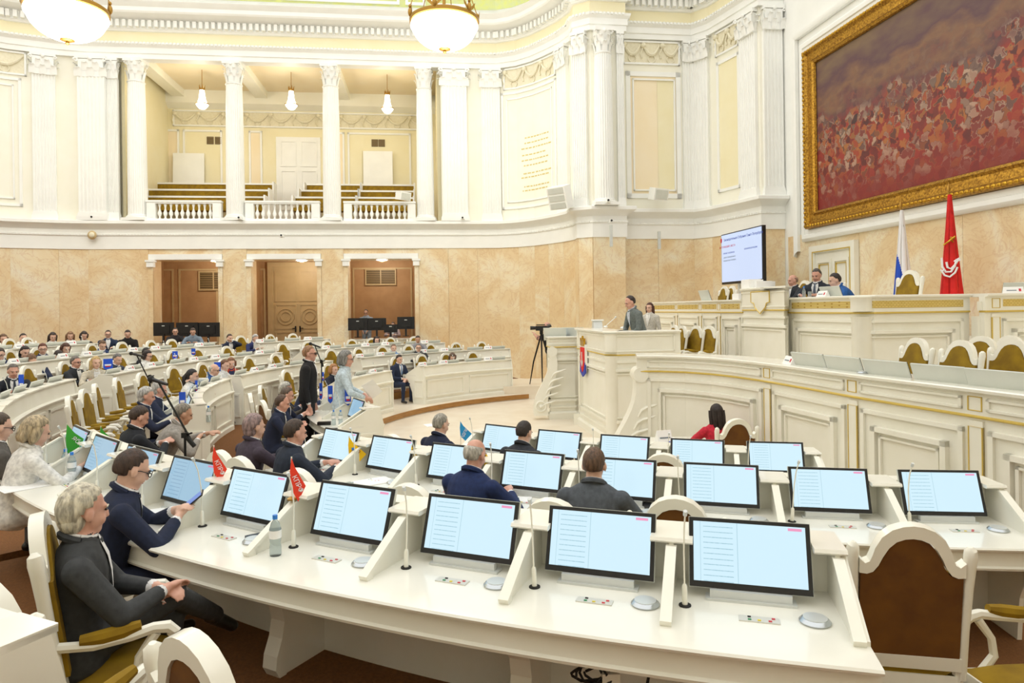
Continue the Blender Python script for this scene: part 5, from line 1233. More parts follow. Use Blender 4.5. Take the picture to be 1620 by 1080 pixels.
# monitors, card and puck on the near wing
for i, u in enumerate((1266, 1320, 1387, 1470, 1560)):
    s = plen(WING, u, 580); p, tt = seg_at(WING, s); nn = Vector((-tt.y, tt.x)); q = p + nn * .2
    monitor((q.x, q.y, 1.72), math.degrees(math.atan2(nn.y, nn.x)) + 4, ORD[i] + ' silver monitor from the left on the long rostrum desk', 'screenb', 'rostrum monitors')
    MB
s = plen(WING, 1237, 570); p, tt = seg_at(WING, s); nn = Vector((-tt.y, tt.x)); q = p + nn * .12; nameplate((q.x, q.y, 1.9), 180, 'white name card left of the silver rostrum monitors')
s = plen(WING, 1353, 580); p, tt = seg_at(WING, s); q = p + Vector((-tt.y, tt.x)) * .1; puck((q.x, q.y, 1.9), 'dark flat conference puck on the long rostrum desk')
# chairs on the platforms
for i, (u, v, Y, fc) in enumerate(((1411, 535, 8.1, 185), (1481, 539, 7.4, 190), (1524, 534, 8.2, 200), (1568, 537, 7.5, 195), (1563, 530, 8.3, 190))):
    p = at(u, v, Y); chair((p.x, p.y, ZP), fc, 'olive armchair, %s behind the long rostrum desk' % ORD[i])
for i, (u, Y, fc) in enumerate(((1103, 14.2, 205), (1082, 14.5, 200), (1058, 14.8, 190), (1046, 15.4, 190))):
    p = at(u, 520, Y); chair((p.x, p.y, ZP), fc, 'olive armchair, %s from the right beside the lectern speaker' % ORD[i])
for i, (u, k) in enumerate(((1412, 2.3), (1300, 2.75), (1252, 2.8), (1128, 2.6), (1140, 2.7))):
    p = e1line(u, 460, k); chair((p.x, p.y, ZQ), 188, ('empty presidium armchair before the white and blue flag', 'armchair of the presiding man', 'armchair of the older man at the presidium', 'first armchair top at the far presidium end', 'second armchair top at the far presidium end')[i])
# ---------------------------------------------------------------- wall screen
pr_ = e1line(1206, 400, 4.2); pl_ = e1line(1141, 400, 4.2); w = (pr_ - pl_).length; c = (pr_ + pl_) / 2; zb = 3.34; hh = 1.5
t = thing('display_screen', 'large lit information screen on a stand behind the presidium', 'screen', (c.x, c.y, ZQ), math.atan2(pr_.y - pl_.y, pr_.x - pl_.x))
MB().box((0, .06, zb - ZQ + hh / 2), (w, .1, hh + .04)).build('housing', M['black'], t)
q = quadscreen(w - .06, hh - .06, y=.0); q.shift((0, 0, zb - ZQ + .05)); q.build('panel', M['bigscreen'], t)
MB().box((-.3, .1, (zb - ZQ) / 2), (.08, .06, zb - ZQ)).box((.3, .1, (zb - ZQ) / 2), (.08, .06, zb - ZQ)).box((0, .1, .02), (1.2, .6, .04)).build('stand', M['silver'], t)
RX = Matrix.Rotation(R_(90), 4, 'X')
for txt, x, z, s, m in (('Законодательное Собрание Санкт-Петербурга', .12, 1.33, .105, 'inkblue'), ('ВЫСТУПАЮЩИЙ С МЕСТА', -.85, 1.12, .08, 'inkred'), ('ОСНОВНОЙ ДОКЛАДЧИК', .62, .95, .06, 'inkblue'), ('ОТВЕЧАЕТ НА ВОПРОСЫ', -.75, .92, .06, 'inkblue'), ('депутат Законодательного', -.7, .8, .06, 'inkgrey'), ('Собрания Санкт-Петербурга', -.7, .7, .06, 'inkgrey')):
    obj_from(text_mesh(txt, s, M[m]), 'lettering', t, Matrix.Translation((x, -.004, zb - ZQ + z)) @ RX)
MB().prism([(-.05, .07), (.05, .07), (.05, -.03), (0, -.08), (-.05, -.03)], (-1.25, -.004, zb - ZQ + 1.33), (1, 0, 0), (0, 0, 1), (0, .003, 0)).build('crest', M['inkred'], t)
# ---------------------------------------------------------------- standing flags
def big_flag(u, k, vt, label, kind):
    p = e1line(u, 400, k); zt = at(u, vt, p.y).z; t = thing('flag', label, 'flag', (p.x, p.y, ZQ), R_(262), 'standing flags')
    h = zt - ZQ
    MB().tube([(0, 0, 0), (0, 0, h - .12)], .018, 8).build('pole', M['brass'], t); MB().lathe([(.16, 0), (.16, .03), (.05, .06), (.03, .12)], 16).build('foot', M['brass'], t, True)
    MB().lathe([(.03, h - .14), (.035, h - .08), (.012, h - .02), (.001, h + .06)], 8).build('finial', M['brass'], t, True)
    # draped cloth: folds hanging along the pole, widening downwards; strips of colour run diagonally
    n, mz = 64, 44
    def surf(i, j):
        f = i / n; g = j / mz; z = h - .2 - g * (h - .55); wdt = .05 + .26 * g
        a = f * 2 * PI; r = wdt * (1 + .22 * math.sin(5 * a + 1.3) * g)
        return Vector((r * math.cos(a) * .6, r * math.sin(a) * .74 + .02, z))
    cols = {}
    for j in range(mz):
        for i in range(n):
            f = (i + .5) / n; g = (j + .5) / mz; x = math.sin(2 * PI * f)
            if kind == 'tri': m = 'flagwhite' if g < .4 + .6 * (x * .5 + .5) else ('flagblue' if g < .86 + .5 * (x * .5 + .5) else 'red')
            else: m = 'red'
            cols.setdefault(m, []).append((i, j))
    for m, cells in cols.items():
        mb = MB()
        for i, j in cells: mb.add([surf(i, j), surf(i + 1, j), surf(i + 1, j + 1), surf(i, j + 1)], [(0, 1, 2, 3)])
        bmx = mb.build('cloth_' + {'flagwhite': 'white', 'flagblue': 'blue', 'red': 'red'}[m], M[m], t, True, angle=80)
        __bm = __import__('bmesh').new(); __bm.from_mesh(bmx.data); __import__('bmesh').ops.remove_doubles(__bm, verts=__bm.verts, dist=.0005); __bm.to_mesh(bmx.data); __bm.free()
    return t, h
# local -y of the flag looks to the hall (rotation 262 deg: +x local -> -y world ... faces the camera side)
big_flag(1426, 5.45, 318, 'white, blue and red flag hanging on a pole behind the presidium', 'tri')
ft_, fh_ = big_flag(1502, 5.45, 292, 'red flag with white anchor emblem behind the presidium', 'red')
def to_cam_face(t, y0, zc):  # emblem plate placed on the hall-facing side of the drape
    d = (Vector((0, 0, 0)) - Vector((t.location.x, t.location.y, 0))).normalized(); return d
d = to_cam_face(ft_, 0, 0); loc = ft_.location; sx = Vector((-d.y, d.x, 0)); sx = sx if sx.x > 0 else -sx
def emb(name, m, curves, r, z0, scale, outd):
    mb = MB()
    for pts in curves: mb.tube([loc + d * outd + sx * (x * scale) + Vector((0, 0, z0 + z * scale)) for x, z in pts], r, 6)
    mb.shift(-loc); inv = Matrix.Rotation(-ft_.rotation_euler.z, 4, 'Z'); mb.xf(inv); mb.build(name, M[m], ft_, True)
emb('white_anchor', 'flagwhite', [[(-.3, .5), (-.28, .1), (-.15, -.15), (.05, -.15), (.2, .1), (.25, .35)], [(-.12, .3), (-.08, .05), (.05, -.02), (.2, .15), (.36, .42)], [(-.3, -.1), (-.2, -.3), (.0, -.38), (.2, -.2), (.3, .05)], [(.18, .3), (.25, .38), (.3, .28)], [(.28, .38), (.37, .46), (.4, .33)], [(-.36, -.05), (-.3, -.1), (-.22, -.06)]], .02, 1.36, .44, .17)
emb('gold_sceptre', 'gold', [[(-.3, -.2), (-.1, -.05), (.1, .1), (.3, .3)], [(.1, .1), (.2, -.05)], [(.05, .25), (.25, .15)], [(.0, .05), (.2, .22), (.28, .1)]], .016, 1.9, .34, .13)
# ---------------------------------------------------------------- ledge devices, loudspeakers
def cctv(u, v, Y, label):
    p = at(u, v, Y); t = thing('security_camera', label, 'camera', p, 0, 'small ledge cameras'); MB().box((0, 0, .06), (.1, .16, .1)).build('body', M['white'], t); MB().tube([(0, -.08, .06), (0, -.1, .06)], .035, 10).build('lens', M['black'], t); MB().box((0, .04, 0), (.16, .1, .03)).build('foot', M['white'], t)
for i, (u, v, Y) in enumerate(((147, 346, 24.5), (379, 347, 24.9), (732, 347, 25.8), (962, 320, 22.4))): cctv(u, v, Y, ('small white camera on the ledge under the left pilasters', 'small white camera on the ledge under the second balcony column', 'small white camera on the ledge right of the balcony', 'small white camera on the ledge of the round pier')[i])
cctv(446, 375, 25.0, 'small dark-lensed camera fixed below the middle balustrade'); cctv(967, 352, 22.5, 'small camera hanging below the pier ledge')
p = at(147, 372, 24.55); t = thing('wall_speaker', 'round beige device on the band under the left pilasters', 'speaker', p); MB().ell((0, -.05, 0), (.16, .1, .16), 14, 8).build('shell', M['tandoor'], t, True); MB().ell((.03, -.12, 0), (.1, .05, .1), 12, 6).build('cone', M['relief'], t, True)
def loudspeaker(u, v, Y, d, rz, tilt, label, cells=1):
    p = at(u, v, Y); t = thing('loudspeaker', label, 'loudspeaker', p, rz, 'wall loudspeakers'); T = Matrix.Rotation(tilt, 4, 'X')
    MB().box((0, 0, 0), d).xf(T).build('cabinet', M['white'], t)
    for i in range(cells):
        z = -d[2] / 2 + d[2] * (i + .5) / cells; MB().box((0, -d[1] / 2 - .01, z), (d[0] * .82, .02, d[2] / cells * .75)).xf(T).build('grille', M['greyback'], t)
    MB().tube([(0, d[1] * .4, 0), (0, d[1] * .4 + .3, .15)], .025, 6).build('bracket', M['white'], t)
loudspeaker(886, 312, 22.9, (.72, .4, .75), R_(-38), R_(18), 'stack of three white loudspeaker cells beside the round pier', 3)
loudspeaker(1042, 307, 23.2, (.62, .3, .4), R_(30), R_(14), 'single white loudspeaker below the yellow bay panel')
loudspeaker(638, 310, 25.4, (.5, .3, .3), R_(50), R_(10), 'white floodlight box above the right balustrade')
for i, (u, v0, v1, Y) in enumerate(((967, 356, 390, 22.55), (1043, 366, 394, 23.4))):
    a, b = at(u, v0, Y), at(u, v1, Y); t = thing('line_speaker', ('slim grey column speaker on the pier', 'slim grey column speaker on the marble bay wall')[i], 'loudspeaker', b, 0, 'slim column speakers'); MB().box((0, 0, (a.z - b.z) / 2), (.1, .08, a.z - b.z)).build('body', M['greyback'], t); MB().box((0, -.045, (a.z - b.z) / 2), (.07, .01, (a.z - b.z) * .92)).build('grille', M['silver'], t)
# ---------------------------------------------------------------- technicians' desks
def tech_desk(ta, tb, dd, label, fl=.9):
    t = thing('technician_desk', label, 'desk', lp((ta + tb) / 2, dd, fl), math.radians(7)); L = tb - ta
    MB().box((0, 0, .95), (L + .1, .75, .05)).build('top', M['ivory'], t); MB().box((0, -.3, .46), (L, .05, .92)).box((-L / 2 + .03, 0, .46), (.05, .6, .92)).box((L / 2 - .03, 0, .46), (.05, .6, .92)).build('body', M['ivory'], t)
    mb = MB(); frame_on(mb, (-L / 2 + .25, -.325), (L / 2 - .25, -.325), .15, .78, (0, -1), .05, .03); mb.build('panel_moulding', M['ivory'], t)
    for s in (-1, 1):
        mb = MB(); frame_on(mb, (s * (L / 2 - .14) - .08, -.325), (s * (L / 2 - .14) + .08, -.325), .1, .84, (0, -1), .02, .02); mb.build('gold_line', M['goldpaint'], t)
    return t
tech_desk(wall_t(553, 520) + .15, wall_t(655, 520) - .15, .1, 'ivory technician desk in the right lobby opening', .62)
tech_desk(wall_t(240, 520) + .2, wall_t(345, 520) - .1, -.1, 'ivory technician desk in the left lobby opening', .62)
def backmon(u, v, Y, w, h, label):
    # large monitor seen from behind: black back with stand
    p = at(u, v, Y); t = thing('computer_monitor', label, 'monitor', p, R_(4), 'technicians black monitors')
    MB().box((0, 0, -h / 2), (w, .04, h)).box((0, -.03, -h / 2), (w * .6, .04, h * .6)).build('casing', M['black'], t); MB().box((0, -.03, -h - .1), (.07, .05, .34)).box((0, 0, -h - .25), (.24, .2, .02)).build('stand', M['black'], t); MB().box((0, -.052, -h * .25), (.1, .004, .03)).build('badge', M['silver'], t)
for i, (u, v, Y, w, h) in enumerate(((259, 510, 24.6, .72, .48), (296, 510, 24.7, .76, .5), (330, 510, 24.8, .78, .52), (566, 503, 25.6, .72, .46), (596, 503, 25.7, .7, .46), (642, 501, 25.6, .64, .46), (618, 513, 25.5, .5, .3))):
    backmon(u, v, Y, w, h, 'black monitor back, %s from the left at the lobby technician desks' % ORD[i])
# ---------------------------------------------------------------- table of the woman in red
t = thing('side_table', 'small white table in front of the woman in red', 'table', (2.42, 9.75, 0))
MB().box((0, 0, .72), (1.05, .6, .04)).build('top', M['desktop'], t); MB().box((0, .26, .4), (1.0, .03, .6)).build('modesty_panel', M['ivory'], t)
for x in (-.46, .46):
    for y in (-.25, .25): MB().box((x, y, .35), (.05, .05, .7)).build('leg', M['ivory'], t)
paper_box((2.25, 9.7, .74), (.22, .3, .02), .4, 'open blue and white folder on the small table', 'inkblue', 'folder', 'folder')
p = Vector((2.12, 9.66, .74)); t = thing('desk_calendar', 'white tent-shaped desk calendar on the small table', 'calendar', p, R_(15)); MB().prism([(-.07, 0), (.07, 0), (0, .17)], (-.11, 0, 0), (0, 1, 0), (0, 0, 1), (.22, 0, 0)).build('card', M['paper'], t); MB().box((0, -.045, .07), (.16, .003, .02), M4=Matrix.Rotation(R_(-22), 4, 'X')).build('print', M['inkgrey'], t)
# ---------------------------------------------------------------- desk pennants
PENN = [0]
def pennant(p, h, col, label, tilt=(0, 0), text=None, tcol='flagwhite', w=.16, ht=.24, rz=0, shape='tri', rod='ivory'):
    t = thing('desk_pennant', label, 'flag', p, rz, 'small party pennants'); top = Vector((tilt[0], tilt[1], h))
    MB().lathe([(.03, 0), (.03, .008), (.008, .02)], 12).build('base', M['brass' if shape == 'tri' else 'ivory'], t, True)
    MB().tube([(0, 0, .01), top], .005, 6).build('rod', M[rod], t)
    o = top * .985
    if shape == 'tri': out = [(0, 0), (w * .22, -ht * .22), (w * .95, -ht * .66), (w * .42, -ht * 1.0), (-w * .02, -ht * .72), (-.01, -ht * .3)]
    else: out = [(-w / 2, 0), (w / 2, 0), (w / 2, -ht * .85), (0, -ht), (-w / 2, -ht * .85)]
    if shape == 'sw': MB().box(o + Vector((0, -.016, -ht * .55)), (w * .7, .004, ht * .14)).build('white_mark', M['flagwhite'], t); MB().box(o + Vector((0, -.0165, -ht * .68)), (w * .5, .004, ht * .08)).build('red_mark', M['red'], t)
    MB().prism(out, o + Vector((0, -.012, 0)), (1, 0, 0), (0, 0, 1), (0, .004, 0)).build('cloth', M[col], t)
    if text:
        me = text_mesh(text[0], text[1], M[tcol]); obj_from(me, 'lettering', t, Matrix.Translation(o + Vector((w * text[2], -.0155, -ht * text[3]))) @ RX @ Matrix.Rotation(R_(text[4]), 4, 'Z'))
    return t
def faced(p): return math.atan2(p[1], p[0]) - PI / 2
def pen_at(u, v, k, R, col, label, h, **kw):
    # base on the desk of row k where the photo shows it
    p = on_z(u, v, FZ[k] + .76); return pennant((p.x, p.y, p.z), h, col, label, rz=faced((p.x, p.y)), **kw)
def pen_z(u, v, z, col, label, h, **kw):
    p = on_z(u, v, z); return pennant((p.x, p.y, z), h, col, label, rz=faced((p.x, p.y)), **kw)
d1, d2, d3 = FZ[1] + .76, FZ[2] + .76, FZ[3] + .76
pen_z(339, 760, d1 + .235, 'redorange', 'orange-red pennant between the fifth and sixth monitors of the nearest row', .24, text=('КПРФ', .04, .4, .6, -68), w=.085, ht=.25)
pen_z(462, 790, d1 + .235, 'redorange', 'orange-red pennant between the fourth and fifth monitors of the nearest row', .26, text=('КПРФ', .04, .4, .6, -68), w=.085, ht=.27)
pen_z(107, 745, d1, 'flaggreen', 'green pennant with white lettering left of the man with glasses', .42, text=('яблоко', .06, .42, .52, -52), w=.26, ht=.38)
pen_z(160, 715, d1, 'flaggreen', 'green pennant seen edge on behind the man with glasses', .26, text=('яблоко', .05, .4, .6, -60), w=.14, ht=.26)
pen_z(463, 735, d2, 'flagyellow', 'yellow pennant beside the navy-suited man in the second row', .42, w=.08, ht=.22)
pen_z(553, 745, d2, 'flagyellow', 'yellow pennant between the two left monitors of the second row', .34, text=('СР', .06, .4, .6, 10), tcol='maroon', w=.17, ht=.27)
pen_z(652, 755, d2, 'flagyellow', 'narrow yellow pennant beside the third monitor from left, second row', .3, text=('СР', .05, .4, .55, -20), tcol='maroon', w=.1, ht=.24)
pen_z(768, 768, d2, 'flagyellow', 'yellow pennant with maroon letters beside the bald man', .3, text=('СР', .08, .42, .5, -25), tcol='maroon', w=.2, ht=.28)
pen_z(909, 775, d2, 'flagyellow', 'yellow pennant half hidden by the grey-suited man', .27, w=.1, ht=.24)
pen_z(729, 705, d3, 'flagcyan', 'light blue pennant left of the dark-haired man in the third row', .32, text=('ЛДПР', .05, .3, .6, 60), w=.16, ht=.26)
blue = [(289, 668, d2, .44, 'blue pennant before the leaning grey-suited man', .085, .24), (311, 640, d2, .42, 'narrow blue pennant left of the dark left-hand screens', .04, .24), (305, 606, d2, .3, 'blue pennant beside the woman in white', .045, .2),
 (551, 660, d3, .5, 'blue pennant hanging before the right dark screen of the short desk', .1, .3), (523, 656, d3, .5, 'blue pennant in the middle of the short desk', .08, .3), (508, 650, d3, .5, 'narrow blue pennant at the left of the short desk', .05, .3), (511, 618, d3, .42, 'blue pennant beside the standing man in black', .05, .2),
 (34, 632, d1, .42, 'tall blue pennant before the man in the striped tie', .07, .3), (45, 612, d1, .3, 'second blue pennant on the big curved left desk', .06, .2), (61, 602, d1, .3, 'third blue pennant on the big curved left desk', .06, .2), (81, 592, d1, .3, 'fourth blue pennant on the big curved left desk', .05, .2),
 (171, 588, d1 + .26, .26, 'broad blue pennant before the grey-haired man bending forward', .16, .22), (277, 568, d1 + .26, .2, 'broad blue pennant before the dark-suited man facing the camera', .12, .2), (306, 563, d1 + .26, .2, 'small blue pennant in the middle of the third-row desk', .1, .18), (344, 590, d2 + .26, .24, 'blue pennant before the man in the blue suit', .13, .22)]
for u, v, z, h, lab, w, ht in blue: pen_z(u, v, z, 'flagblue', lab, h, w=w, ht=ht, shape='sw', rod='ivory')
# ---------------------------------------------------------------- bottles, glasses, papers, phones on the desks
BOT = [None]
def bottle(u, v, z, label, s=1.0):
    p = on_z(u, v, z)
    if BOT[0] is None:
        t = thing('water_bottle', 'x', 'bottle'); MB().lathe([(.03, 0), (.033, .01), (.032, .05), (.029, .07), (.033, .1), (.033, .15), (.022, .185), (.012, .2), (.012, .215)], 16).build('body', M['glassy'], t, True)
        MB().lathe([(.0335, .1), (.0335, .145)], 16, cap=False).build('label_band', M['paper'], t, True); MB().lathe([(.014, .205), (.014, .228)], 12).build('cap', M['bluecap'], t, True); BOT[0] = t; o = t
    else: o = copy_tree(BOT[0])
    o.location = p; o.scale = (s, s, s); o['label'] = label; o['category'] = 'bottle'; o['group'] = 'plastic water bottles'
for u, v, z, lab in ((436, 878, d1, 'water bottle with blue cap in front of the fourth monitor divider'), (228, 790, d1, 'water bottle behind the phone of the man with glasses'), (104, 752, d1, 'left one of two bottles by the green pennant'), (114, 758, d1, 'right one of two bottles by the green pennant'), (559, 745, d2, 'water bottle beside the yellow pennants'), (634, 752, d2, 'water bottle at the second left monitor of the second row'), (908, 722, d3, 'water bottle beside the third-row monitor near the grey-suited man'),
  (284, 672, d2, 'water bottle near the boom microphone'), (330, 667, d2, 'water bottle at the near end of the pennant desk'), (489, 646, d3, 'left water bottle before the standing man'), (497, 645, d3, 'right water bottle before the standing man'), (528, 672, d3, 'left water bottle at the end of the short desk'), (539, 672, d3, 'right water bottle at the end of the short desk'), (329, 604, d2, 'water bottle before the blue-suited bald man')): bottle(u, v, z, lab)
def flat(name, cat, u, v, z, d, rz, m, label, m2=None, hh=.004):
    p = on_z(u, v, z); t = thing(name, label, cat, p, rz); MB().box((0, 0, hh / 2 + .001), (d[0], d[1], hh)).build('body', M[m], t); MB().box((0, 0, hh + .002), (d[0] * .9, d[1] * .9, .002)).build('face', M[m2 or m], t)
flat('paper_sheet', 'paper', 250, 812, d1, (.32, .24), .5, 'paper', 'white papers on the desk beside the phone user'); flat('paper_sheet', 'paper', 45, 768, d1, (.4, .3), .9, 'paper', 'white papers before the woman in white at the left edge')
flat('paper_sheet', 'paper', 590, 762, d2, (.34, .24), .6, 'paper', 'papers before the empty chair in the second row'); flat('paper_sheet', 'paper', 690, 672, d2 + 0, (.3, .22), .4, 'paper', 'papers in the third desk row'); 
flat('poster_sheet', 'paper', 800, 790, d2, (.42, .16), -.1, 'paper', 'white sheet with large green handwriting before the bald man')
me = text_mesh('2АН-2', .085, M['inkgreen']); p = on_z(800, 790, d2 + .012); obj_from(me, 'lettering', bpy.data.objects['poster_sheet'], Matrix.Translation((0, 0, .009)))
flat('smartphone', 'phone', 1026, 803, d2, (.075, .15), .3, 'black', 'black smartphone lying on a charging pad in the second row', hh=.03); flat('wallet', 'wallet', 418, 850, d1, (.1, .2), -.9, 'black', 'black folder lying under the fourth monitor of the nearest row', hh=.02)
flat('smartphone', 'phone', 276, 679, d2, (.08, .15), .2, 'black', 'black phone near the boom microphone stand'); flat('eyeglass_case', 'case', 513, 672, d3, (.2, .08), .1, 'black', 'black spectacle case at the near end of the short desk', hh=.05); flat('pen', 'pen', 526, 678, d3, (.16, .012), .0, 'black', 'black pen at the near end of the short desk', hh=.01)
flat('paper_sheet', 'paper', 480, 652, d3, (.5, .3), .9, 'paper', 'papers before the four seated men')
for i, (u, v, z, lab) in enumerate(((75, 758, d1, 'drinking glass by the green pennant'), (780, 770, d2, 'drinking glass beside the yellow pennant with maroon letters'), (553, 780, d2, 'drinking glass in the second row by the papers'))):
    p = on_z(u, v, z); t = thing('drinking_glass', lab, 'glass', p, 0, 'drinking glasses'); MB().lathe([(.03, 0), (.036, .09), (.034, .09), (.028, .005)], 16, cap=False).build('wall', M['glassy'], t, True); MB().lathe([(.03, 0), (.03, .006)], 16).build('bottom', M['glassy'], t)
# cables under the nearest desk
t = thing('cable_bundle', 'black cables hanging under the nearest desk', 'cable', at(945, 1058, 3.1)); rnd = random.Random(5)
for k in range(4):
    pts = [(.02 * k - .05 + .07 * math.cos(a + k), .02 * math.sin(a * 2), .04 * math.sin(a + k) - .02) for a in [q * .6 for q in range(11)]]; MB().tube(pts, .006, 6).build('cable', M['rubber'], t, True)
MB().tube([(.2, 0, .03), (.24, 0, 0), (.22, 0, -.1), (.2, 0, -.16)], .007, 6).build('cable', M['rubber'], t, True); MB().box((.06, 0, -.04), (.08, .04, .05)).build('plug', M['ivory'], t)
# ---------------------------------------------------------------- microphone stands, camera tripod
def boom_stand(base, top, joint_z, mic_end, tail, label):
    t = thing('microphone_stand', label, 'microphone stand', base, 0, 'boom microphone stands'); b = Vector(base)
    MB().tube([(0, 0, .05), (0, 0, joint_z - b.z)], .012, 8).build('pole', M['blackmetal'], t)
    for k in range(3):
        a = k * 2.1 + .4; MB().tube([(0, 0, .22), (.3 * math.cos(a), .3 * math.sin(a), .01)], .01, 6).build('leg', M['blackmetal'], t)
    J = Vector((0, 0, joint_z - b.z)); m_ = Vector(mic_end) - b; tl = Vector(tail) - b
    MB().tube([tl, m_], .01, 6).build('boom', M['blackmetal'], t); MB().tube([tl, tl + (J - tl).normalized() * .14], .022, 8).build('counterweight', M['blackmetal'], t); MB().box(J, (.05, .05, .05)).tube([J, J + Vector((.07, 0, .02))], .01, 6).build('clutch', M['blackmetal'], t)
    d = (m_ - J).normalized(); d.z *= .15; d.normalize(); MB().tube([m_ + d * -.12, m_ + d * .07], [.014, .02], 10).build('handle', M['black'], t, True); MB().ell(m_ + d * .09, (.032, .032, .032), 12, 8).build('capsule', M['rubber'], t, True)
Yb = 6.6; b = at(293, 722, Yb); b.z = FZ[2]; j = at(292, 688, Yb); boom_stand(b, None, j.z, at(250, 603, Yb + .1), at(308, 706, Yb), 'black boom microphone stand in the aisle at the left')
Yb = 11.2; b = at(237, 600, Yb); b.z = FZ[1]; j = at(234, 596, Yb); boom_stand(b, None, j.z, at(216, 561, Yb), at(238, 606, Yb), 'second black boom microphone behind the white-haired men')
Yb = 13.2; b = at(509, 600, Yb); b.z = FZ[3]; j = at(508, 572, Yb); boom_stand(b, None, j.z, at(498, 546, Yb), at(511, 580, Yb), 'boom microphone stand beside the standing man in black')
struct(MB().box((.9, 21.2, .19), (2.4, 2.2, .38)).build('floor_step', M['floor']))
Yb = 20.4; b = at(860, 590, Yb); t = thing('video_camera', 'black video camera on a tall tripod in front of the marble wall', 'camera', (b.x - .05, b.y, .38))
hz = at(857, 528, Yb).z - .38
for k in range(3):
    a = k * 2.09 + 2.6; MB().tube([(0, 0, hz), (.28 * math.cos(a), .28 * math.sin(a), hz * .45), (.42 * math.cos(a), .42 * math.sin(a), 0)], [.03, .025, .015], 6).build('leg', M['blackmetal'], t)
MB().box((0, 0, hz + .05), (.1, .1, .12)).build('head', M['blackmetal'], t); MB().box((0, 0, hz + .17), (.34, .13, .14)).tube([(.17, 0, hz + .2), (.3, 0, hz + .24)], .035, 8).box((-.02, 0, hz + .27), (.26, .04, .03)).build('body', M['black'], t); MB().tube([(-.17, 0, hz + .18), (-.33, 0, hz + .18)], [.05, .06], 12).build('lens', M['black'], t, True)
# ---------------------------------------------------------------- people
def sph(mb, tags, c, r, tg, n=10, M4=None):
    k = len(mb.v); mb.ell(c, (r, r, r) if not isinstance(r, (tuple, list)) else r, n, max(5, n - 3), M4); tags += [tg] * (len(mb.v) - k)
def limb(mb, tags, p0, p1, r0, r1, tg, n=10, seg=5):
    p0 = Vector(p0); p1 = Vector(p1); k = len(mb.v)
    mb.tube([p0.lerp(p1, i / seg) for i in range(seg + 1)], [r0 + (r1 - r0) * i / seg for i in range(seg + 1)], n); tags += [tg] * (len(mb.v) - k)
    sph(mb, tags, p0, r0, tg, n); sph(mb, tags, p1, r1, tg, n)
def loft(mb, tags, secs, tg, n=18):
    k = len(mb.v); vs = []; fs = []
    for c, rx, ry, ux, uy in secs:
        for i in range(n):
            a = 2 * PI * i / n; ca, sa = math.cos(a), math.sin(a); q = 0.86 + .14 * abs(math.sin(2 * a)); vs.append(c + ux * (rx * ca) + uy * (ry * sa))
    for j in range(len(secs) - 1):
        for i in range(n): fs.append((j * n + i, j * n + (i + 1) % n, (j + 1) * n + (i + 1) % n, (j + 1) * n + i))
    fs += [tuple(reversed(range(n))), tuple((len(secs) - 1) * n + i for i in range(n))]
    mb.add(vs, fs); tags += ([tg] * (len(mb.v) - k)) if isinstance(tg, int) else [tg[j] for j in range(len(secs)) for i in range(n)]
def ik(s, h, l1, l2, hint):
    d = h - s; L = min(d.length, l1 + l2 - .005); dn = d.normalized(); a = (l1 * l1 - l2 * l2 + L * L) / (2 * L); q = math.sqrt(max(0, l1 * l1 - a * a))
    hint = (hint - dn * hint.dot(dn)).normalized(); return s + dn * a + hint * q, s + dn * L
def hand(mb, tags, w, d, up, side, tg, fine):
    # wrist w, pointing direction d, back-of-hand normal up, thumb on +/- side
    d = d.normalized(); up = (up - d * up.dot(d)).normalized(); s = d.cross(up) * side
    B = Matrix((( s.x, d.x, up.x), (s.y, d.y, up.y), (s.z, d.z, up.z))).to_4x4()
    sph(mb, tags, w + d * .045, (.042, .05, .018), tg, 10, B)
    r = .0085 if fine else .0105
    for k, (x, L) in enumerate(((.03, .062), (.01, .072), (-.01, .068), (-.03, .052))):
        p0 = w + d * .075 + s * x; p1 = p0 + d * L * .55 - up * .008; p2 = p1 + d * L * .35 - up * L * .4
        limb(mb, tags, p0, p1, r, r * .95, tg, 6, 2); limb(mb, tags, p1, p2, r * .95, r * .8, tg, 6, 2)
    p0 = w + d * .03 + s * .035; p1 = p0 + s * .026 + d * .03 - up * .01; p2 = p1 + d * .03 + s * .004 - up * .008
    limb(mb, tags, p0, p1, r * 1.25, r * 1.1, tg, 6, 2); limb(mb, tags, p1, p2, r * 1.1, r * .9, tg, 6, 2)
SKINS = ['skin', 'skin2', 'skin3']
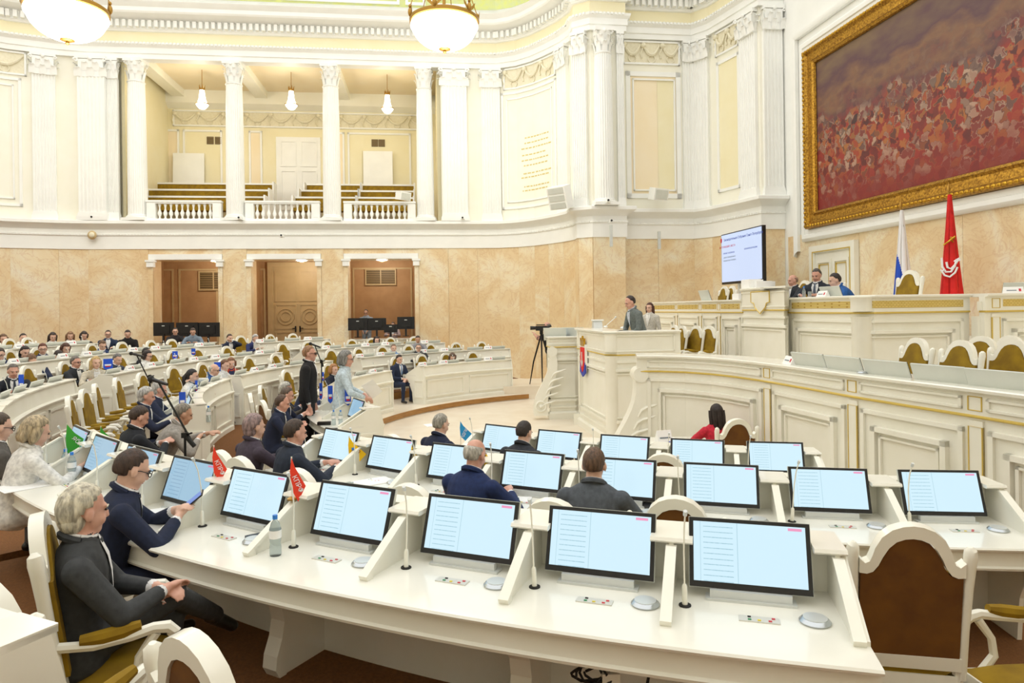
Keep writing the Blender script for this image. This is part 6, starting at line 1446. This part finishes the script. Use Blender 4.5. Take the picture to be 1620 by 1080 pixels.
def person(name_label, loc, face, jacket=(30, 34, 48), hair=(60, 44, 34), style='short', pose='sit', lean=8, hp=10, hy=0, arms='desk', shirt=(240, 240, 240), tie=None, trousers=None, vox=.016, glasses=False, skin='skin', female=False, bare=False, scale=1.0, twist=0, crossed=False, hands=None, group=None, sunglasses=False, mustache=False):
    V = Vector; mb = MB(); tags = []     # tags: 0 jacket, 1 trousers, 2 skin, 3 shoe, 4 shirt
    trousers = trousers or jacket
    zs = .47 if pose == 'sit' else .93
    L = R_(lean); tw = R_(twist)
    up = V((0, math.sin(L), math.cos(L))); fwd = V((0, math.cos(L), -math.sin(L))); X = V((1, 0, 0)); base = V((0, 0, zs))
    k = .9 if female else 1.0
    def sp(h): 
        bend = (h / .62) ** 2 * .02
        return base + up * h + fwd * bend
    Rt = Matrix.Rotation(tw, 3, up)
    secs = []
    for h, rx, ry, f in ((-.06, .15, .12, 0), (0.0, .19, .145, 0), (.1, .178, .14, .2), (.22, .168, .13, .4), (.34, .182, .132, .7), (.44, .205, .13, 1), (.5, .205, .115, 1), (.545, .178, .095, 1), (.578, .125, .078, 1), (.6, .08, .066, 1), (.62, .062, .06, 1)):
        q = Matrix.Rotation(tw * f, 3, up); wf = (.88 if (female and .15 < h < .3) else k)
        secs.append((sp(h), rx * wf, ry * (1.0 if not female else .92), q @ X, q @ fwd))
    loft(mb, tags, secs, [1 if (pose != 'sit' and h_ < 0) else 0 for h_ in (-1, 0, 0, 0, 0, 0, 0, 0, 0, 0, 0)])
    # neck and head
    nb = sp(.58); hd = R_(hp); yaw = R_(hy)
    Hm = Matrix.Rotation(tw + yaw, 4, 'Z') @ Matrix.Rotation(-hd, 4, 'X')
    hc = nb + V((0, .02 + .02 * math.sin(L), .0)) + (up * .6 + V((0, 0, 1)) * .4).normalized() * .133
    Ht = Matrix.Translation(hc) @ Hm
    limb(mb, tags, nb - up * .03, hc + Hm @ V((0, -.015, -.03)), .06 * k, .056 * k, 2)
    def hs(c, r): sph(mb, tags, Ht @ V(c), r, 2, 14, Hm)
    hs((0, -.012, .028), (.075, .094, .092)); hs((0, .02, -.03), (.062, .072, .085)); hs((0, .05, -.085), (.035, .034, .032)); hs((0, .03, -.06), (.052, .05, .05))
    hs((0, .094, -.018), (.012, .018, .024)); hs((0, .102, -.03), (.016, .014, .012)); hs((0, .074, .022), (.052, .022, .014))
    for s in (-1, 1): hs((s * .08, -.008, -.01), (.011, .022, .033)); hs((s * .03, .06, -.04), (.026, .028, .026))
    # arms
    fine = vox <= .009
    PRE = {'desk': ((-.14, .46, .82), (.14, .46, .82)), 'lap': ((-.05, .3, .64), (.06, .28, .66)), 'phone': ((-.07, .42, .84), (.06, .43, .85)), 'chin': ((-.03, .2, 1.1), (.14, .44, .82)), 'side': ((-.27, .06, .78), (.27, .06, .78)), 'paper': ((-.12, .33, 1.1), (.14, .34, 1.08)), 'camera': ((-.1, .42, 1.42), (.14, .38, 1.36)), 'front': ((-.1, .3, .98), (.1, .3, .98)), 'folded': ((-.06, .44, .82), (.1, .42, .84)), 'reach': ((-.2, .62, .82), (.16, .46, .82))}
    tg = hands or PRE[arms]; wr = []
    for s, h in zip((-1, 1), tg):
        S_ = sp(.485) + (Rt @ X) * (s * .2 * k) - fwd * .005; h = V(h)
        if pose != 'sit' and arms == 'side': hint = V((s * .4, -.6, 0))
        else: hint = V((s * .75, -.15, -.6))
        e, w = ik(S_, h, .285, .255, hint)
        limb(mb, tags, S_, e, .07 * k, .054 * k, 0); limb(mb, tags, e, w - (w - e).normalized() * .035, .054 * k, .041 * k, 0 if not bare else 2); 
        dd = (w - e).normalized(); wr.append((w, dd)); limb(mb, tags, w - dd * .02, w + dd * .0, .033 * k, .032 * k, 4 if not bare else 2, 8, 2)
        limb(mb, tags, w + dd * .03, w + dd * .04, .026, .025, 2, 8, 2); hand(mb, tags, w + dd * .03, dd + V((0, 0, -.1)), V((-s * .3, -.2, 1)), -s if True else s, 2, fine)
    # legs
    for s in (-1, 1):
        if pose == 'sit':
            hip = V((s * .09, .0, .5)); kn = V((s * .14, .42, .52)); an = V((s * .14, .40, .1)); toe = V((s * .15, .54, .05))
            if crossed and s == 1: hip = V((.08, 0, .54)); kn = V((-.02, .42, .68)); an = V((-.3, .66, .42)); toe = V((-.38, .76, .3))
        else: hip = V((s * .09, 0, .92)); kn = V((s * .1, .02, .5)); an = V((s * .1, -.01, .09)); toe = V((s * .11, .14, .04))
        limb(mb, tags, hip, kn, .095, .068, 1); limb(mb, tags, kn, an, .064, .045, 1); limb(mb, tags, an - V((0, .03, .04 if not (crossed and s == 1) else 0)), toe, .042, .035, 3)
    # fuse into one continuous surface
    me = bpy.data.meshes.new('src'); me.from_pydata([tuple(p) for p in mb.v], [], mb.f)
    tmp = bpy.data.objects.new('src', me); COL.objects.link(tmp)
    md = tmp.modifiers.new('r', 'REMESH'); md.mode = 'VOXEL'; md.voxel_size = vox
    ms = tmp.modifiers.new('s', 'SMOOTH'); ms.factor = .5; ms.iterations = 3 if vox < .012 else 2
    dg = bpy.context.evaluated_depsgraph_get(); out = bpy.data.meshes.new_from_object(tmp.evaluated_get(dg)); bpy.data.objects.remove(tmp)
    kd = KDTree(len(mb.v))
    for i, p in enumerate(mb.v): kd.insert(p, i)
    kd.balance(); bpy.data.meshes.remove(me)
    out.name = 'body'; out.materials.clear()
    for m in (cmat('cloth', jacket), cmat('cloth', trousers), M[skin], M['shoe'], cmat('cloth', shirt)): out.materials.append(m)
    nlow = sp(.602)
    for p in out.polygons:
        tg_ = tags[kd.find(p.center)[1]]
        if tg_ == 2 and (p.center - base).dot(up) < .6 and (p.center - sp(.55)).length < .2: tg_ = 0
        elif tg_ == 0 and (p.center - nlow).dot(up) > .012 and (p.center - hc).length < .2 and arms != 'chin': tg_ = 2
        for w_, d_w in wr:
            q_ = p.center - w_; t_ = q_.dot(d_w)
            if -.07 < t_ < .03 and (q_ - d_w * t_).length < .06 and arms != 'chin':
                tg_ = 2 if (t_ > -.002 or bare) else (4 if t_ > -.028 else 0)
        p.material_index = tg_; p.use_smooth = True
    root = thing('person', name_label, 'person', loc, R_(face - 90), group); root.scale = (scale,) * 3
    obj_from(out, 'body', root)
    # hair
    if style != 'none':
        hb = MB(); rn = random.Random(hash(name_label) % 1000); ox = rn.random() * 9
        def sm(x): x = min(1, max(0, x)); return x * x * (3 - 2 * x)
        def fn(d):
            nz = .035 * noise.noise(V((d.x * 4 + ox, d.y * 4, d.z * 4))) + .012 * noise.noise(V((d.x * 14 + ox, d.y * 14, d.z * 5)))
            y = d.y; low = -.95 if style in ('full', 'long', 'bob', 'pony') else -.7
            top = {'thin': .86, 'bald': .9}.get(style, .5)
            if y < -.35: zl = low
            elif y < .02: zl = low + (y + .35) / .37 * (-.22 - low)
            elif y < .5: zl = -.22 + (y - .02) / .48 * (top + .22)
            else: zl = top
            if abs(d.x) > .6 and -.2 < y < .2: zl = max(zl, .02)
            m = sm((d.z - zl + .6 * nz) / .2 + .3)
            if style == 'bald': m *= sm((.5 - d.z) / .25) * sm((.35 - y) / .3)
            th = {'full': 1.07, 'long': 1.06, 'bob': 1.08, 'pony': 1.04}.get(style, 1.0)
            return (.8 + (th - .8 + nz) * m)
        hb.ell((0, 0, 0), (.0835, .102, .11), 30, 22, None, fn); hb.shift((0, -.02, .022))
        if style in ('long', 'pony', 'bob'):
            zl = {'long': -.24, 'pony': -.2, 'bob': -.1}[style]
            if style == 'pony': hb.tube([(0, -.1, .03), (.01, -.135, -.04), (.02, -.13, -.12), (.02, -.12, zl)], [.035, .042, .035, .012], 10)
            else:
                for x, y in ((-.072, -.02), (.072, -.02), (-.045, -.075), (.045, -.075), (0, -.09)): hb.tube([(x, y, .04), (x * 1.1, y - .005, -.04), (x * 1.12, y - .01, zl * .7), (x * .95, y - .01, zl)], [.045, .042, .036, .014], 8)
        if style == 'full':
            hb.ell((0, -.05, -.035), (.074, .06, .07), 16, 10)
        hb.xf(Ht); hb.build('hair', cmat('hair', hair), root, True, angle=80)
    if vox < .03:
        for s in (-1, 1): MB().ell((s * .03, .082, .004), (.012, .008, .006), 8, 5).xf(Ht).build('eye', M['eye'], root, True)
        MB().ell((0, .083, -.062), (.022, .008, .005), 8, 5).xf(Ht).build('mouth', M['lip'], root, True)
        eb = MB()
        for s in (-1, 1): eb.tube([(s * .014, .094, .022), (s * .032, .09, .026), (s * .05, .078, .02)], .004, 5)
        eb.xf(Ht).build('eyebrows', cmat('hair', hair), root)
    if glasses or sunglasses:
        g = MB()
        for s in (-1, 1):
            g.tube([(s * .033 + .026 * math.cos(a), .104 - .006 * abs(math.cos(a)), .004 + .02 * math.sin(a)) for a in [2 * PI * q / 14 for q in range(15)]], .003, 5); g.tube([(s * .058, .098, .008), (s * .082, .02, .01), (s * .083, -.02, .0)], .003, 5)
        g.tube([(-.009, .106, .008), (.009, .106, .008)], .003, 5); g.xf(Ht); g.build('glasses', M['black'], root)
        if sunglasses:
            g = MB()
            for s in (-1, 1): g.ell((s * .033, .101, .004), (.026, .004, .019), 10, 6)
            g.xf(Ht).build('dark_lenses', M['black'], root)
    # collar, shirt front and tie
    q = Matrix.Rotation(tw, 3, up); ux, uy = q @ X, q @ fwd
    cb = MB(); ring = [sp(.6) + ux * (.066 * k * math.cos(a)) + uy * (.066 * math.sin(a)) + up * (.012 - .02 * math.sin(a)) for a in [2 * PI * i / 16 for i in range(17)]]
    jr = [sp(.585) + ux * (.078 * k * math.cos(a)) + uy * (.078 * math.sin(a)) + up * (.006 - .03 * math.sin(a)) for a in [2 * PI * i / 16 for i in range(17)]]
    MB().tube(jr, .02, 6).build('jacket_collar', cmat('cloth', jacket), root, True)
    cb.tube(ring, .01, 6); cb.build('collar', cmat('cloth', shirt if not bare else jacket), root, True)
    if shirt != jacket:
        rows = [(.595, .03, .07), (.56, .055, .088), (.5, .062, .117), (.42, .045, .134), (.34, .022, .14), (.28, .004, .141)]
        f = MB(); vs = []
        for h, w_, dy in rows:
            for x in (-w_, 0, w_): vs.append(sp(h) + ux * x + uy * (dy + .007 - abs(x) * .12))
        f.add(vs, [(3 * j + i, 3 * j + i + 1, 3 * j + 4 + i, 3 * j + 3 + i) for j in range(5) for i in (0, 1)]); f.build('shirt_front', cmat('cloth', shirt), root, True)
        if tie:
            f = MB(); vs = []
            for h, w_, dy in ((.575, .016, .087), (.55, .014, .1), (.5, .018, .124), (.42, .024, .14), (.34, .024, .146), (.3, .004, .147)):
                for x in (-w_, w_): vs.append(sp(h) + ux * x + uy * (dy + .008))
            f.add(vs, [(2 * j, 2 * j + 1, 2 * j + 3, 2 * j + 2) for j in range(5)]); f.build('tie', cmat('cloth', tie), root, True)
    return root, Ht, root
def seat_p(bn, k, u, v, far=False, dr=.78):
    global CX
    CX = NEARC if bn == 'near' else 3.25
    p = on_circle(u, v, BL[(bn, k)]['R'] + dr, far); p.z = FZ[k]; a = ang_of(p); CX = 3.25
    return p, a + 180
NAVY, BLACK, GREY, CHAR, BLUE, WHITE, BEIGE = (24, 34, 62), (22, 22, 26), (112, 112, 110), (44, 46, 50), (38, 84, 150), (238, 236, 230), (206, 196, 176)
def sitrow(bn, k, u, v, label, far=False, dr=.78, turn=0, **kw):
    p, f = seat_p(bn, k, u, v, far, dr); return person(label, p, f + turn, **kw)
# nearest block
person('white-haired man in a grey suit sitting cross-legged in the left foreground', (CW.x - .16, CW.y - .08, FZ[1]), 32, jacket=(60, 62, 64), hair=(226, 218, 196), style='full', lean=0, hp=6, hy=20, hands=((-.02, .34, .74), (.1, .36, .76)), vox=.0085, skin='skin2', crossed=True)
p, f = seat_p('near', 1, 150, 745, dr=.62)
person('man with glasses in a navy jacket holding a phone at the nearest desk', p, 34, jacket=NAVY, hair=(74, 52, 40), lean=14, hp=24, hy=10, hands=((-.02, .44, .86), (.12, .43, .84)), vox=.0085, glasses=True, skin='skin')
PH = p; d = Vector((math.cos(R_(34)), math.sin(R_(34)), 0)); s_ = Vector((d.y, -d.x, 0)); q = p + d * .53 + s_ * .06 + Vector((0, 0, .93))
t = thing('smartphone', 'dark smartphone with a blue screen held by the man with glasses', 'phone', q, R_(34 - 90)); T = Matrix.Rotation(R_(-48), 4, 'X') @ Matrix.Rotation(R_(20), 4, 'Y')
MB().box((0, .004, 0), (.078, .009, .16)).xf(T).build('case', M['black'], t); g = quadscreen(.07, .148, y=-.002); g.shift((0, 0, -.074)); g.xf(T).build('screen', M['phone'], t)
sitrow('near', 1, 12, 700, 'fair-haired woman in white cut by the left edge', dr=.5, turn=4, jacket=WHITE, shirt=WHITE, hair=(206, 186, 150), style='bob', female=True, lean=14, hp=20, hands=((-.16, .5, .83), (.16, .46, .83)), vox=.01)
sitrow('near', 1, -30, 740, 'man in grey with black glasses cut by the left edge', dr=.62, turn=10, jacket=(96, 92, 88), hair=(88, 72, 58), lean=8, hp=14, glasses=True, arms='lap', vox=.01)
sitrow('near', 2, 387, 715, 'woman with short mauve-grey hair seen from behind', dr=.68, jacket=(70, 60, 74), hair=(168, 142, 140), style='full', female=True, lean=6, hp=8, vox=.01)
sitrow('near', 2, 446, 705, 'dark-haired man in a navy suit seen from behind in the second row', dr=.62, turn=-14, jacket=(34, 44, 62), hair=(74, 56, 44), lean=8, hp=10, vox=.009, skin='skin2', )
sitrow('near', 2, 731, 750, 'bald man in a navy jacket seen from behind', dr=.62, turn=-6, jacket=(24, 44, 92), hair=(206, 200, 190), style='bald', lean=12, hp=16, vox=.009, skin='skin2')
sitrow('near', 2, 935, 730, 'brown-haired man in a grey suit seen from behind beside the phone', dr=.62, turn=4, jacket=(84, 90, 98), hair=(110, 82, 62), lean=8, hp=10, vox=.009, skin='skin')
sitrow('near', 3, 682, 675, 'grey-haired man in a navy jacket seen from behind in the third row', dr=.7, turn=-4, jacket=NAVY, hair=(176, 172, 160), lean=10, hp=12, vox=.01)
sitrow('near', 3, 815, 680, 'dark-haired man in a charcoal suit seen from behind in the third row', dr=.66, turn=-4, jacket=(46, 50, 60), hair=(50, 40, 36), lean=12, hp=16, vox=.01)
person('dark-haired woman in red sitting at the small table', (2.8, 9.28, 0), 97, jacket=(206, 36, 60), shirt=(206, 36, 60), hair=(44, 30, 28), style='long', female=True, lean=6, hp=8, trousers=(30, 30, 34), vox=.012)
chair((2.84, 9.1, 0), 97, 'armchair of the woman in red before the rostrum')
# left block
sitrow('left', 3, 437, 632, 'white-haired man in a brown-grey suit at the near end of the short desk', dr=.85, jacket=(92, 84, 74), hair=(226, 222, 210), style='full', lean=10, hp=12, hy=-10, skin='skin2', vox=.011)
for u, v, Y, lab, hair, st in ((424, 625, 10.0, 'balding man behind the white-haired man at the short desk', (96, 72, 56), 'thin'), (434, 612, 11.0, 'third of the four men at the short desk', (112, 92, 78), 'short'), (434, 604, 12.0, 'farthest of the four men at the short desk', (78, 70, 64), 'short')):
    p = at(u, v, Y); p.z = FZ[3]; person(lab, p, 14, jacket=NAVY, hair=hair, style=st, lean=14, hp=14, arms='folded', vox=.012, skin='skin2', group='men seated at the short desk')
p = at(466, 620, 12.9); p.z = FZ[3]; person('seated man in navy hidden behind the standing man', p, 20, jacket=(30, 42, 74), hair=(80, 64, 54), lean=24, hp=20, vox=.014)
p = at(487, 600, 11.6); p.z = FZ[3]; person('tall man in a black suit standing with dark glasses', p, 8, pose='stand', jacket=(24, 24, 27), hair=(172, 128, 92), style='short', lean=0, hp=2, hy=-4, arms='side', vox=.011, sunglasses=True, skin='skin2', scale=1.09)
p = at(539, 610, 11.4); p.z = .0; wm, Hw, _ = person('grey-haired woman in a pale blue shirt standing with papers', p, 12, pose='stand', jacket=(206, 222, 230), shirt=(206, 222, 230), hair=(152, 150, 146), style='bob', lean=4, hp=8, arms='paper', female=True, glasses=True, vox=.011, trousers=(200, 214, 222), skin='skin2', scale=1.13)
t = thing('paper_sheet', 'white sheets held up by the standing woman', 'paper', wm.location + Vector((.5, .02, 1.36)), R_(12)); MB().box((0, 0, 0), (.21, .004, .3), M4=Matrix.Rotation(R_(-28), 4, 'Y') @ Matrix.Rotation(R_(35), 4, 'X')).build('front_sheet', M['paper'], t); MB().box((.03, .012, -.02), (.21, .004, .3), M4=Matrix.Rotation(R_(-36), 4, 'Y') @ Matrix.Rotation(R_(30), 4, 'X')).build('back_sheet', M['paper'], t)
sitrow('left', 2, 192, 640, 'dark-haired man in a black suit looking at his phone', dr=1.0, turn=4, jacket=(22, 26, 34), hair=(74, 56, 46), lean=12, hp=28, arms='phone', vox=.011, skin='skin2')
sitrow('left', 2, 240, 628, 'man in a light grey jacket leaning over the desk', dr=.62, turn=-6, jacket=(160, 154, 146), hair=(150, 142, 128), lean=26, hp=18, arms='reach', vox=.011, skin='skin3')
p = at(212, 612, 9.4); p.z = FZ[2]; person('white-haired man in navy with a white collar behind the dark-suited man', p, 22, jacket=NAVY, hair=(206, 204, 200), style='full', lean=10, hp=12, vox=.013, skin='skin2')
p = at(229, 603, 10.3); p.z = FZ[2]; person('second white-haired man behind the boom microphone', p, 22, jacket=NAVY, hair=(212, 208, 202), style='full', lean=14, hp=14, vox=.013, skin='skin2')
p = at(288, 588, 12.4); p.z = FZ[2]; person('black-haired woman in a white jacket with a hand at her chin', p, 12, jacket=(236, 234, 228), shirt=(28, 28, 30), hair=(34, 28, 28), style='pony', female=True, lean=12, hp=8, arms='chin', vox=.013)
p = at(322, 583, 13.9); p.z = FZ[2]; person('bald man with glasses in a bright blue suit', p, 0, jacket=(40, 82, 146), tie=(30, 40, 80), hair=(214, 206, 190), style='bald', lean=16, hp=10, hy=-6, arms='folded', vox=.014, glasses=True)
p = at(343, 575, 14.9); p.z = FZ[2]; person('young brown-haired person in a white shirt beside the blue-suited man', p, 0, jacket=WHITE, shirt=WHITE, hair=(128, 84, 56), lean=12, hp=12, hy=-10, vox=.015)
p = at(364, 573, 15.7); p.z = FZ[2]; person('curly-haired woman with an orange scarf', p, 300, jacket=(196, 72, 44), shirt=(44, 52, 90), hair=(150, 100, 66), style='bob', female=True, lean=12, hp=14, vox=.015)
sitrow('left', 1, 18, 605, 'smiling grey-haired man in a dark suit and striped tie at the left edge', dr=.8, turn=-52, far=True, jacket=(30, 34, 44), tie=(60, 66, 80), hair=(120, 112, 104), lean=8, hp=14, arms='folded', vox=.012, skin='skin2')
sitrow('left', 1, 112, 578, 'man with glasses in a charcoal suit turned to the right', dr=.75, turn=-4, jacket=(38, 42, 48), hair=(126, 118, 110), lean=6, hp=4, hy=-8, glasses=True, vox=.013, skin='skin2', far=True)
# middle block, rows counted from the front
def pp(u, v, Y, k, label, face, **kw):
    p = at(u, v, Y); p.z = FZ[k]; kw.setdefault('vox', .017); return person(label, p, face, **kw)
pp(147, 585, 13.9, 1, 'blonde woman in a beige jacket turned to the camera', 320, jacket=(214, 204, 182), shirt=WHITE, hair=(222, 188, 128), style='long', female=True, lean=12, hp=4, vox=.014)
pp(172, 575, 15.0, 1, 'grey-haired man bending behind the blonde woman', 350, jacket=(52, 62, 82), hair=(132, 128, 124), lean=16, hp=20, hy=-10)
pp(221, 566, 16.0, 1, 'dark-haired woman in white beside the dark-haired man', 355, jacket=WHITE, shirt=WHITE, hair=(52, 36, 34), style='bob', female=True, lean=14, hp=16, glasses=True)
pp(226, 558, 17.0, 1, 'dark-haired man just behind the woman in white', 350, jacket=(40, 42, 50), hair=(38, 30, 28), lean=6, hp=4)
pp(263, 560, 18.4, 1, 'young man in a dark suit sitting upright facing the camera', 300, jacket=(34, 44, 62), hair=(70, 54, 46), lean=2, hp=2, tie=(40, 40, 50))
pp(2, 558, 14.0, 4, 'man with glasses in a navy suit at the far left', 300, jacket=(28, 44, 82), tie=(40, 50, 90), hair=(66, 54, 48), lean=12, hp=20, glasses=True)
pp(33, 558, 14.6, 4, 'dark-haired woman in black with a pony tail', 330, jacket=(26, 26, 28), shirt=(26, 26, 28), hair=(46, 32, 28), style='pony', female=True, lean=12, hp=20, bare=True)
pp(53, 562, 14.2, 4, 'person with bowed brown hair below the woman in black', 300, jacket=(40, 50, 80), hair=(136, 100, 74), style='full', lean=38, hp=45)
pp(67, 556, 15.4, 4, 'short-haired woman in a navy jacket and white blouse', 310, jacket=(34, 46, 86), shirt=WHITE, hair=(116, 60, 42), style='full', female=True, lean=4, hp=4, glasses=True)
pp(97, 558, 16.0, 4, 'brown-haired woman in white looking down', 330, jacket=WHITE, shirt=WHITE, hair=(96, 60, 44), style='long', female=True, lean=14, hp=26)
pp(95, 567, 15.4, 4, 'person with bowed dark hair at the fourth-row desk', 300, jacket=(60, 64, 74), hair=(60, 46, 42), style='full', lean=38, hp=45)
pp(157, 550, 17.6, 4, 'man in a blue suit with his head bowed', 320, jacket=(34, 60, 110), hair=(120, 88, 62), lean=16, hp=30)
pp(4, 535, 17.4, 5, 'brown-haired woman at the extreme left of the rear row', 320, jacket=WHITE, shirt=WHITE, hair=(124, 92, 64), style='bob', female=True, lean=4, hp=8)
pp(35, 533, 18.0, 5, 'dark-haired man raising a phone in the rear row', 320, jacket=WHITE, shirt=WHITE, hair=(52, 40, 36), lean=6, hp=6, arms='chin')
pp(81, 530, 18.8, 5, 'long-haired woman in white, third in the rear row', 320, jacket=WHITE, shirt=WHITE, hair=(60, 44, 38), style='long', female=True, lean=8, hp=20)
pp(110, 530, 19.4, 5, 'fair-haired woman in the middle of the rear row', 310, jacket=(226, 220, 212), shirt=WHITE, hair=(156, 116, 82), style='long', female=True, lean=8, hp=20)
pp(130, 532, 19.6, 5, 'woman in a black waistcoat over a white shirt', 320, jacket=(30, 30, 34), shirt=WHITE, hair=(56, 42, 36), style='bob', female=True, lean=10, hp=24)
pp(171, 528, 20.2, 5, 'young man with glasses in a navy jacket and open white shirt', 300, jacket=(30, 46, 76), hair=(70, 52, 42), lean=0, hp=4, glasses=True)
pp(202, 532, 20.4, 5, 'man in a black uniform jacket at the end of the rear row', 300, jacket=(24, 24, 26), shirt=(24, 24, 26), hair=(60, 46, 40), lean=6, hp=20, arms='lap')
pp(277, 530, 22.6, 5, 'man in dark clothes beside the left lobby monitors', 300, jacket=(34, 32, 36), shirt=(34, 32, 36), hair=(40, 34, 32), lean=4, hp=6, glasses=True)
pp(306, 532, 22.6, 5, 'man in a blue-grey shirt before the left lobby monitors', 290, jacket=(128, 144, 160), shirt=(128, 144, 160), hair=(84, 66, 56), lean=12, hp=28)
pp(361, 548, 20.6, 4, 'man in a navy suit holding his hand to his face', 320, jacket=(30, 38, 62), hair=(84, 66, 56), lean=6, hp=10, arms='chin')
pp(395, 545, 21.2, 4, 'white-haired person half hidden by a monitor', 330, jacket=(40, 50, 100), hair=(206, 204, 200), style='full', lean=20, hp=20)
pp(524, 572, 15.6, 3, 'blonde woman in a dark jacket behind the standing pair', 330, jacket=(32, 36, 52), shirt=WHITE, hair=(196, 138, 88), style='bob', female=True, lean=4, hp=4, vox=.015)
# far block
pp(594, 548, 22.4, 1, 'dark-haired woman below the technicians', 300, jacket=(40, 42, 50), shirt=WHITE, hair=(46, 34, 32), style='bob', female=True, lean=8, hp=10)
pp(622, 560, 20.6, 2, 'man in a light blue shirt in the far block', 290, jacket=(120, 160, 208), shirt=(120, 160, 208), hair=(140, 106, 84), lean=6, hp=4)
pp(661, 545, 22.6, 1, 'short-haired man in the third far row', 280, jacket=(150, 150, 156), shirt=WHITE, hair=(60, 46, 40), lean=6, hp=16, skin='skin3')
pp(662, 556, 20.9, 2, 'grey-haired man with glasses in the second far row', 280, jacket=(46, 48, 56), hair=(130, 126, 122), lean=8, hp=4, glasses=True)
pp(628, 590, 18.7, 3, 'dark-haired man in a navy suit and tie at the end of the front far desk', 320, jacket=(30, 42, 70), tie=(120, 150, 190), hair=(56, 42, 38), lean=6, hp=14, arms='lap', vox=.015)
pp(713, 570, 20.4, 3, 'brown-haired woman bowed behind the front far desk', 285, jacket=(120, 110, 104), hair=(110, 84, 66), style='long', female=True, lean=26, hp=40)
p = lp(wall_t(577, 500), .75, .9); person('technician in a grey shirt standing behind black monitors', p, 270, pose='stand', jacket=(150, 160, 172), shirt=(150, 160, 172), hair=(50, 42, 40), style='thin', lean=4, hp=14, arms='front', vox=.018, glasses=True, skin='skin3', scale=1.03)
p = lp(wall_t(620, 510), 1.1, .9); person('second technician just visible behind the small monitor', p, 270, pose='sit', jacket=(170, 150, 150), hair=(110, 90, 80), lean=4, hp=10, vox=.018)
# rostrum
p = at(1014, 500, 13.7); p.z = ZP; person('man in a grey suit reading at the lectern', p, 196, pose='stand', jacket=(110, 118, 116), shirt=(200, 206, 216), hair=(64, 54, 50), style='thin', lean=16, hp=22, arms='front', vox=.012, skin='skin2', scale=1.06)
p = at(1029, 500, 16.2); p.z = ZP; person('long-haired woman standing behind the lectern speaker', p, 230, pose='stand', jacket=(210, 206, 196), shirt=WHITE, hair=(92, 52, 40), style='long', female=True, lean=0, hp=4, arms='side', vox=.014, scale=.97)
p = e1line(1260, 460, 2.65); p.z = ZQ; person('balding older man at the presidium looking left', p, 190, jacket=(40, 44, 50), hair=(170, 140, 120), style='bald', lean=4, hp=6, vox=.014, skin='skin2')
p = e1line(1294, 460, 2.4); p.z = ZQ; person('bearded presiding man in a dark suit and tie', p, 225, jacket=(38, 44, 54), tie=(90, 100, 116), hair=(92, 84, 78), style='short', lean=2, hp=18, vox=.013, skin='skin2', scale=1.04)
p = e1line(1358, 462, 2.35); p.z = ZQ; person('man in a bright blue suit leaning towards the presiding man', p, 165, jacket=(38, 92, 160), tie=(60, 30, 60), hair=(52, 40, 38), style='short', lean=30, hp=16, hy=14, vox=.013)
p = at(870, 540, 20.7); p.z = .38; person('camera operator in black behind the tripod camera', p, 168, pose='stand', jacket=(30, 30, 32), shirt=(30, 30, 32), hair=(150, 132, 120), style='bald', lean=4, hp=6, arms='camera', vox=.016, bare=True, scale=1.06, skin='skin2')
